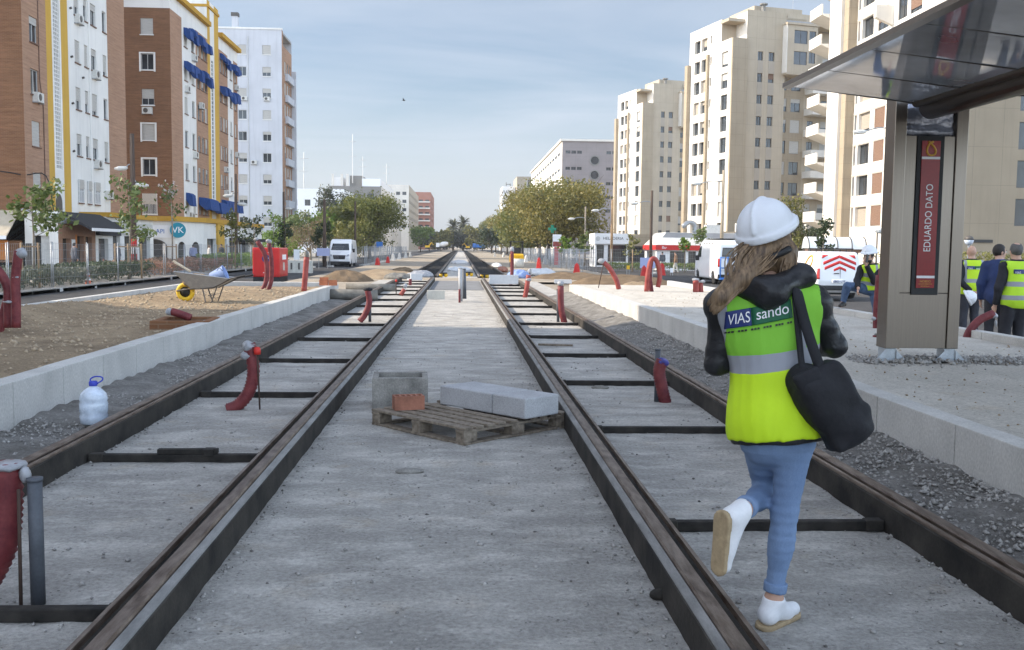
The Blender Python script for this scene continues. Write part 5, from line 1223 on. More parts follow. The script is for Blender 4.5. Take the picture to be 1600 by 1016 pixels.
def archpoly(u0, u1, z0, zs, k=.45): return [(u0, z0-GZ), (u1, z0-GZ)]+[((u0+u1)/2+(u1-u0)/2*math.cos(a), zs-GZ+k*(u1-u0)/2*2*math.sin(a)*.5) for a in np.linspace(0, PI, 12)]
wall(t, (-5.6, 0), (0, 0), GZ, 3.35, M['plaster'])
MB().prism(archpoly(-3.15, -.65, 0, 1.25, .5), 'y', -.02, -.004).build('arched_window', M['glass2'], t, auto=True)
b = MB(); ap = archpoly(-3.15, -.65, 0, 1.25, .5)
b.tube([(u, -.03, z) for u, z in ap]+[(ap[0][0], -.03, ap[0][1])], .05, 5).tube([(-1.9, -.03, .0-GZ), (-1.9, -.03, 1.85-GZ)], .04, 5); b.build('arch_frame', M['frame_dark'], t)
p0, p1 = (0, 0), (1.3, 4)
wall(t, p0, p1, GZ, 3.35, M['plaster'])
dv = Vector((1.3, 4, 0)).normalized(); nv = Vector((dv.y, -dv.x, 0))
fm = lambda u, z, k=.01: frame_mtx(dv*u+nv*k+Vector((0, 0, z-GZ)), dv, (0, 0, 1))
for u in (.9, 2.9):
    b = MB().prism([(x, z+GZ) for x, z in archpoly(-.5, .5, 0, 1.2, 1.0)], 'z', 0, .02).xf(fm(u, 0)); b.build('arched_window', M['glass2'], t, auto=True)
disc = MB().cyl((0, 0, 0), (0, 0, .08), .62, n=28).xf(frame_mtx(Vector((.28, -.12, 2.62-GZ)), (.93, .36, 0), (0, 0, 1))); dsc = disc.build('round_sign', M['teal'], t)
text_obj('VK', .72, M['print_white'], dsc, frame_mtx(Vector((.28, -.12, 2.62-GZ))+Vector((.36, -.93, 0))*.085, (.93, .36, 0), (0, 0, 1)), depth=.01)
wall(t, p1, (1.3, 28), GZ, 3.35, M['plaster'], [(1, 4, -.3, 2), (5, 8, -.3, 2), (9, 12, -.3, 2), (13, 17, -.3, 2), (18, 23, -.3, 2)], .2)
part_box(t, 'shop_glass', M['glass2'], .9, .95, 4.2, 27.8, GZ+.02, 2.6)
part_box(t, 'sign_band', M['print_white'], -4.2, -.05, -.06, -.002, 2.0, 3.0)
text_obj('API', .5, M['signblue_dk'] if 'signblue_dk' in M else M['bluep'], t, frame_mtx((-1.15, -.066, 2.5-GZ), (1, 0, 0), (0, 0, 1)))
MB().prism([(-5.8, -.25), (.15, -.25), (1.55, 3.9), (1.55, 28.2), (-5.8, 28.2)], 'z', 3.352-GZ, 3.75-GZ).build('cornice', M['cornice'], t, auto=True)
part_box(t, 'ochre_pier', M['yellow'], 1.31, 1.5, 8, 10.4, GZ, 3.35); part_box(t, 'awning', M['awn_dark'], 1.31, 2.6, 13, 18, 1.9, 2.15); part_box(t, 'awning', M['awn_dark'], 1.31, 2.8, 19, 26, 1.8, 2.1)
part_box(t, 'terrace_rail', M['white'], -4, -1.5, -1.2, -1.15, .45, .55)
for x in (-4, -3.15, -2.35, -1.55): part_box(t, 'terrace_post', M['white'], x, x+.06, -1.2, -1.14, GZ, .449)
# ------------------------------------------------------------------ vegetation
def leaf_mesh(P, size, m, seed, name='crown', flat=0.0, aspect=.6):
    rs = np.random.RandomState(seed); n = len(P)
    a = rs.normal(size=(n, 3)); a /= np.linalg.norm(a, axis=1)[:, None]
    b = rs.normal(size=(n, 3)); b[:, 2] *= 1-flat; b -= a*(a*b).sum(1)[:, None]; b /= np.linalg.norm(b, axis=1)[:, None]
    s = size*(.6+.8*rs.rand(n))[:, None]
    v = np.stack([P-a*s*.5, P+b*s*aspect*.5, P+a*s*.5, P-b*s*aspect*.5], 1)
    f = np.arange(4*n).reshape(n, 4)
    return npmesh(name, v.reshape(-1, 3), f, m, False)
def blob_pts(blobs, n, seed, gap=.0, gs=1.0):
    rs = np.random.RandomState(seed); vol = np.array([b[3]*b[4]*b[5] for b in blobs])**.75; out = []
    k = rs.choice(len(blobs), n*2, p=vol/vol.sum()); B = np.array(blobs)[k]
    d = rs.normal(size=(n*2, 3)); d /= np.linalg.norm(d, axis=1)[:, None]
    r = (rs.rand(n*2)**.42)[:, None]*(1+.12*rs.normal(size=(n*2, 1)))
    P = B[:, :3]+d*r*B[:, 3:6]
    w = vnoise(P, gs, seed+9); P = P[w > gap-.35]
    return P[:n]
def tree(label, x, y, h, r, m, n, leaf, seed, cat='tree', name='plane_tree', trunk=.22, z0=-.3, clear=.33, grp=None, bark='bark', gap=.0, squash=1.0, nb=13, limbs=6):
    rs = random.Random(seed); t = thing(name, label, cat, (x, y, z0), 0, grp)
    zc = h*(clear+(1-clear)*.5); blobs = []
    for i in range(nb):
        a = rs.uniform(0, 6.28); q = rs.uniform(.25, .78)*r; zz = rs.uniform(-.34, .36)
        q *= math.sqrt(max(.15, 1-(zz/.5)**2))
        s = r*rs.uniform(.30, .48)
        blobs.append((q*math.cos(a), q*math.sin(a), zc+zz*h*(1-clear), s, s, s*squash*rs.uniform(.65, .9)))
    blobs.append((0, 0, zc, r*.55, r*.55, h*(1-clear)*.36))
    P = blob_pts(blobs, n, seed, gap, 2.2/r*2)
    P = P[P[:, 2] > h*clear*.8]
    link('crown', leaf_mesh(P, leaf, M[m], seed), t)
    b = MB(); zt = h*clear
    b.tube([(0, 0, -.1), (rs.uniform(-.1, .1), rs.uniform(-.1, .1), zt*.6), (0, 0, zt*1.1)], [trunk*1.25, trunk, trunk*.85], 9)
    for i in range(limbs):
        B = blobs[i]; e = Vector(B[:3]); s = Vector((0, 0, zt*rs.uniform(.8, 1.05))); mid = s.lerp(e, .5)+Vector((0, 0, .12*h*rs.uniform(0, 1)))
        b.tube([s, mid, e], [trunk*.6, trunk*.36, trunk*.12], 6)
        for _ in range(2):
            e2 = e+Vector((rs.uniform(-1, 1), rs.uniform(-1, 1), rs.uniform(.0, 1)))*r*.35
            b.tube([mid, mid.lerp(e2, .6), e2], [trunk*.28, trunk*.16, trunk*.05], 5)
    b.build('trunk', M[bark], t, True)
    return t
prow = [(13.6, 128, 11.0, 6.9), (13.2, 144, 11.4, 6.8), (13.2, 161, 11.6, 6.8), (13.4, 182, 10.6, 6.6), (13.4, 206, 10.6, 6.6), (13.4, 238, 10.8, 6.6), (13.4, 278, 11, 6.8), (13.6, 325, 11.4, 7.0), (14, 385, 13.6, 7.2), (14.5, 460, 14.5, 7.4)]
for i, (x, y, h, r) in enumerate(prow):
    tree(ORD[i]+' broad yellowing plane tree from the kiosk in the row right of the tracks', x, y, h, r, 'L_plane' if i % 2 == 0 else 'L_plane_green', 17000 if i < 3 else 9000, .36 if i < 3 else .6, 100+i, grp='plane trees in a row right of the tracks', trunk=.26, clear=.20, nb=26)
tree('dark round tree standing in front of the right plane row', 8.4, 262, 7.6, 4.2, 'L_dark', 1800, .55, 130, name='round_tree', clear=.2)
tree('big round olive green tree left of the tracks behind the white van', -13.2, 141, 9.6, 6.0, 'L_plane_green', 16000, .32, 140, name='round_tree', trunk=.25, clear=.14, nb=26)
tree('yellow green tree half hidden left of the big round tree', -18.6, 150, 8.4, 5.0, 'L_plane_green', 6500, .40, 141, name='round_tree', clear=.2)
tree('dry tan tree with few leaves beside the white gable', -18.2, 118, 5.9, 3.6, 'L_dry', 2600, .20, 142, name='dry_tree', clear=.15, bark='bark_pale', gap=.25, trunk=.14)
tree('bright green tree beside the white gable', -23.5, 138, 7.0, 3.2, 'L_young', 2200, .34, 143, name='round_tree', clear=.2)
tree('tall grey green tree behind the left tree group', -22.5, 172, 12.6, 3.6, 'L_grey', 2600, .42, 144, name='eucalyptus', clear=.3, squash=1.3)
tree('second tall grey green tree beside the tallest one of the left group', -20.2, 184, 11.6, 3.4, 'L_grey', 2400, .42, 145, name='eucalyptus', clear=.3, squash=1.3)
tree('small yellow tree right beside the white van', -12.0, 108, 3.6, 2.2, 'L_olive', 1200, .24, 146, name='round_tree', clear=.15, trunk=.1)
tree('fresh green tree far down the left side before the red block', -14.5, 350, 9.6, 5.2, 'L_bright', 1800, .8, 147, name='round_tree', clear=.15)
for i, (x, y, h, r) in enumerate([(-8.0, 385, 9.5, 6), (-3.2, 392, 9, 5.5), (1.2, 395, 8.6, 5), (5.4, 388, 11, 5), (-13, 400, 9, 5), (9, 402, 8, 5)]):
    tree(['dark bushy tree left of the far palms', 'dark bushy tree under the smaller palm', 'dark bushy tree under the taller palm', 'dark bushy tree right of the far palms', 'farther dark tree at the left end of the palm group', 'low dark tree at the right end of the palm group'][i], x, y, h, r, 'L_olive' if i in (0, 3, 5) else 'L_grey', 2600, .9, 150+i, name='bushy_tree', clear=.1, trunk=.2)
tree('leafy green tree growing between the tower and the block with slanted balconies', 38.0, 108, 8.6, 2.9, 'L_olive', 2600, .32, 160, name='round_tree', clear=.15, squash=1.3)
tree('low dark bush at the foot of the leafy tree by the tower', 41, 106, 5, 2.6, 'L_dark', 1500, .3, 161, name='bush', cat='bush', clear=.05)
tree('olive tree filling the gap right behind the white van', -15.5, 126, 5.2, 3.4, 'L_olive', 3500, .34, 170, name='round_tree', clear=.12)
tree('low yellow green tree between the dry tree and the eucalyptus', -20.6, 140, 6.6, 4.0, 'L_bright', 3600, .36, 171, name='round_tree', clear=.12)
tree('dull green tree behind the big round left tree', -17.5, 175, 10.4, 5.0, 'L_grey', 4500, .5, 172, name='round_tree', clear=.15)
def palm(label, x, y, h, seed):
    rs = random.Random(seed); t = thing('palm_tree', label, 'palm', (x, y, -.3))
    MB().tube([(0, 0, 0), (.1, 0, h*.5), (0, 0, h)], [.45, .4, .5], 8).build('trunk', M['bark'], t, True)
    b = MB()
    for i in range(90):
        a = rs.uniform(0, 6.28); el = rs.uniform(-.7, 1.35); L = rs.uniform(3.6, 5.0); p = Vector((0, 0, h)); d = Vector((math.cos(a)*math.cos(el), math.sin(a)*math.cos(el), math.sin(el))); s = Vector((-math.sin(a), math.cos(a), 0)); pr = None
        for k in range(7):
            w_ = .34*math.sin(PI*(k+.6)/7.2); cur = (p+s*w_-Vector((0, 0, w_*.4)), p, p-s*w_-Vector((0, 0, w_*.4)))
            if pr: b.quad(pr[0], pr[1], cur[1], cur[0]); b.quad(pr[1], pr[2], cur[2], cur[1])
            pr = cur; p = p+d*(L/7); d = (d-Vector((0, 0, .16))).normalized()
    b.build('crown', M['L_palm'], t)
palm('smaller of the two far palms rising over the end of the tracks', -3.3, 412, 10.4, 1); palm('taller of the two far palms rising over the end of the tracks', .9, 410, 11.8, 2)
def young(label, px, Y, ytop, m, n, leaf, seed, stakes=2, blossom=False, spread=.22, low=.35):
    rs = random.Random(seed); b0 = D(px, 400, Y); x = b0.x; zt = D(px, ytop, Y).z; z0 = -.24; h = zt-z0
    t = thing('young_tree', label, 'young tree', (x, Y, z0), 0, 'young street trees tied to stakes')
    b = MB(); b.tube([(0, 0, 0), (.04, 0, h*.5), (-.02, 0, h*.92)], [.05, .04, .015], 6); P = []
    for i in range(11):
        z = h*(low+(.95-low)*i/11); a = rs.uniform(0, 6.28); L = h*spread*rs.uniform(.5, 1.1)*(1.15-.5*i/11)
        e = Vector((L*math.cos(a), L*math.sin(a), z+L*.5)); b.tube([(0, 0, z), e*.5+Vector((0, 0, z*.5)), e], [.016, .011, .005], 4)
        for k in range(n//11):
            q = Vector((0, 0, z)).lerp(e, rs.uniform(.3, 1.1)); P.append(q+Vector((rs.gauss(0, 1), rs.gauss(0, 1), rs.gauss(0, 1)))*h*.035)
    b.build('trunk', M['bark_pale'], t, True)
    link('crown', leaf_mesh(np.array([tuple(p) for p in P]), leaf, M[m], seed, flat=.4), t)
    if blossom: link('blossom', leaf_mesh(np.array([tuple(p) for p in P if p.z > h*.8][::2])+.05, leaf*.9, M['L_blossom'], seed+3), t)
    if stakes:
        s_ = thing('tree_stakes', 'timber stakes bracing the '+label, 'tree stakes', (x, Y-.25, z0), 0, 'timber stakes beside young trees')
        for k in range(stakes): MB().tube([((k-.5*(stakes-1))*.62, 0, 0), ((k-.5*(stakes-1))*.62+rs.uniform(-.03, .03), 0, 1.75)], .045, 7).build('stake', M['stake'], s_, True)
        if stakes > 1: MB().ob((0, 0, 1.6), (.62*(stakes-1)+.1, .03, .06)).build('brace', M['stake'], s_)
    return t
young('wide young tree with drooping dark leaves at the left edge', 52, 38, 292, 'L_young', 420, .26, 1, 2, spread=.32, low=.5)
young('tall slender young tree beside the red and white banded pole', 203, 48, 274, 'L_young', 420, .24, 2, 3, spread=.17)
young('young tree with pale blossom in front of the white corner shop', 269, 56, 284, 'L_young', 150, .22, 3, 2, True, .14, .62)
young('young tree standing before the ochre pier', 362, 70, 328, 'L_olive', 300, .26, 4, 2, spread=.2, low=.5)
young('small dark young tree in front of the white gable', 397, 78, 336, 'L_dark', 300, .26, 5, 1, spread=.25, low=.45)
young('thin sparse young tree with fresh leaves before the white gable', 427, 85, 326, 'L_bright', 110, .26, 6, 0, spread=.16)
young('dense dark young tree right of the generator', 446, 92, 350, 'L_dark', 420, .3, 7, 1, spread=.26, low=.4)
young('dark young tree by the timber lamp pole left of the van', 509, 96, 345, 'L_dark', 260, .3, 8, 0, spread=.24, low=.5)
young('dark young tree just left of the white van roof', 504, 104, 357, 'L_dark', 320, .3, 9, 0, spread=.3, low=.4)
young('bright young tree with a yellow disc beside the red panel', 886, 80, 370, 'L_bright', 260, .26, 10, 1, spread=.28, low=.5)
young('round young tree beside the white kiosk', 905, 84, 368, 'L_young', 420, .26, 11, 1, spread=.3, low=.45)
young('brownish young tree in front of the tan annex', 988, 76, 368, 'L_olive', 300, .2, 12, 1, spread=.24, low=.4)
young('fresh young tree in front of the red fascia', 1070, 74, 372, 'L_bright', 160, .28, 13, 0, spread=.2, low=.6)
young('young tree above the tall white van with the blue rack', 1096, 70, 355, 'L_young', 260, .26, 14, 0, spread=.22, low=.5)
young('young tree behind the small white van', 1285, 58, 340, 'L_dark', 380, .24, 15, 1, spread=.16, low=.4)
def hedge(label, x0, x1, y0, y1, z1, m, n, leaf, seed, z0=-.22, name='hedge'):
    rs = np.random.RandomState(seed); t = thing(name, label, 'hedge', ((x0+x1)/2, (y0+y1)/2, z0))
    P = rs.rand(n, 3)*np.array([x1-x0, y1-y0, 1])-np.array([(x1-x0)/2, (y1-y0)/2, 0])
    hh = (z1-z0)*(.82+.16*vnoise(P*np.array([1, 1, 0]), 1.7, seed)); P[:, 2] = hh*(rs.rand(n)**.45)
    link('foliage', leaf_mesh(P, leaf, M[m], seed, 'foliage', aspect=.4), t)
hedge('grey green lavender hedge by the traffic cone', -19, -15.7, 32.5, 43, .62, 'L_lav', 9000, .17, 1)
hedge('dark green clipped hedge right of the lavender', -19, -15.7, 43.4, 50.5, .72, 'L_dark', 6000, .17, 2)
hedge('pink flowering hedge in front of the white corner shop', -19, -15.7, 52, 68, .75, 'L_pink', 8000, .18, 3)
hedge('bright green hedge left of the red generator', -19, -15.7, 70, 90, 1.0, 'L_bright', 6000, .22, 4)
hedge('yellow green hedge at the foot of the white gable', -27, -22, 128, 138, 4.0, 'L_bright', 2200, .4, 5)
hedge('long clipped hedge behind the men at the right edge', 27.5, 50, 61, 63, 2.05, 'L_olive', 7000, .2, 6)
hedge('low hedge strip in front of the kiosks', 12, 24, 79, 81, .55, 'L_young', 3500, .2, 7)
# ------------------------------------------------------------------ fences, barriers, cones, poles
def fence_panel(first=[None], W=3.4):
    if first[0] is None:
        t = thing('fence_panel', 'x', 'fence', (0, 0, 0)); 
        for s in (-1, 1):
            MB().tube([(s*W/2, 0, .0), (s*W/2, 0, 1.9)], .019, 7).build('post', M['steel'], t, True)
            MB().ob((s*W/2, 0, .07), (.24, .62, .14)).build('foot', M['kerb'], t, bev=.02)
        b = MB(); q = .003
        for x in np.linspace(-W/2+.1, W/2-.1, 24): b.box(x-q, x+q, -q, q, .2, 1.85)
        for z in (.2, .55, .9, 1.25, 1.6, 1.85): b.box(-W/2+.025, W/2-.025, .005, .005+2*q, z-q*1.5, z+q*1.5)
        b.build('wire_mesh', M['steel'], t); first[0] = t; return t
    return dup(first[0])
def fence_line(label, grp, pts, step=3.5):
    n = 0
    for (x0, y0), (x1, y1) in zip(pts[:-1], pts[1:]):
        d = Vector((x1-x0, y1-y0)); k = max(1, round(d.length/step))
        for i in range(k):
            t = fence_panel(); c = Vector((x0, y0))+d*((i+.5)/k); n += 1
            t.location = (c.x, c.y, -.37); t.rotation_euler = (0, RND.uniform(-.02, .02), math.atan2(d.y, d.x)+RND.uniform(-.05, .05))
            t['label'] = (ORD[n-1] if n <= 15 else 'far')+' '+label if n <= 15 else 'distant '+label.replace(' from the camera', '')
            t['group'] = grp
fence_line('wire fence panel from the camera beside the left hedges', 'wire fence panels beside the left hedges', [(-15.55, 27), (-15.55, 76)])
fence_line('wire fence panel from the camera along the left road edge past the van', 'wire fence panels past the white van', [(-12.6, 82), (-9.2, 92), (-9.2, 165)])
fence_line('wire fence panel from the camera across the right side before the kiosks', 'wire fence panels before the kiosks', [(8.6, 76), (15, 74.5), (22, 72)])
fence_line('wire fence panel from the camera along the right far track', 'wire fence panels along the right far track', [(8.4, 66), (8.6, 170)])
fence_line('wire fence panel from the camera in the stored rows beside the red barrier', 'stored wire fence panels beside the red barrier', [(6.6, 71), (9.8, 71.6), (7.2, 72.4), (9.9, 73.2)], 3.2)
def barrier(label, px, py, Y, m, grp, z=-.36, h=.85, w=.5):
    c = G(px, py, z); c.x *= Y/c.y; t = thing('barrier', label, 'barrier', (c.x, Y, z), RND.uniform(-.3, .3), grp)
    MB().prism([(-w/2, 0), (w/2, 0), (w*.42, h*.2), (w*.2, h*.92), (w*.12, h), (-w*.12, h), (-w*.2, h*.92), (-w*.42, h*.2)], 'y', -.22, .22).build('body', M[m], t, bev=.03)
    MB().ob((0, 0, h+.03), (.05, .3, .06)).build('lug', M[m], t)
    return t
g_ = 'red traffic barriers'
barrier('red barrier on the left road nearer the van', 590, 419, 84, 'barrier_red', g_); barrier('red barrier on the left road farther from the van', 606, 415, 96, 'barrier_red', g_)
barrier('bright red barrier standing beside the right dirt mound', 901, 433, 60, 'barrier_red', g_, h=.95, w=.6); barrier('tilted dark red barrier left of the stored fence panels', 842, 417, 76, 'barrier_red', g_, h=1.1, w=.45)
barrier('red barrier just beside the arched conduits', 1006, 432, 62, 'barrier_red', g_, h=.8); barrier('red barrier in front of the bar with the red fascia', 1034, 427, 70, 'barrier_red', g_, h=.85)
for i, (px, py, Y) in enumerate([(614, 409, 112), (624, 406, 125), (634, 404, 140), (641, 402, 155), (832, 408, 140), (822, 412, 112), (838, 404, 122), (773, 400, 175), (787, 402, 165), (852, 412, 100)]):
    barrier(ORD[i]+' white plastic barrier from the left among those at the far road edges', px, py, Y, 'barrier_white', 'white plastic barriers at the far road edges', h=1.0, w=.55)
c = G(138, 449, -.36); t = thing('traffic_cone', 'orange traffic cone with white bands by the lavender hedge', 'cone', c)
MB().box(-.19, .19, -.19, .19, 0, .035).lathe([(.14, .036), (.11, .22), (.112, .22), (.03, .72), (.01, .73)], n=16).build('body', M['cone'], t, bev=.004)
MB().lathe([(.103, .30), (.083, .43), (.08, .43), (.1, .30)], n=16).lathe([(.066, .52), (.05, .62), (.047, .62), (.063, .52)], n=16).build('band', M['print_white'], t)
def board(label, x0, x1, y0, y1, Y, m, z=-.36, leg=True, txt=None):
    a, c = D(x0, y1, Y), D(x1, y0, Y); t = thing('sign_board', label, 'sign board', ((a.x+c.x)/2, Y, z)); w_ = (c.x-a.x)/2
    MB().box(-w_, w_, -.015, .015, a.z-z, c.z-z).build('panel', M[m], t)
    if leg:
        for s in (-1, 1): MB().tube([(s*w_*.7, .03, 0), (s*w_*.7, .03, a.z-z)], .025, 6).build('leg', M['steel'], t)
board('lavender back of a sign board standing before the white van', 495, 515, 388, 400, 80, 'signblue')
board('tall white notice board right of the generator', 459, 468, 390, 406, 74, 'print_white')
board('lavender board on the fence beside the arched conduits', 1000, 1024, 403, 419, 66, 'signblue')
board('small white notice in front of the bar', 1047, 1052, 419, 426, 70, 'print_white')
board('yellow works sign beside the right dirt mound', 979, 984, 415, 421, 66, 'yellow_p')
board('blue board far down the left fence', 588, 598, 378, 387, 118, 'bluep')
t = thing('utility_box', 'pale concrete utility box with dark vents right of the generator', 'utility box', (D(467, 400, 66).x, 66, -.36))
MB().box(-.9, .9, -.35, .35, 0, .85).build('body', M['greyblock'], t, bev=.03)
for x in (-.5, 0): MB().box(x, x+.12, -.37, -.351, .25, .7).build('vent', M['frame_dark'], t)
t = thing('info_panel', 'red and white street panel beside the white kiosk', 'street panel', (D(870, 390, 96).x, 96, -.3))
MB().box(-.42, .42, -.2, .2, 1.95, 3.2).build('top_box', M['print_white'], t, bev=.03); MB().box(-.40, .40, -.215, -.201, 2.0, 2.5).build('red_band', M['conduit2'], t); MB().box(-.28, .28, -.18, .18, 0, 1.94).build('column', M['redtrim'], t, bev=.03)
t = thing('pharmacy_cross', 'green pharmacy cross on a bracket under the plane trees', 'pharmacy sign', D(863, 358, 120))
M['greencross'] = mat('green cross panel', (.01, .22, .13), .4)
MB().box(-.5, .5, -.08, .08, -.17, .17).box(-.17, .17, -.081, .081, .171, .5).box(-.17, .17, -.081, .081, -.5, -.171).build('cross', M['greencross'], t)
MB().tube([(.45, .2, .1), (.45, .2, -4.0)], .07, 6).build('bracket_post', M['frame_dark'], t)
def lamp(label, px, ytop, Y, arms, m='pole', z=-.3, r=.09, name='street_lamp', bands=False):
    a = D(px, ytop, Y); t = thing(name, label, 'street lamp' if arms else 'pole', (a.x, Y, z))
    MB(t).tube([(a.x, Y, z), (a.x, Y, a.z)], [r*1.2, r*.8], 8).build('post', M[m], t, True)
    for hx, hy, ax_y in arms:
        h_ = D(hx, hy, Y); j = Vector((a.x, Y, D(px, ax_y, Y).z))
        MB(t).tube(smooth_path([j, j.lerp(h_, .5)+Vector((0, 0, .12)), h_], 3), .035, 6).build('arm', M['steel'], t, True)
        s = 1 if h_.x < a.x else -1
        MB(t).add(*_head(h_, s)).build('lamp_head', M['ac'], t)
    if bands:
        for k in range(4): MB(t).tube([(a.x, Y, .1+k*.42), (a.x, Y, .1+k*.42+.41)], r*1.1, 10).build('painted_band', M['barrier_red' if k % 2 else 'barrier_white'], t)
def _head(h, s):
    b = MB(); b.tube([h+Vector((.12*s, 0, .02)), h, h-Vector((.35*s, 0, .02)), h-Vector((.6*s, 0, .03))], [.06, .12, .14, .05], 8); return b.v, b.f
lamp('dark timber pole with two lamps and red and white painted bands, left', 206, 209, 55, [(196, 263, 258), (215, 289, 283)], bands=True, r=.15)
lamp('timber pole with two lamps in front of the blue awnings', 368, 272, 74, [(361, 306, 303), (374, 319, 315)], r=.12)
lamp('timber pole standing before the white gable', 443, 300, 96, [(448, 326, 322)], r=.13)
lamp('tall timber pole left of the white van', 507, 312, 84, [], r=.15, name='timber_pole')
lamp('thin timber pole in front of the big round left tree', 555, 315, 105, [], r=.13, name='timber_pole')
lamp('tall dark lamp pole with one arm left of the bar', 1019, 298, 82, [(995, 318, 316)], r=.12)
lamp('rusty lamp pole with one arm in front of the white kiosk', 957, 312, 92, [(934, 329, 327)], m='stake', r=.12)
lamp('thin lamp pole with one arm under the plane trees', 915, 323, 104, [(896, 342, 341)], m='bark_pale', r=.1)
lamp('pale lamp pole with long arm in front of the big tower', 1131, 266, 76, [(1093, 287, 284)], m='beige_dk', r=.13)
lamp('lamp with an arm sticking out from behind the totem', 1392, 196, 52, [(1350, 206, 201)], m='steel', r=.1)
lamp('small mushroom lamp on a thin post beyond the man on the phone', 1371, 360, 40, [(1371.5, 360.5, 360.2)], m='frame_dark', r=.04)
c = D(1514, 376, 34); t = thing('globe_lamp', 'round globe lamp on a short post behind the men', 'globe lamp', (c.x, 34, -.05))
MB(t).tube([(c.x, 34, -.05), (c.x, 34, c.z-.16)], .04, 8).build('post', M['steel'], t); MB(t).lathe([(.03, -.17), (.12, -.13), (.17, 0), (.12, .12), (.02, .17)], c, 16).build('globe', M['water'], t, True); MB(t).lathe([(.175, .02), (.13, .13), (.02, .185)], c, 16).build('hood', M['frame_dark'], t, True)
a, b_ = D(0, 268, 56), D(72, 275, 57); t = thing('overhead_cable', 'black cable strung across the brick gable at the left edge', 'cable', b_)
MB(t).tube(smooth_path([a-Vector((4, 0, -.2)), a, a.lerp(b_, .5)-Vector((0, 0, .08)), b_, b_+Vector((.4, 0, -2.2))], 4), .035, 5).build('cable', M['black'], t)
c = D(631, 157, 160); t = thing('bird', 'small dark bird flying in the open sky', 'bird', c)
sdf_obj('body', lambda p: smin(ellip(p, (0, 0, 0), (.22, .1, .09)), ellip(p, (.2, 0, .03), (.07, .06, .06)), .05), (-.4, -.2, -.2), (.4, .2, .2), .03, M['black'], t)
for s in (-1, 1): MB().prism([(-.12, 0), (.12, 0), (.02, .42), (-.16, .6)], 'z', 0, .02).xf(Matrix.Rotation(s*.5, 4, 'X') @ Matrix.Diagonal((1, s, 1, 1))).build('wing', M['black'], t, auto=True)
tl = MB().prism([(-.38, -.07), (-.18, -.03), (-.18, .03), (-.38, .07)], 'z', -.01, .01).build('tail', M['black'], t, auto=True)

# ------------------------------------------------------------------ vehicles
def van_fn(prof, hw, wheels, wr):
    def fn(p):
        x, y, z = np.abs(p[:, 0]), p[:, 1], p[:, 2]
        H = max(q[1] for q in prof); L = max(q[0] for q in prof)
        w_ = hw*(1-.10*np.clip((z-H*.45)/(H*.55), 0, 1)**1.5)-.10*np.clip((y-L*.8)/(L*.2), 0, 1)**2
        d = smax(poly2d(y, z, prof), x-w_, .14)
        for wy in wheels:
            d = np.maximum(d, -np.maximum(np.sqrt((y-wy)**2+(z-wr)**2)-wr*1.22, hw-.32-x))
        return d
    return fn
def drape(fn, grid, dirv, off):
    P = np.array(grid, float); n, m_, _ = P.shape; d = np.asarray(dirv, float)
    q = march(fn, P.reshape(-1, 3), d, 60, .3); bad = np.abs(fn(q)) > .02; q = q-d*off
    if bad.any() and not bad.all():
        g_ = np.where(~bad)[0]; S = P.reshape(-1, 3)
        for k_ in np.where(bad)[0]: q[k_] = q[g_[np.argmin(((S[g_]-S[k_])**2).sum(1))]]
    i = (np.arange(n-1)[:, None]*m_+np.arange(m_-1)[None]).ravel(); return q, np.stack([i, i+m_, i+m_+1, i+1], 1)
def patch(name, fn, corners, dirv, m, parent, off=.006, n=8, k=8):
    a, b, c, d = [np.array(v, float) for v in corners]
    g = [[(a*(1-u)+b*u)*(1-v)+(d*(1-u)+c*u)*v for v in np.linspace(0, 1, k)] for u in np.linspace(0, 1, n)]
    v, f = drape(fn, g, dirv, off); o = link(name, npmesh(name, v, f, m, True), parent)
    s = o.modifiers.new('solid', 'SOLIDIFY'); s.thickness = .006; s.offset = 0; return o
def van(label, loc, rz, prof, hw, wheels, wr, cat='van', name='van', h=.04, paint='vanwhite'):
    t = thing(name, label, cat, loc, rz); fn = van_fn(prof, hw, wheels, wr); L = max(q[0] for q in prof); H = max(q[1] for q in prof)
    sdf_obj('body', fn, (-hw-.1, -.12, .1), (hw+.1, L+.12, H+.1), h, M[paint], t)
    for wy in wheels:
        for s in (-1, 1):
            wo = MB().lathe([(wr*.62, -.1), (wr*.95, -.1), (wr, -.06), (wr, .06), (wr*.95, .1), (wr*.62, .1)], n=20).xf(Matrix.Translation((s*(hw-.15), wy, wr)) @ Matrix.Rotation(rad(90), 4, 'Y')).build('wheel', M['tyre'], t, True)
            MB().cyl((s*(hw-.21), wy, wr), (s*(hw-.075), wy, wr), wr*.6, wr*.55, 16).build('rim', M['rim'], wo)
    MB().box(-hw+.25, hw-.25, .3, L-.3, .18, .42).build('underside', M['black'], t)
    return t, fn
X_ = 2.0
BOX = [(0, .42), (-.02, .9), (.06, 2.2), (.2, 2.46), (3.5, 2.52), (4.0, 2.40), (4.72, 1.48), (5.32, 1.2), (5.45, .9), (5.42, .42), (5.2, .3), (.1, .3)]
t, fn = van('tall white panel van seen from behind, parked beyond the platform', (15.05, 52, -.36), 0, BOX, 1.02, (.95, 4.4), .34)
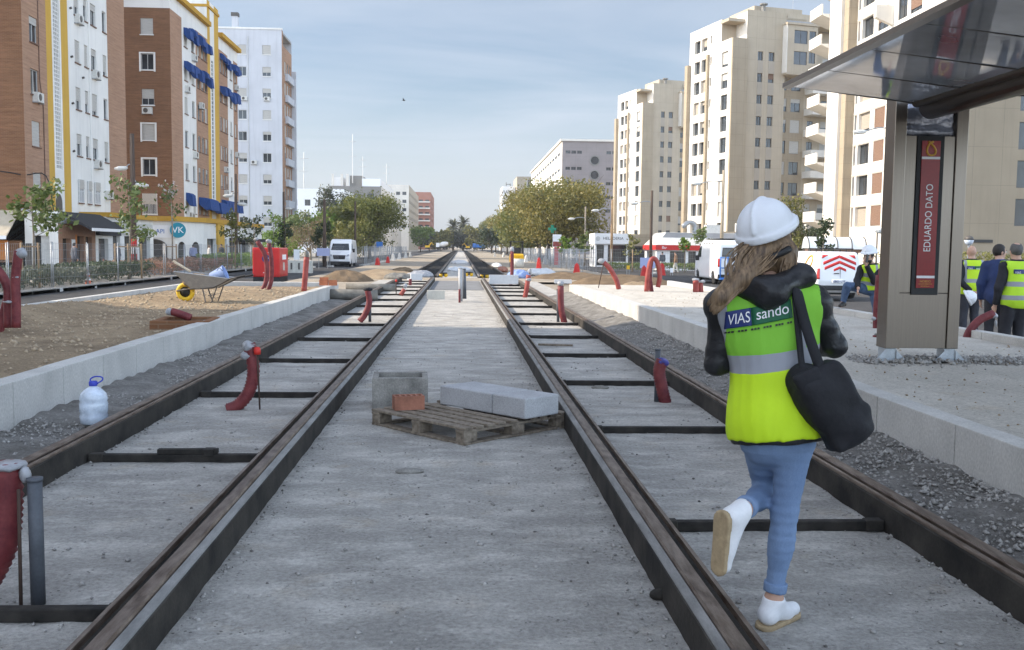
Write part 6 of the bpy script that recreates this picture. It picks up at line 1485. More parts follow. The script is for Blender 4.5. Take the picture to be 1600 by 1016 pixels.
for s in (-1, 1):
    patch('side_window', fn, [(s*X_, 3.65, 1.5), (s*X_, 4.55, 1.5), (s*X_, 4.05, 2.1), (s*X_, 3.65, 2.15)], (-s, 0, 0), M['carglass'], t)
    patch('rear_lamp', fn, [(s*1.0, -.5, 1.0), (s*.86, -.5, 1.0), (s*.86, -.5, 1.45), (s*.99, -.5, 1.45)], (0, 1, 0), M['tail'], t, .02)
    patch('rear_window', fn, [(s*.08, -.5, 1.55), (s*.78, -.5, 1.55), (s*.74, -.5, 2.05), (s*.08, -.5, 2.05)], (0, 1, 0), mt_ := M['glass2'], t)
    MB().ob((s*1.12, 4.1, 1.45), (.2, .1, .3)).build('mirror', M['black'], t, bev=.02)
MB().box(-.98, .98, -.10, .05, .36, .58).build('bumper', M['black'], t, bev=.03)
MB().box(-.004, .004, -.02, .02, .6, 2.35).box(-.9, .9, -.03, .0, .78, .79).build('door_seam', M['print_dark'], t)
MB().box(-.012, .012, -.03, .0, 1.1, 1.2).build('door_handle', M['black'], t)
for y in (1.2, 1.9, 2.5, 3.0): MB().ob((-.985, y, 2.28), (.03, .1, .05)).build('roof_clip', M['black'], t)
MB().box(-.85, .85, .3, 3.4, 2.52, 2.56).build('roof_rack', M['black'], t)
t = thing('ladder_rack', 'blue tubular rack trolley standing behind the tall white van', 'trolley', (15.0, 51.4, -.36))
b = MB()
for x in (-.95, -.55, .35, .9): b.tube([(x, 0, .35), (x, 0, 1.75 if x > 0 else 1.55)], .035, 6)
for z in (.4, .95, 1.5): b.tube([(-.95, 0, z), (.9, 0, z)], .035, 6)
b.tube([(.35, 0, 1.75), (.9, 0, 1.75)], .035, 6); b.build('frame', M['bluep'], t, True)
MB().box(-1.0, .95, -.25, .1, .32, .38).build('deck', M['bluep'], t); MB().box(.4, .85, -.03, .03, 1.05, 1.6).build('crate', M['frame_dark'], t); MB().box(.45, .8, -.05, -.031, 1.5, 1.62).build('lamp_bar', M['tail'], t)
for x in (-.7, .6): MB().cyl((x, -.18, .16), (x, -.1, .16), .16, n=14).build('wheel', M['tyre'], t)
CMB = [(0, .38), (-.03, .72), (.03, 1.1), (.14, 1.68), (.32, 1.82), (2.5, 1.84), (2.95, 1.74), (3.6, 1.14), (4.25, .98), (4.4, .72), (4.38, .36), (4.2, .26), (.1, .26)]
t, fn = van('small white works van with red chevrons and a gold ribbon on its side', (14.45, 36, -.28), 0, CMB, .90, (.75, 3.45), .31)
for s in (-1, 1):
    patch('rear_lamp', fn, [(s*.885, -.5, .78), (s*.77, -.5, .78), (s*.75, -.5, 1.18), (s*.845, -.5, 1.18)], (0, 1, 0), M['tail'], t, .02)
    patch('side_window', fn, [(s*X_, 2.35, 1.15), (s*X_, 3.3, 1.15), (s*X_, 2.9, 1.6), (s*X_, 2.35, 1.62)], (-s, 0, 0), M['carglass'], t)
def chev(z0, hw_, th=.115, sl=.42, ax=.03):
    for s in (-1, 1):
        patch('chevron', fn, [(ax, -.5, z0), (ax+s*hw_, -.5, z0-hw_*sl), (ax+s*hw_, -.5, z0-hw_*sl-th), (ax, -.5, z0-th)], (0, 1, 0), M['barrier_red'], t, .006, 10, 3)
chev(1.70, .64); chev(1.49, .60); chev(1.27, .24, .1)
for s in (-1, 1): patch('chevron', fn, [(s*.38, -.5, 1.70), (s*.63, -.5, 1.70), (s*.66, -.5, 1.56), (s*.6, -.5, 1.58)], (0, 1, 0), M['barrier_red'], t, .006, 5, 3)
pl = patch('number_plate', fn, [(-.30, -.5, .62), (.24, -.5, .62), (.24, -.5, .76), (-.30, -.5, .76)], (0, 1, 0), M['print_white'], t, .02)
text_obj('0805 LYF', .125, M['navy'], pl, frame_mtx((-.01, -.06, .69), (1, 0, 0), (0, 0, 1)), depth=.002)
MB().box(-.88, .88, -.12, .06, .36, .54).build('bumper', M['black'], t, bev=.03); MB().box(-.22, -.02, -.05, -.02, .985, 1.015).build('door_handle', M['black'], t)
MB().box(.03, .034, -.022, .03, .78, 1.2).build('door_seam', M['print_dark'], t)
rb = [(1.85, .62), (1.6, .95), (1.35, 1.2), (1.05, 1.52), (.75, 1.66), (.55, 1.58), (.58, 1.38), (.78, 1.18), (.95, 1.12)]
pp = march(fn, np.array([(-1.6, y, z) for y, z in [(v.x, v.y) for v in smooth_path([(a, b, 0) for a, b in rb], 5)]]), (1, 0, 0), 60, .3)
MB().tube([tuple(q) for q in pp], .04, 6).build('gold_ribbon', M['gold'], t, True)
b = MB()
for x in (-.6, .6): b.tube([(x, .3, 1.93), (x, 2.4, 1.93)], .025, 6)
for y in (.35, .9, 1.5, 2.2): b.tube([(-.65, y, 1.94), (.65, y, 1.94)], .02, 6); b.tube([(-.6, y, 1.8), (-.6, y, 1.94)], .02, 5); b.tube([(.6, y, 1.8), (.6, y, 1.94)], .02, 5)
b.build('roof_rack', M['black'], t)
c = G(1345, 468, -.28)
t, fn = van('white delivery van facing the camera on the left road behind the fence', (D(530, 390, 87).x, 92.4, -.40), PI, BOX, 1.02, (.95, 4.4), .35)
patch('windscreen', fn, [(-.82, 6, 1.52), (.82, 6, 1.52), (.72, 6, 2.12), (-.72, 6, 2.12)], (0, -1, 0), M['carglass'], t)
patch('grille', fn, [(-.5, 6.5, .72), (.5, 6.5, .72), (.58, 6.5, 1.08), (-.58, 6.5, 1.08)], (0, -1, 0), M['black'], t)
patch('number_plate', fn, [(-.27, 6.5, .5), (.27, 6.5, .5), (.27, 6.5, .62), (-.27, 6.5, .62)], (0, -1, 0), M['print_white'], t, .02)
for s in (-1, 1):
    patch('headlight', fn, [(s*.6, 6.5, .95), (s*.9, 6.5, .98), (s*.88, 6.5, 1.18), (s*.66, 6.5, 1.12)], (0, -1, 0), M['steel'], t)
    patch('side_window', fn, [(s*X_, 3.65, 1.5), (s*X_, 4.55, 1.5), (s*X_, 4.05, 2.1), (s*X_, 3.65, 2.15)], (-s, 0, 0), M['carglass'], t)
    MB().ob((s*1.16, 4.2, 1.5), (.2, .12, .34)).build('mirror', M['black'], t, bev=.02)
MB().box(-.95, .95, 5.36, 5.5, .3, .52).build('bumper', M['black'], t, bev=.04)
# road roller and far machines
c = G(808, 419, -.2); Y = 80; x = D(808, 410, Y).x
t = thing('road_roller', 'yellow and black road roller right of the tracks', 'road roller', (x, Y, -.2))
MB().cyl((-.55, 0, .42), (.55, 0, .42), .42, n=22).build('drum', M['greyblock'], t, True); MB().cyl((-.5, 2.0, .4), (.5, 2.0, .4), .4, n=22).build('drum', M['tyre'], t, True)
MB().prism([(.1, .75), (.0, 1.15), (.6, 1.25), (1.9, 1.2), (2.3, .8), (1.9, .5), (.5, .5)], 'x', -.55, .55).build('body', M['yellow_p'], t, bev=.05, auto=True)
MB().box(-.58, .58, -.05, .02, .8, .92).build('front_frame', M['yellow_p'], t); MB().box(-.35, .35, .6, 1.5, 1.26, 1.75).build('seat', M['black'], t, bev=.06)
b = MB()
for s in (-1, 1): b.tube([(s*.5, 1.7, 1.2), (s*.5, 1.7, 2.2)], .04, 6); b.tube([(s*.5, .5, 1.2), (s*.5, .5, 2.2)], .03, 6)
b.build('roof_post', M['black'], t); MB().box(-.58, .58, .3, 1.9, 2.2, 2.28).build('canopy', M['black'], t, bev=.02)
def truck(label, px, Y, kind, col):
    x = D(px, 380, Y).x; t = thing('truck', label, 'truck', (x, Y, .8), 0); t.scale = (.66,)*3
    MB().box(-2.6, -1.0, -1.1, 1.1, .9, 2.9).build('cab', M[col], t, bev=.15); MB().box(-2.62, -2.45, -.9, .9, 1.8, 2.6).build('windscreen', M['carglass'], t)
    MB().box(-1.6, 3.2, -.8, .8, .6, .95).build('chassis', M['black'], t)
    for wx in (-1.9, 1.0, 2.2):
        for s in (-1, 1): MB().cyl((wx, s*1.1, .5), (wx, s*.8, .5), .5, n=14).build('wheel', M['tyre'], t)
    if kind == 'mixer':
        b = MB().lathe([(.3, -2.3), (.7, -2.0), (1.15, -.8), (1.2, .3), (.85, 1.6), (.45, 2.2)], n=18).xf(Matrix.Translation((1.0, 0, 2.3)) @ Matrix.Rotation(rad(78), 4, 'Y')); b.build('drum', M['barrier_white'], t, True)
    else: MB().box(-.9, 3.2, -1.15, 1.15, .96, 2.4).build('tipper_body', M[col], t, bev=.08)
truck('concrete mixer truck with pale drum at the far end of the tracks', 690, 300, 'mixer', 'white'); truck('blue tipper truck at the far end of the tracks', 747, 305, 'tip', 'bluep')
def digger(label, px, Y, col, s):
    x = D(px, 380, Y).x; t = thing('excavator', label, 'excavator', (x, Y, .8)); t.scale = (.55,)*3
    MB().box(-1.2, 1.2, -1, 1, .8, 1.9).build('body', M[col], t, bev=.12); MB().box(-.2*s-.5, -.2*s+.5, -.9, 0, 1.91, 3.0).build('cab', M['carglass'], t, bev=.08)
    MB().tube([(s*.8, 0, 1.7), (s*2.2, 0, 3.5), (s*3.4, 0, 2.2)], [.25, .22, .15], 6).build('arm', M[col], t); MB().ob((s*3.4, 0, 1.9), (.6, .8, .7)).build('bucket', M['black'], t, bev=.08)
    for q in (-1, 1): MB().box(-1.4, 1.4, q*.8-.25, q*.8+.25, 0, .75).build('track', M['black'], t, bev=.2)
digger('yellow excavator left of the mixer truck, far away', 668, 290, 'yellow_p', 1); digger('yellow excavator behind the blue tipper truck', 731, 315, 'yellow_p', -1)
# ------------------------------------------------------------------ people
def A3(v): return np.array([v[0], v[1], v[2]], float)
class Fig:
    """A posed figure: joints in coordinates local to the thing's base."""
    def __init__(s, J, hd=None, s_=1.0, fem=False):
        s.J = {k: A3(v) for k, v in J.items()}; J = s.J; s.k = s_; s.fem = fem
        s.u = J['neck']-J['pel']; s.u /= np.linalg.norm(s.u)
        r = J['shR']-J['shL']; r -= s.u*(r@s.u); s.r = r/np.linalg.norm(r); s.f = np.cross(s.u, s.r)
        s.fr = np.stack([s.r, s.f, s.u], 1)
        hf = A3(hd) if hd is not None else s.f; hf = hf/np.linalg.norm(hf); up = np.array([0, 0, 1.])
        hu = up-hf*(up@hf); hu /= np.linalg.norm(hu); hr = np.cross(hf, hu); s.hfr = np.stack([hr, hf, hu], 1)
        s.hw = np.linalg.norm(J['shR']-J['shL'])/2
    def torso(s, p, g=0.0):
        J, k = s.J, s.k; pel, nk = J['pel'], J['neck']; L = lambda t: pel+(nk-pel)*t
        hw = s.hw
        d = ellip(p, L(.68), (hw*.88+g, .108*k+g, .20*k+g), s.fr)
        d = smin(d, ellip(p, L(.34), ((.118 if s.fem else .142)*k+g, (.088 if s.fem else .11)*k+g, .19*k+g), s.fr), .07)
        d = smin(d, ellip(p, L(.02), ((.158 if s.fem else .155)*k+g, .112*k+g, .12*k+g), s.fr), .06)
        d = smin(d, capsule(p, J['shL'], J['shR'], .058*k+g), .06)
        return smin(d, capsule(p, L(.92), L(1.06), .06*k+g), .04)
    def arm(s, p, S, g=0.0, wr=True):
        J, k = s.J, s.k
        d = capsule(p, J['sh'+S], J['el'+S], .054*k+g, .043*k+g)
        return smin(d, capsule(p, J['el'+S], J['wr'+S], .042*k+g, .028*k+g), .025)
    def leg(s, p, S, g=0.0):
        J, k = s.J, s.k; hi, kn, an = J['hi'+S], J['kn'+S], J['an'+S]
        q = .88 if s.fem else 1
        d = capsule(p, hi, kn, .088*k*q+g, .056*k*q+g)
        d = smin(d, capsule(p, kn, an, .052*k*q+g, .036*k*q+g), .03)
        a = an-kn; a = a/np.linalg.norm(a); b = s.f-a*(s.f@a); th = kn-hi; bk = -b if np.linalg.norm(b) > .2 else th
        bk = bk/np.linalg.norm(bk); c = kn+(an-kn)*.32+bk*.016*k
        return smin(d, ellip(p, c, (.046*k*q+g, .046*k*q+g, .10*k+g), np.stack([np.cross(bk, a), bk, a], 1)), .04)
    def head(s, p):
        c, F, k = s.J['head'], s.hfr, s.k; at = lambda x, y, z: c+F@np.array([x, y, z])*k
        d = ellip(p, at(0, -.012, .022), (.074*k, .094*k, .096*k), F)
        d = smin(d, ellip(p, at(0, .024, -.055), (.054*k, .062*k, .066*k), F), .04)
        d = smin(d, capsule(p, at(0, .086, .012), at(0, .108, -.026), .009*k, .014*k), .016)
        d = smin(d, capsule(p, at(-.03, .082, .026), at(.03, .082, .026), .012*k), .02)
        d = smin(d, capsule(p, at(-.02, .079, -.062), at(.02, .079, -.062), .009*k), .012)
        d = smin(d, ellip(p, at(0, .07, -.105), (.026*k, .022*k, .018*k), F), .025)
        for q in (-1, 1):
            d = smax(d, -ellip(p, at(q*.032, .094, .008), (.018*k, .012*k, .011*k), F), .01)
            d = smin(d, ellip(p, at(q*.076, -.008, -.008), (.009*k, .02*k, .032*k), F), .012)
        nb = s.J['neck']
        return smin(d, capsule(p, at(0, -.02, -.07), nb, .050*k, .056*k), .03)
    def hand(s, p, S):
        J, k = s.J, s.k; w = J['wr'+S]; d0 = J.get('hd'+S); d0 = d0 if d0 is not None else (w-J['el'+S]); d0 = d0/np.linalg.norm(d0)
        nrm = J.get('hn'+S); nrm = nrm if nrm is not None else s.f*.3-s.r*(1 if S == 'R' else -1); nrm = nrm-d0*(nrm@d0); nrm = nrm/np.linalg.norm(nrm); sd_ = np.cross(d0, nrm)
        th = 1 if sd_@s.f > 0 else -1
        pc = w+d0*.052*k; F = np.stack([sd_, d0, nrm], 1)
        d = ellip(p, pc, (.040*k, .055*k, .018*k), F)
        cu = s.J.get('curl', .9) if not isinstance(s.J.get('curl', .9), np.ndarray) else .9
        for i, (o, L) in enumerate(((-.030, .062), (-.010, .072), (.010, .076), (.030, .068))):
            a = w+(d0*.092+sd_*o*th)*k; a1 = cu*.45; b = a+(d0*math.cos(a1)+nrm*math.sin(a1))*L*.5*k; a2 = cu*1.15
            c = b+(d0*math.cos(a2)+nrm*math.sin(a2))*L*.5*k
            d = smin(d, capsule(p, a-d0*.02, b, .0095*k, .0085*k), .006); d = smin(d, capsule(p, b, c, .0085*k, .007*k), .004)
        a = w+(d0*.03+sd_*.03*th)*k; b = a+(d0*.7+sd_*.65*th+nrm*.3)*.042*k; c = b+(d0*.9+nrm*.45)*.03*k
        d = smin(d, capsule(p, a, b, .012*k, .010*k), .008); return smin(d, capsule(p, b, c, .010*k, .008*k), .005)
    def foot(s, p, S, g=0.0):
        J, k = s.J, s.k; an, he, to = J['an'+S], J['he'+S], J['to'+S]
        d = capsule(p, an, he+(an-he)*.25, .036*k+g, .034*k+g)
        d = smin(d, capsule(p, he+(an-he)*.25, to, .033*k+g, .027*k+g), .03)
        return smin(d, capsule(p, an, he*.35+to*.65, .034*k+g, .03*k+g), .03)
    def body(s, p):
        d = s.torso(p)
        for S in 'LR':
            d = smin(d, s.arm(p, S), .03); d = smin(d, s.leg(p, S), .03); d = smin(d, s.hand(p, S), .012); d = smin(d, s.foot(p, S), .02)
        return smin(d, s.head(p), .02)
    def bounds(s, keys=None, pad=.2):
        P = np.array([v for k, v in s.J.items() if k[:2] not in ('hd', 'hn') and (keys is None or k in keys)]); return P.min(0)-pad, P.max(0)+pad
ARMK = ['neck', 'pel', 'shL', 'shR', 'elL', 'elR', 'wrL', 'wrR', 'hiL', 'hiR']; LEGK = ['pel', 'hiL', 'hiR', 'knL', 'knR', 'anL', 'anR']
def half(p, o, n): return (p-A3(o))@A3(n)        # positive on the side of n
def helmet_fn(c, F, k=1.0):
    at = lambda x, y, z: c+F@np.array([x, y, z])*k
    def fn(p):
        q = (p-c)@F/k
        dome = ellip(p, at(0, -.005, .035), (.118*k, .142*k, .128*k), F)
        rim = np.maximum(ellip(p, at(0, .004, .035), (.131*k, .160*k, .3*k), F), np.abs(q[:, 2]-.030)*k-.014*k)
        vis = np.maximum(ellip(p, at(0, .10, .028), (.098*k, .098*k, .2*k), F), np.abs(q[:, 2]-.026+.18*np.maximum(q[:, 1]-.1, 0))*k-.006*k)
        d = smin(dome, rim, .012*k); d = smin(d, vis, .012*k)
        d = smin(d, np.maximum(ellip(p, at(0, -.005, .042), (.022*k, .150*k, .130*k), F), -(q[:, 2]-.06)*k), .012*k)
        d = np.maximum(d, -(q[:, 2]-.014)*k)
        return smax(d, -ellip(p, at(0, -.005, .02), (.108*k, .132*k, .118*k), F), .004)
    return fn
def helmet(t, c, F, k, h, name='helmet'):
    fn = helmet_fn(A3(c), F, k); return sdf_obj(name, fn, A3(c)-.32*k, A3(c)+.32*k, h, M['helmet'], t)
def vestmat(name, r, bands, verts=(), base=(.50, .80, .015), upper=None, zup=0.0):
    m, nt, b = nodes(name); tc = NN(nt, 'ShaderNodeTexCoord'); sp = NN(nt, 'ShaderNodeSeparateXYZ'); lk(nt, tc.outputs['Object'], sp.inputs[0])
    vm = NN(nt, 'ShaderNodeVectorMath', operation='DOT_PRODUCT'); lk(nt, tc.outputs['Object'], vm.inputs[0]); vm.inputs[1].default_value = tuple(r)
    u = vm.outputs['Value']; z = sp.outputs[2]
    wv = noise(nt, tc.outputs['Object'], 7, 3, .5, 0, 1); zz = mathn(nt, 'ADD', z, mathn(nt, 'MULTIPLY', mathn(nt, 'SUBTRACT', wv, .5), .012))
    c = mixc(nt, noise(nt, tc.outputs['Object'], 5, 4), mul(base, .86), base)
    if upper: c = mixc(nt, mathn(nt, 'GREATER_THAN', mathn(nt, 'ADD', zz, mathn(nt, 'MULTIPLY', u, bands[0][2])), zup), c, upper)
    msk = None
    for z0, hw, sl in bands:
        q = mathn(nt, 'LESS_THAN', mathn(nt, 'ABSOLUTE', mathn(nt, 'SUBTRACT', mathn(nt, 'ADD', zz, mathn(nt, 'MULTIPLY', u, sl)), z0)), hw)
        msk = q if msk is None else mathn(nt, 'MAXIMUM', msk, q)
    for u0, hw, zmin in verts:
        q = mathn(nt, 'MULTIPLY', mathn(nt, 'LESS_THAN', mathn(nt, 'ABSOLUTE', mathn(nt, 'SUBTRACT', u, u0)), hw), mathn(nt, 'GREATER_THAN', z, zmin)); msk = mathn(nt, 'MAXIMUM', msk, q)
    c = mixc(nt, msk, c, (.30, .31, .345)); lk(nt, c, b.inputs['Base Color']); b.inputs['Roughness'].default_value = .75
    bump(nt, b, noise(nt, coords(nt, (1, 1, .5)), 6, 4, .6, 0, 1), .02, .5); return m
def drape_patch(name, fn, cs, dirv, m, parent, off=.004, n=10, k=14): return patch(name, fn, cs, dirv, m, parent, off, n, k)
def drape_text(s, fn, o, du, dv, dirv, size, m, parent, off=.011, xs=1.0):
    me = text_mesh(s, size, 0, 'LEFT'); bm = bmesh.new(); bm.from_mesh(me); bmesh.ops.subdivide_edges(bm, edges=[e for e in bm.edges if e.calc_length() > size*.4], cuts=1); bm.to_mesh(me); bm.free()
    P = np.array([v.co[:] for v in me.vertices]); W = np.array(o)+P[:, :1]*xs*np.array(du)+P[:, 1:2]*np.array(dv)
    q = march(fn, W, dirv, 60, .3); bad = np.abs(fn(q)) > .02; q = q-np.array(dirv)*off
    if bad.any() and not bad.all():
        g_ = np.where(~bad)[0]
        for k_ in np.where(bad)[0]: q[k_] = q[g_[np.argmin(((W[g_]-W[k_])**2).sum(1))]]
    for v, c in zip(me.vertices, q): v.co = c
    me.materials.clear(); me.materials.append(m); return link('lettering', me, parent)
def face(t, F, c, k, h):
    at = lambda x, y, z: A3(c)+F@np.array([x, y, z])*k
    for q in (-1, 1):
        MB().lathe([(.001, -.011*k), (.009*k, -.006*k), (.011*k, 0), (.009*k, .006*k), (.001, .011*k)], at(q*.031, .079, .008), 10).build('eye', M['print_white'], t, True)
        MB().lathe([(.001, -.006*k), (.006*k, 0), (.001, .006*k)], at(q*.031, .0885, .008), 8).build('iris', M['hair_dark'], t, True)
        MB().tube([at(q*.016, .092, .030), at(q*.034, .092, .036), at(q*.050, .082, .030)], .0045*k, 5).build('eyebrow', M['hair_dark'], t, True)
    M.setdefault('lips', mat('lips', (.36, .14, .11), .5)); MB().tube([at(-.022, .082, -.062), at(0, .090, -.060), at(.022, .082, -.062)], .0055*k, 6).build('mouth', M['lips'], t, True)
def clothe(t, fg, h, trousers, jacket, shoes, jl=.0, jg=.020, vest=None, vg=.036, vz=None, wrist=.93, ankle=.97, seed=1, tg=.016, shirt=None):
    J = fg.J
    def tr(p):
        d = np.maximum(ellip(p, J['pel'], (.165*fg.k+tg, .118*fg.k+tg, .15*fg.k+tg), fg.fr), half(p, J['pel']+fg.u*.10, fg.u))
        for S in 'LR':
            L = fg.leg(p, S, tg); a = J['an'+S]-J['kn'+S]; a /= np.linalg.norm(a)
            d = smin(d, np.maximum(L, half(p, J['kn'+S]+(J['an'+S]-J['kn'+S])*ankle, a)), .035)
        return d+vnoise(p, 24, seed)*.0035+(vnoise(p*np.array([.5, .5, 1.6]), 42, seed+2)*.003 if h < .01 else 0)
    lo, hi = fg.bounds(LEGK, .24); sdf_obj('trousers', tr, lo, hi, h, M[trousers], t)
    if jacket:
        def jk(p):
            d = fg.torso(p, jg); zc = J['pel']+fg.u*jl
            d = smin(d, np.maximum(ellip(p, J['pel']+fg.u*.02, (.175*fg.k+jg, .125*fg.k+jg, .24), fg.fr), 0-1), .05)
            d = np.maximum(d, half(p, zc, -fg.u))
            for S in 'LR':
                a = J['wr'+S]-J['el'+S]; a /= np.linalg.norm(a)
                d = smin(d, np.maximum(fg.arm(p, S, jg*(.3 if fg.fem else .9)), half(p, J['el'+S]+(J['wr'+S]-J['el'+S])*wrist, a)), .03)
            return np.maximum(d, half(p, J['neck']+fg.u*.045, fg.u))+vnoise(p, 20, seed+4)*.006+(vnoise(p*np.array([.6, .6, 1.5]), 40, seed+6)*.0045 if h < .01 else 0)
        lo, hi = fg.bounds(ARMK, .2); sdf_obj('jacket', jk, lo, hi, h, M[jacket], t)
    vf = None
    if vest:
        def vf(p):
            d = fg.torso(p, vg); zb = J['pel']+fg.u*(vz if vz is not None else 0)
            d = smin(d, ellip(p, J['pel']+fg.u*.06, (.165*fg.k+vg, .125*fg.k+vg, .26), fg.fr), .06)
            d = np.maximum(d, half(p, zb, -fg.u)); d = np.maximum(d, half(p, J['neck']+fg.u*.02, fg.u))
            for S, q in (('L', -1), ('R', 1)):
                d = smax(d, -(capsule(p, J['sh'+S]+fg.r*q*((.075 if S == 'L' else .022) if fg.fem else .03), J['el'+S]+fg.r*q*(.05 if fg.fem and S == 'L' else 0), .092*fg.k, .075*fg.k)), .015)
            return d+vnoise(p, 13, seed+8)*.006+(vnoise(p*np.array([1.6, 1, .5]), 26, seed+5)*.004 if h < .01 else 0)
        lo, hi = fg.bounds(['neck', 'pel', 'shL', 'shR', 'hiL', 'hiR'], .22); vo = sdf_obj('vest', vf, lo, hi, h, vest, t); fg.vest = vo
    for S in 'LR':
        lo, hi = fg.bounds(['an'+S, 'he'+S, 'to'+S], .09); n = np.cross(fg.J['to'+S]-fg.J['he'+S], np.cross(fg.J['an'+S]-fg.J['he'+S], fg.J['to'+S]-fg.J['he'+S])); n = n/max(1e-6, np.linalg.norm(n))
        base = fg.J['he'+S]-n*.026*fg.k
        so_ = sdf_obj('shoe', lambda p, S=S: np.maximum(np.maximum(fg.foot(p, S, .005), half(p, base, -n)), half(p, fg.J['an'+S]+n*.012, n)), lo, hi, h*.8, M[shoes], t)
        if shoes == 'shoe_white':
            def sole(p, S=S):
                q = p-np.outer((p-base)@n, n)
                return np.maximum(np.maximum(capsule(q+n*0, fg.J['he'+S]-n*.026, fg.J['to'+S]-n*((fg.J['to'+S]-base)@n), .042, .037), half(p, base+n*.008, n)), half(p, base-n*.014, -n))
            sdf_obj('sole', sole, lo, hi, h*.7, M['sole'], so_)
    return vf
def make_person(label, loc, J, h, hd=None, k=1.0, group=None, fem=False, skin='skin'):
    L = A3(loc); t = thing('person', label, 'person', tuple(L), 0, group)
    fg = Fig({a: (A3(v)-L if a[:2] not in ('hd', 'hn') else A3(v)) for a, v in J.items()}, hd, k, fem)
    lo, hi = fg.bounds(None, .17); sdf_obj('body', fg.body, lo, hi, h, M[skin], t); return t, fg

# --- the woman
W = lambda x, y, Y: A3(D(x, y, Y*.957))
J = dict(pel=W(1214, 672, 3.97), neck=W(1200, 452, 4.02), head=W(1205, 384, 4.06), shL=W(1131, 478, 4.02), shR=W(1268, 473, 4.00),
         elL=W(1120, 568, 4.05), wrL=W(1158, 566, 4.28), elR=W(1304, 540, 4.00), wrR=W(1256, 548, 4.26),
         hiL=W(1190, 690, 3.99), hiR=W(1240, 692, 3.97), knL=W(1197, 768, 4.20), anL=W(1160, 797, 3.83), heL=W(1137, 812, 3.79), toL=W(1131, 884, 3.80),
         knR=W(1226, 800, 3.95), anR=W(1209, 934, 3.95), heR=W(1197, 975, 3.93), toR=W(1238, 968, 4.06))
J['heR'][2] = .044; J['toR'][2] = .042; J['anR'][2] = .12
J['hdL'] = np.array([.5, .8, .2]); J['hdR'] = np.array([-.5, .8, .2])
J['hnL'] = np.array([.6, -.1, .7]); J['hnR'] = np.array([-.6, -.1, .7])
base = A3(G(1214, 988)); h0 = .0085
t, fg = make_person('person walking away in white helmet, lime vest and light jeans with black shoulder bag', base, J, h0, (.62, .78, .10), .93, fem=True)
woman = t; zb = W(1190, 570, 3.8)[2]-base[2]
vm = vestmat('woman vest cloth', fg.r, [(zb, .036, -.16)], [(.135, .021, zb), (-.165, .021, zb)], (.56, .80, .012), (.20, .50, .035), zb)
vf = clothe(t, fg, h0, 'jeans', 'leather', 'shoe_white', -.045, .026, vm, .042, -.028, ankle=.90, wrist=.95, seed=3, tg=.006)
for S in 'LR':       # rolled hems
    a, b = fg.J['kn'+S], fg.J['an'+S]; d = (b-a)/np.linalg.norm(b-a); e = a+(b-a)*.90
    sdf_obj('rolled_hem', lambda p: np.maximum(np.abs((p-(e-d*.018))@d)-.02, capsule(p, a, b, .052*.82+.016, .036*.82+.016)), e-.1, e+.1, .007, M['jeans'], t)
F = fg.hfr; hc = fg.J['head']
tilt = np.array(Matrix.Rotation(-.20, 3, 'Y'))@np.array(Matrix.Rotation(rad(9), 3, Vector(F[:, 0]))); F2 = tilt@F
helmet(t, hc+F2@np.array([0, -.006, .045]), F2, .97, .0065)
def toL(x, y, Y): return W(x, y, Y)-base
def hairfn(p):
    d = ellip(p, hc+F@np.array([0, -.02, -.005]), (.086, .104, .115), F)
    d = np.maximum(d, half(p, hc+F@np.array([0, .045, 0]), F[:, 1]))
    d = smin(d, capsule(p, toL(1186, 400, 3.97), toL(1156, 438, 3.92), .060, .040), .04)
    d = smin(d, capsule(p, toL(1156, 438, 3.92), toL(1126, 466, 3.88), .040, .026), .04)
    d = smin(d, capsule(p, toL(1126, 466, 3.88), toL(1109, 486, 3.88), .024, .008), .02)
    d = smin(d, capsule(p, toL(1226, 395, 3.99), toL(1230, 428, 3.97), .052, .034), .03)
    return d+vnoise(p*np.array([1, 1, .35]), 48, 5)*.0055
sdf_obj('hair', hairfn, fg.J['head']-np.array([.42, .34, .42]), fg.J['head']+np.array([.2, .2, .2]), .008, M['hair_brown'], t)
b = MB(); r_ = random.Random(3)
for i in range(110):
    x0 = r_.uniform(1160, 1240); y0 = r_.uniform(378, 398); f_ = (x0-1160)/80; e = r_.uniform(-1, 1)
    if f_ < .8: P = [toL(x0, y0, 3.945+.03*abs(f_-.5)), toL(x0-14-8*(1-f_)+e*5, y0+22, 3.905), toL(1139+30*f_+e*9, 440+e*5, 3.885), toL(1122+24*f_+e*8, 462+e*6, 3.865), toL(1108+12*f_+e*5, 484+e*9, 3.87)]
    else: P = [toL(x0, y0, 3.95), toL(x0+2+e*4, y0+18, 3.94), toL(x0-2+e*6, y0+38+e*4, 3.93)]
    b.tube(smooth_path(P, 4), [.0034]*(len(P)*4-4)+[.001], 4)
b.build('hair_strands', M['hair_brown'], t, True)
MB().cyl(hc+F2@np.array([0, -.150, .0]), hc+F2@np.array([0, -.162, .0]), .022, n=14).build('helmet_knob', M['black'], t)
MB().tube([tuple(hc+F2@np.array([.112*math.sin(a), -.012-.135*math.cos(a), .0])) for a in np.linspace(-1.1, 1.1, 12)], .014, 6).build('helmet_strap', M['black'], t, True)
def hood(p):
    c1, c2, c3 = toL(1163, 446, 3.95), toL(1200, 458, 3.89), toL(1252, 432, 3.96)
    d = smin(capsule(p, c1, c2, .050, .060), capsule(p, c2, c3, .060, .050), .05)
    d = smin(d, capsule(p, toL(1162, 436, 4.06), c1, .05), .04); d = smin(d, capsule(p, toL(1250, 430, 4.06), c3, .05), .04)
    return d+vnoise(p, 15, 6)*.013+vnoise(p, 38, 7)*.003
sdf_obj('hood', hood, toL(1130, 500, 3.7)-.05, toL(1290, 400, 4.15)+.06, .0085, M['leather'], t)
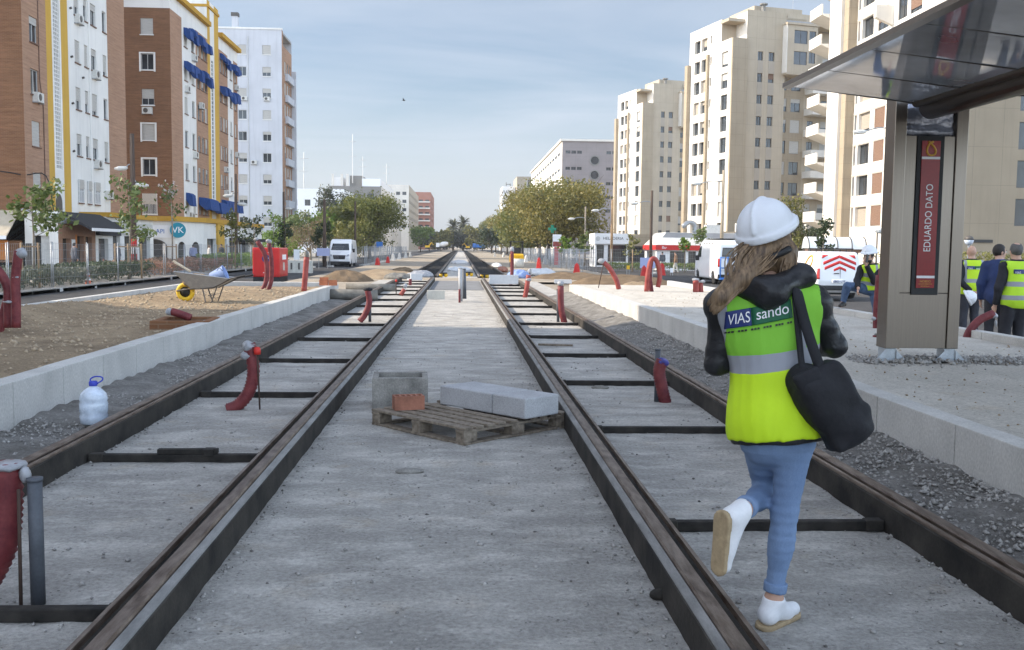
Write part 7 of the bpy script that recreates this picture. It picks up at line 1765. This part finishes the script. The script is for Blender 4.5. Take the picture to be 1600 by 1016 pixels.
# lettering on the back
def back(cs, Y=3.95): return [toL(x, y, Y) for x, y in cs]
dv_ = (0, 1, 0)
k_ = 3.86/3.55
drape_patch('print_blue', vf, back([(1130, 487), (1167, 480), (1168, 507), (1131, 514)]), dv_, M['navy'], fg.vest, .004)
drape_patch('print_green', vf, back([(1167.5, 480), (1226, 466), (1227, 494), (1168.5, 507)]), dv_, M['green_print'], fg.vest, .004)
def btext(s, x0, y0, x1, y1, hpx, m):
    o = toL(x0, y0, 3.95); e = toL(x1, y1, 3.95); up = (toL(x0, y0-10, 3.95)-o)/10
    me = text_mesh(s, 1.0, 0, 'LEFT'); wd = max(v.co.x for v in me.vertices); bpy.data.meshes.remove(me)
    drape_text(s, vf, o, (e-o)/wd, up*hpx/.72, dv_, 1.0, m, fg.vest)
btext('VIAS', 1133.5, 500.5, 1165, 494, 17, M['print_white']); btext('sando', 1173, 491, 1221, 480, 17, M['print_white'])
b = MB()
for i in range(22):
    if i % 4 == 3: continue
    x = 1132+i*4.3; y = 519-i*.92
    q = march(vf, np.array(back([(x, y), (x+3.2, y-.7), (x+3.2, y+2.2), (x, y+2.9)])), dv_, 60, .3)-np.array(dv_)*.006; b.quad(*[tuple(v) for v in q])
b.build('small_print', M['print_dark'], fg.vest)
# bag hanging from the shoulder
bt = thing('shoulder_bag', 'big black cloth shoulder bag hanging at the walking person right hip', 'bag', W(1300, 700, 3.82)); bb = A3(bt.location)
def bfn(p):
    c = W(1301, 634, 3.80)-bb; R_ = np.array(Matrix.Rotation(rad(-32), 3, 'Y'))
    d = rbox(p, c, (.10, .06, .165), .032, R_@np.array(Matrix.Rotation(rad(8), 3, 'Z')))
    d = smin(d, capsule(p, W(1252, 590, 3.82)-bb, W(1290, 640, 3.8)-bb, .055, .08), .05)
    d = smin(d, ellip(p, W(1328, 665, 3.78)-bb, (.075, .06, .08)), .03)
    d = smin(d, capsule(p, W(1350, 640, 3.78)-bb, W(1347, 668, 3.78)-bb, .022), .03)
    return d+vnoise(p*np.array([1.5, 1, .7]), 15, 21)*.012+vnoise(p, 40, 22)*.004
sdf_obj('pouch', bfn, W(1220, 725, 3.8)-bb-np.array([0, .25, 0]), W(1385, 545, 3.8)-bb+np.array([0, .25, 0]), .009, M['bag'], bt)
def ribbon(name, pts, w, m, parent, off):
    b = MB(); P = smooth_path([A3(q)-off for q in pts], 6); n = len(P); vs = []
    for i, q in enumerate(P):
        tg_ = (P[min(i+1, n-1)]-P[max(i-1, 0)]).normalized(); s = tg_.cross(Vector((0, -1, 0))).normalized()
        vs += [q+s*w, q+s*w+Vector((0, .006, 0)), q-s*w+Vector((0, .006, 0)), q-s*w]
    fs = [(4*i+j, 4*i+(j+1) % 4, 4*i+4+(j+1) % 4, 4*i+4+j) for i in range(n-1) for j in range(4)]
    return b.add(vs, fs).build(name, m, parent, True)
ribbon('strap', [W(1244, 440, 3.98), W(1246, 455, 3.86), W(1257, 500, 3.80), W(1272, 548, 3.78), W(1288, 592, 3.76)], .020, M['bag'], bt, bb)
ribbon('strap', [W(1240, 442, 4.0), W(1243, 470, 3.85), W(1248, 520, 3.815), W(1254, 575, 3.78), W(1262, 610, 3.73)], .012, M['bag'], bt, bb)
def flap(p):
    c = W(1262, 592, 3.745)-bb; return rbox(p, c, (.055, .018, .035), .016, np.array(Matrix.Rotation(rad(-28), 3, 'Y')))+vnoise(p, 20, 5)*.003
sdf_obj('flap', flap, W(1235, 625, 3.7)-bb-.05, W(1292, 560, 3.8)-bb+.05, .008, M['blackcloth'], bt)

W = lambda x, y, Y: A3(D(x, y, Y))
# --- generic standing poses
def stand(loc, ang, H=1.75, arms=None, stride=.0, head=None):
    k = H/1.75; c, s = math.cos(ang), math.sin(ang)
    def P(x, y, z): return A3(loc)+np.array([x*c-y*s, x*s+y*c, z])*k           # x: person's right, y: forward
    J = dict(pel=P(0, 0, .95), neck=P(0, .0, 1.475), head=P(0, .03, 1.635), shL=P(-.178, 0, 1.415), shR=P(.178, 0, 1.415),
             elL=P(-.235, -.03, 1.12), elR=P(.235, -.03, 1.12), wrL=P(-.225, .07, .87), wrR=P(.225, .07, .87), hiL=P(-.088, 0, .90), hiR=P(.088, 0, .90),
             knL=P(-.10, .03+stride, .49), knR=P(.10, .03-stride, .49), anL=P(-.11, -.02+stride*1.1, .09), anR=P(.11, -.02-stride*2, .09),
             heL=P(-.11, -.05+stride*1.1, .045), heR=P(.11, -.05-stride*2, .045), toL=P(-.13, .15+stride*1.1, .04), toR=P(.13, .15-stride*2, .04))
    for a, v in (arms or {}).items(): J[a] = P(*v)
    f = (-s, c, 0)
    if head is not None: f = (-math.sin(ang+head), math.cos(ang+head), -.03)
    return J, f
hm = .014
def hair_cap(t, fg, m, h, cut=.0, g=.012, bald=None):
    c, F, k = fg.J['head'], fg.hfr, fg.k
    def fn(p):
        q = (p-c)@F/k; d = ellip(p, c+F@np.array([0, -.014, .024])*k, (.077*k+g*.5, .097*k+g*.5, .098*k+g), F)
        d = np.maximum(d, np.minimum(-(q[:, 2]+.065+cut), 9)*k); d = np.maximum(d, np.minimum(q[:, 1]-.045, (.072-q[:, 2])+.0*q[:, 1]+np.maximum(0, -q[:, 1]-.0)*-9)*k)
        if bald is not None: d = smax(d, -ellip(p, c+F@np.array([0, .01, .11])*k, (bald*k, .10*k, .06*k), F), .01)
        return d+vnoise(p, 60, 4)*.002
    sdf_obj('hair', fn, c-.16, c+.16, h, M[m], t)
# man with bare head and hands behind him
L1 = D(1519, 400, 16.5); L1 = (L1.x, 16.5, -.03)
Jm, f = stand(L1, rad(-4), 1.71, dict(elL=(-.25, -.10, 1.12), elR=(.25, -.10, 1.12), wrL=(-.07, -.20, .93), wrR=(.05, -.21, .92)), head=rad(-12))
Jm['hdL'] = (.9, -.1, -.4); Jm['hdR'] = (-.8, -.1, -.5); Jm['hnL'] = (0, .8, .1); Jm['hnR'] = (0, .8, .1)
t, fg = make_person('bald person in lime vest holding a white helmet behind the back', L1, Jm, hm, f, .98, group='people standing beside the totem')
vm1 = vestmat('lime vest with one band', fg.r, [(1.10, .034, 0)], [(-.15, .024, 1.08), (.15, .024, 1.08)], (.55, .80, .02))
vf = clothe(t, fg, hm, 'trouser_grey', 'blackcloth', 'shoe_dk', -.06, .018, vm1, .036, -.08, seed=11)
def mlogo(t, fg, vf, z, du=0.0, w=.26, hgt=.055):
    c = fg.J['pel']*np.array([1, 1, 0])+np.array([0, 0, z])-fg.f*.5+fg.r*du; r = fg.r; u = np.array([0, 0, 1.])
    P = lambda a, b: c+r*a*w/2+u*b*hgt/2
    drape_patch('print_blue', vf, [P(-1, 1), P(-.05, 1), P(-.05, -1), P(-1, -1)], fg.f, M['navy'], fg.vest, .004, 4, 8)
    drape_patch('print_green', vf, [P(-.045, 1), P(1, 1), P(1, -1), P(-.045, -1)], fg.f, M['green_print'], fg.vest, .004, 4, 8)
    drape_text('VIAS', vf, P(-.93, -.55), r, u, fg.f, hgt*.8, M['print_white'], fg.vest, .012, .85); drape_text('sando', vf, P(.08, -.5), r, u, fg.f, hgt*.75, M['print_white'], fg.vest, .012, .8)
mlogo(t, fg, vf, 1.33)
hp = W(1509, 467, 16.1); ht = thing('safety_helmet', 'white safety helmet hanging from the bald person hands', 'helmet', hp)
helmet(ht, (0, 0, 0), np.array(Matrix.Rotation(rad(60), 3, 'Y') @ Matrix.Rotation(rad(25), 3, 'X')), 1.1, .012)
# man in a navy suit, head turned
L2 = D(1562, 400, 14.6); L2 = (L2.x, 14.6, -.03)
Jm, f = stand(L2, rad(-28), 1.715, dict(elR=(.25, -.02, 1.13), wrR=(.23, .06, .86), elL=(-.25, -.02, 1.13), wrL=(-.24, .06, .86)), head=rad(-58))
t, fg = make_person('person in a navy blue suit looking to the right between the two lime vests', L2, Jm, hm, f, .98, group='people standing beside the totem')
clothe(t, fg, hm, 'trouser_dk', 'suit', 'shoe_dk', -.14, .024, seed=15)
hair_cap(t, fg, 'hair_dark', .011, 0, .012); face(t, fg.hfr, fg.J['head'], fg.k, hm)
sdf_obj('shirt_collar', lambda p: np.maximum(np.maximum(capsule(p, fg.J['neck']-fg.u*.02, fg.J['neck']+fg.u*.055, .072, .062), half(p, fg.J['neck']+fg.u*.055, fg.u)), -1), fg.J['neck']-.12, fg.J['neck']+.12, .011, M['signblue'], t)
# third man at the frame edge
L3 = D(1589, 400, 13.1); L3 = (L3.x, 13.1, -.03)
Jm, f = stand(L3, rad(4), 1.73, dict(elL=(-.26, -.02, 1.12), wrL=(-.24, .08, .86), elR=(.26, -.02, 1.12), wrR=(.24, .08, .86)), head=rad(-10))
t, fg = make_person('grey haired person in lime vest with two grey bands, at the right edge', L3, Jm, hm, f, 1.0, group='people standing beside the totem')
vm3 = vestmat('lime vest with two bands', fg.r, [(1.16, .034, 0), (.97, .032, 0)], (), (.50, .80, .03))
vf = clothe(t, fg, hm, 'trouser_dk', 'trouser_dk', 'shoe_dk', -.06, .018, vm3, .040, -.12, seed=19)
hair_cap(t, fg, 'hair_grey', .011, 0, .008, bald=.045); mlogo(t, fg, vf, 1.335, .03, .30, .06)
# person on the phone with one foot on the kerb
Jm = dict(pel=W(1359, 448, 17), neck=W(1360, 415, 16.97), head=W(1358, 401.5, 16.9), shR=W(1346, 420.5, 16.98), shL=W(1375, 420.5, 16.98), elL=W(1366, 440, 16.75), wrL=W(1353, 413, 16.72),
          elR=W(1339, 438, 16.86), wrR=W(1341, 451, 16.62), hiR=W(1352, 451, 16.98), hiL=W(1366, 452, 17), knR=W(1324, 447, 16.72), anR=W(1317, 479, 16.82), heR=W(1319, 484, 16.86), toR=W(1312, 487, 16.66),
          knL=W(1370, 486, 16.96), anL=W(1374, 521, 17.02))
Jm['heL'] = Jm['anL']+np.array([0, .03, -.045]); Jm['toL'] = Jm['anL']+np.array([-.05, -.16, -.05]); dz_ = .595-Jm['heR'][2]; 
for q in ('heR', 'toR'): Jm[q][2] = .595
Jm['anR'][2] = .645; Jm['hdL'] = (-.25, -.05, .95); Jm['hnL'] = (-.3, .9, .1); Jm['hdR'] = (-.3, -.5, -.6)
L4 = (Jm['anL'][0], 17.0, Jm['anL'][2]-.09)
t, fg = make_person('person in white helmet talking on a phone with one foot on the kerb', L4, Jm, hm, (-.75, -.65, -.12), .98)
zz0 = lambda py: W(1360, py, 16.8)[2]-L4[2]
vm4 = vestmat('lime vest worn open', fg.r, [(zz0(433), .034, -.1), (zz0(446), .032, -.1)], [(-.11, .026, zz0(431)), (.11, .026, zz0(431))], (.55, .80, .02))
clothe(t, fg, hm, 'jeans_dk', 'blackcloth', 'shoe_dk', -.05, .02, vm4, .036, -.05, seed=23)
helmet(t, fg.J['head']+fg.hfr@np.array([0, -.005, .045]), fg.hfr, 1.08, .011); hair_cap(t, fg, 'hair_dark', .011, 0, .008); face(t, fg.hfr, fg.J['head'], fg.k, hm)
M['beard'] = M['hair_dark']
sdf_obj('beard', lambda p: np.maximum(ellip(p, fg.J['head']+fg.hfr@np.array([0, .026, -.062]), (.060, .066, .064), fg.hfr), half(p, fg.J['head']+fg.hfr@np.array([0, 0, -.045]), fg.hfr[:, 2])), fg.J['head']-.2, fg.J['head']+.2, .01, M['beard'], t)
pt = thing('mobile_phone', 'dark mobile phone held to the ear under the white helmet', 'phone', W(1355, 404, 16.70))
MB().ob((0, 0, 0), (.075, .012, .15), rad(40), 0, rad(12)).build('case', M['black'], pt, bev=.004)
# people far off
def walker(label, px, Y, z0, ang, H, top, bottom, hair, stride=.1, grp='passers-by at the shops'):
    L = D(px, 400, Y); L = (L.x, Y, z0); Jm, f = stand(L, ang, H, None, stride)
    t, fg = make_person(label, L, Jm, .034, f, H/1.75, grp); clothe(t, fg, .032, bottom, top, 'shoe_dk', -.08, .026, seed=31); hair_cap(t, fg, hair, .03, 0, .012)
M['brown_c'] = mat('brown jacket cloth', (.20, .11, .06), .8); M['lav_c'] = mat('pale blue shirt cloth', (.24, .27, .42), .8); M['white_c'] = mat('white shirt cloth', (.6, .58, .56), .8); M['grey_c'] = mat('grey coat cloth', (.07, .075, .09), .8)
walker('passer-by in dark clothes beside the bar entrance', 1035, 84, -.4, rad(10), 1.75, 'grey_c', 'white_c', 'hair_dark')
walker('passer-by in brown jacket and pale trousers in front of the bar', 1056, 78, -.4, rad(70), 1.75, 'brown_c', 'greyblock', 'hair_dark')
walker('passer-by in pale blue shirt by the arched windows of the corner shop', 302, 72, -.22, rad(20), 1.7, 'lav_c', 'trouser_grey', 'hair_dark')
walker('passer-by in white top right of the corner shop', 327, 74, -.22, rad(-60), 1.68, 'white_c', 'greyblock', 'hair_brown')
walker('passer-by in black beside the ochre pier', 346, 76, -.22, rad(150), 1.75, 'blackcloth', 'trouser_dk', 'hair_dark')
walker('passer-by in grey jacket behind the lavender hedge', 183, 52, -.22, rad(80), 1.74, 'grey_c', 'trouser_grey', 'hair_dark')
walker('passer-by in dark coat in front of the brown shop', 116, 53, -.22, rad(-40), 1.72, 'grey_c', 'trouser_dk', 'hair_dark')
# ------------------------------------------------------------------ thin winter haze over the avenue
m, nt, b = nodes('air haze'); nt.nodes.remove(b)
pv = NN(nt, 'ShaderNodeVolumePrincipled'); pv.inputs['Color'].default_value = (.86, .90, .96, 1); pv.inputs['Density'].default_value = .00022
lk(nt, pv.outputs[0], nt.nodes['Material Output'].inputs['Volume'])
struct(MB().box(-160, 160, -60, 720, -1.5, 52).build('haze', m), 'stuff')
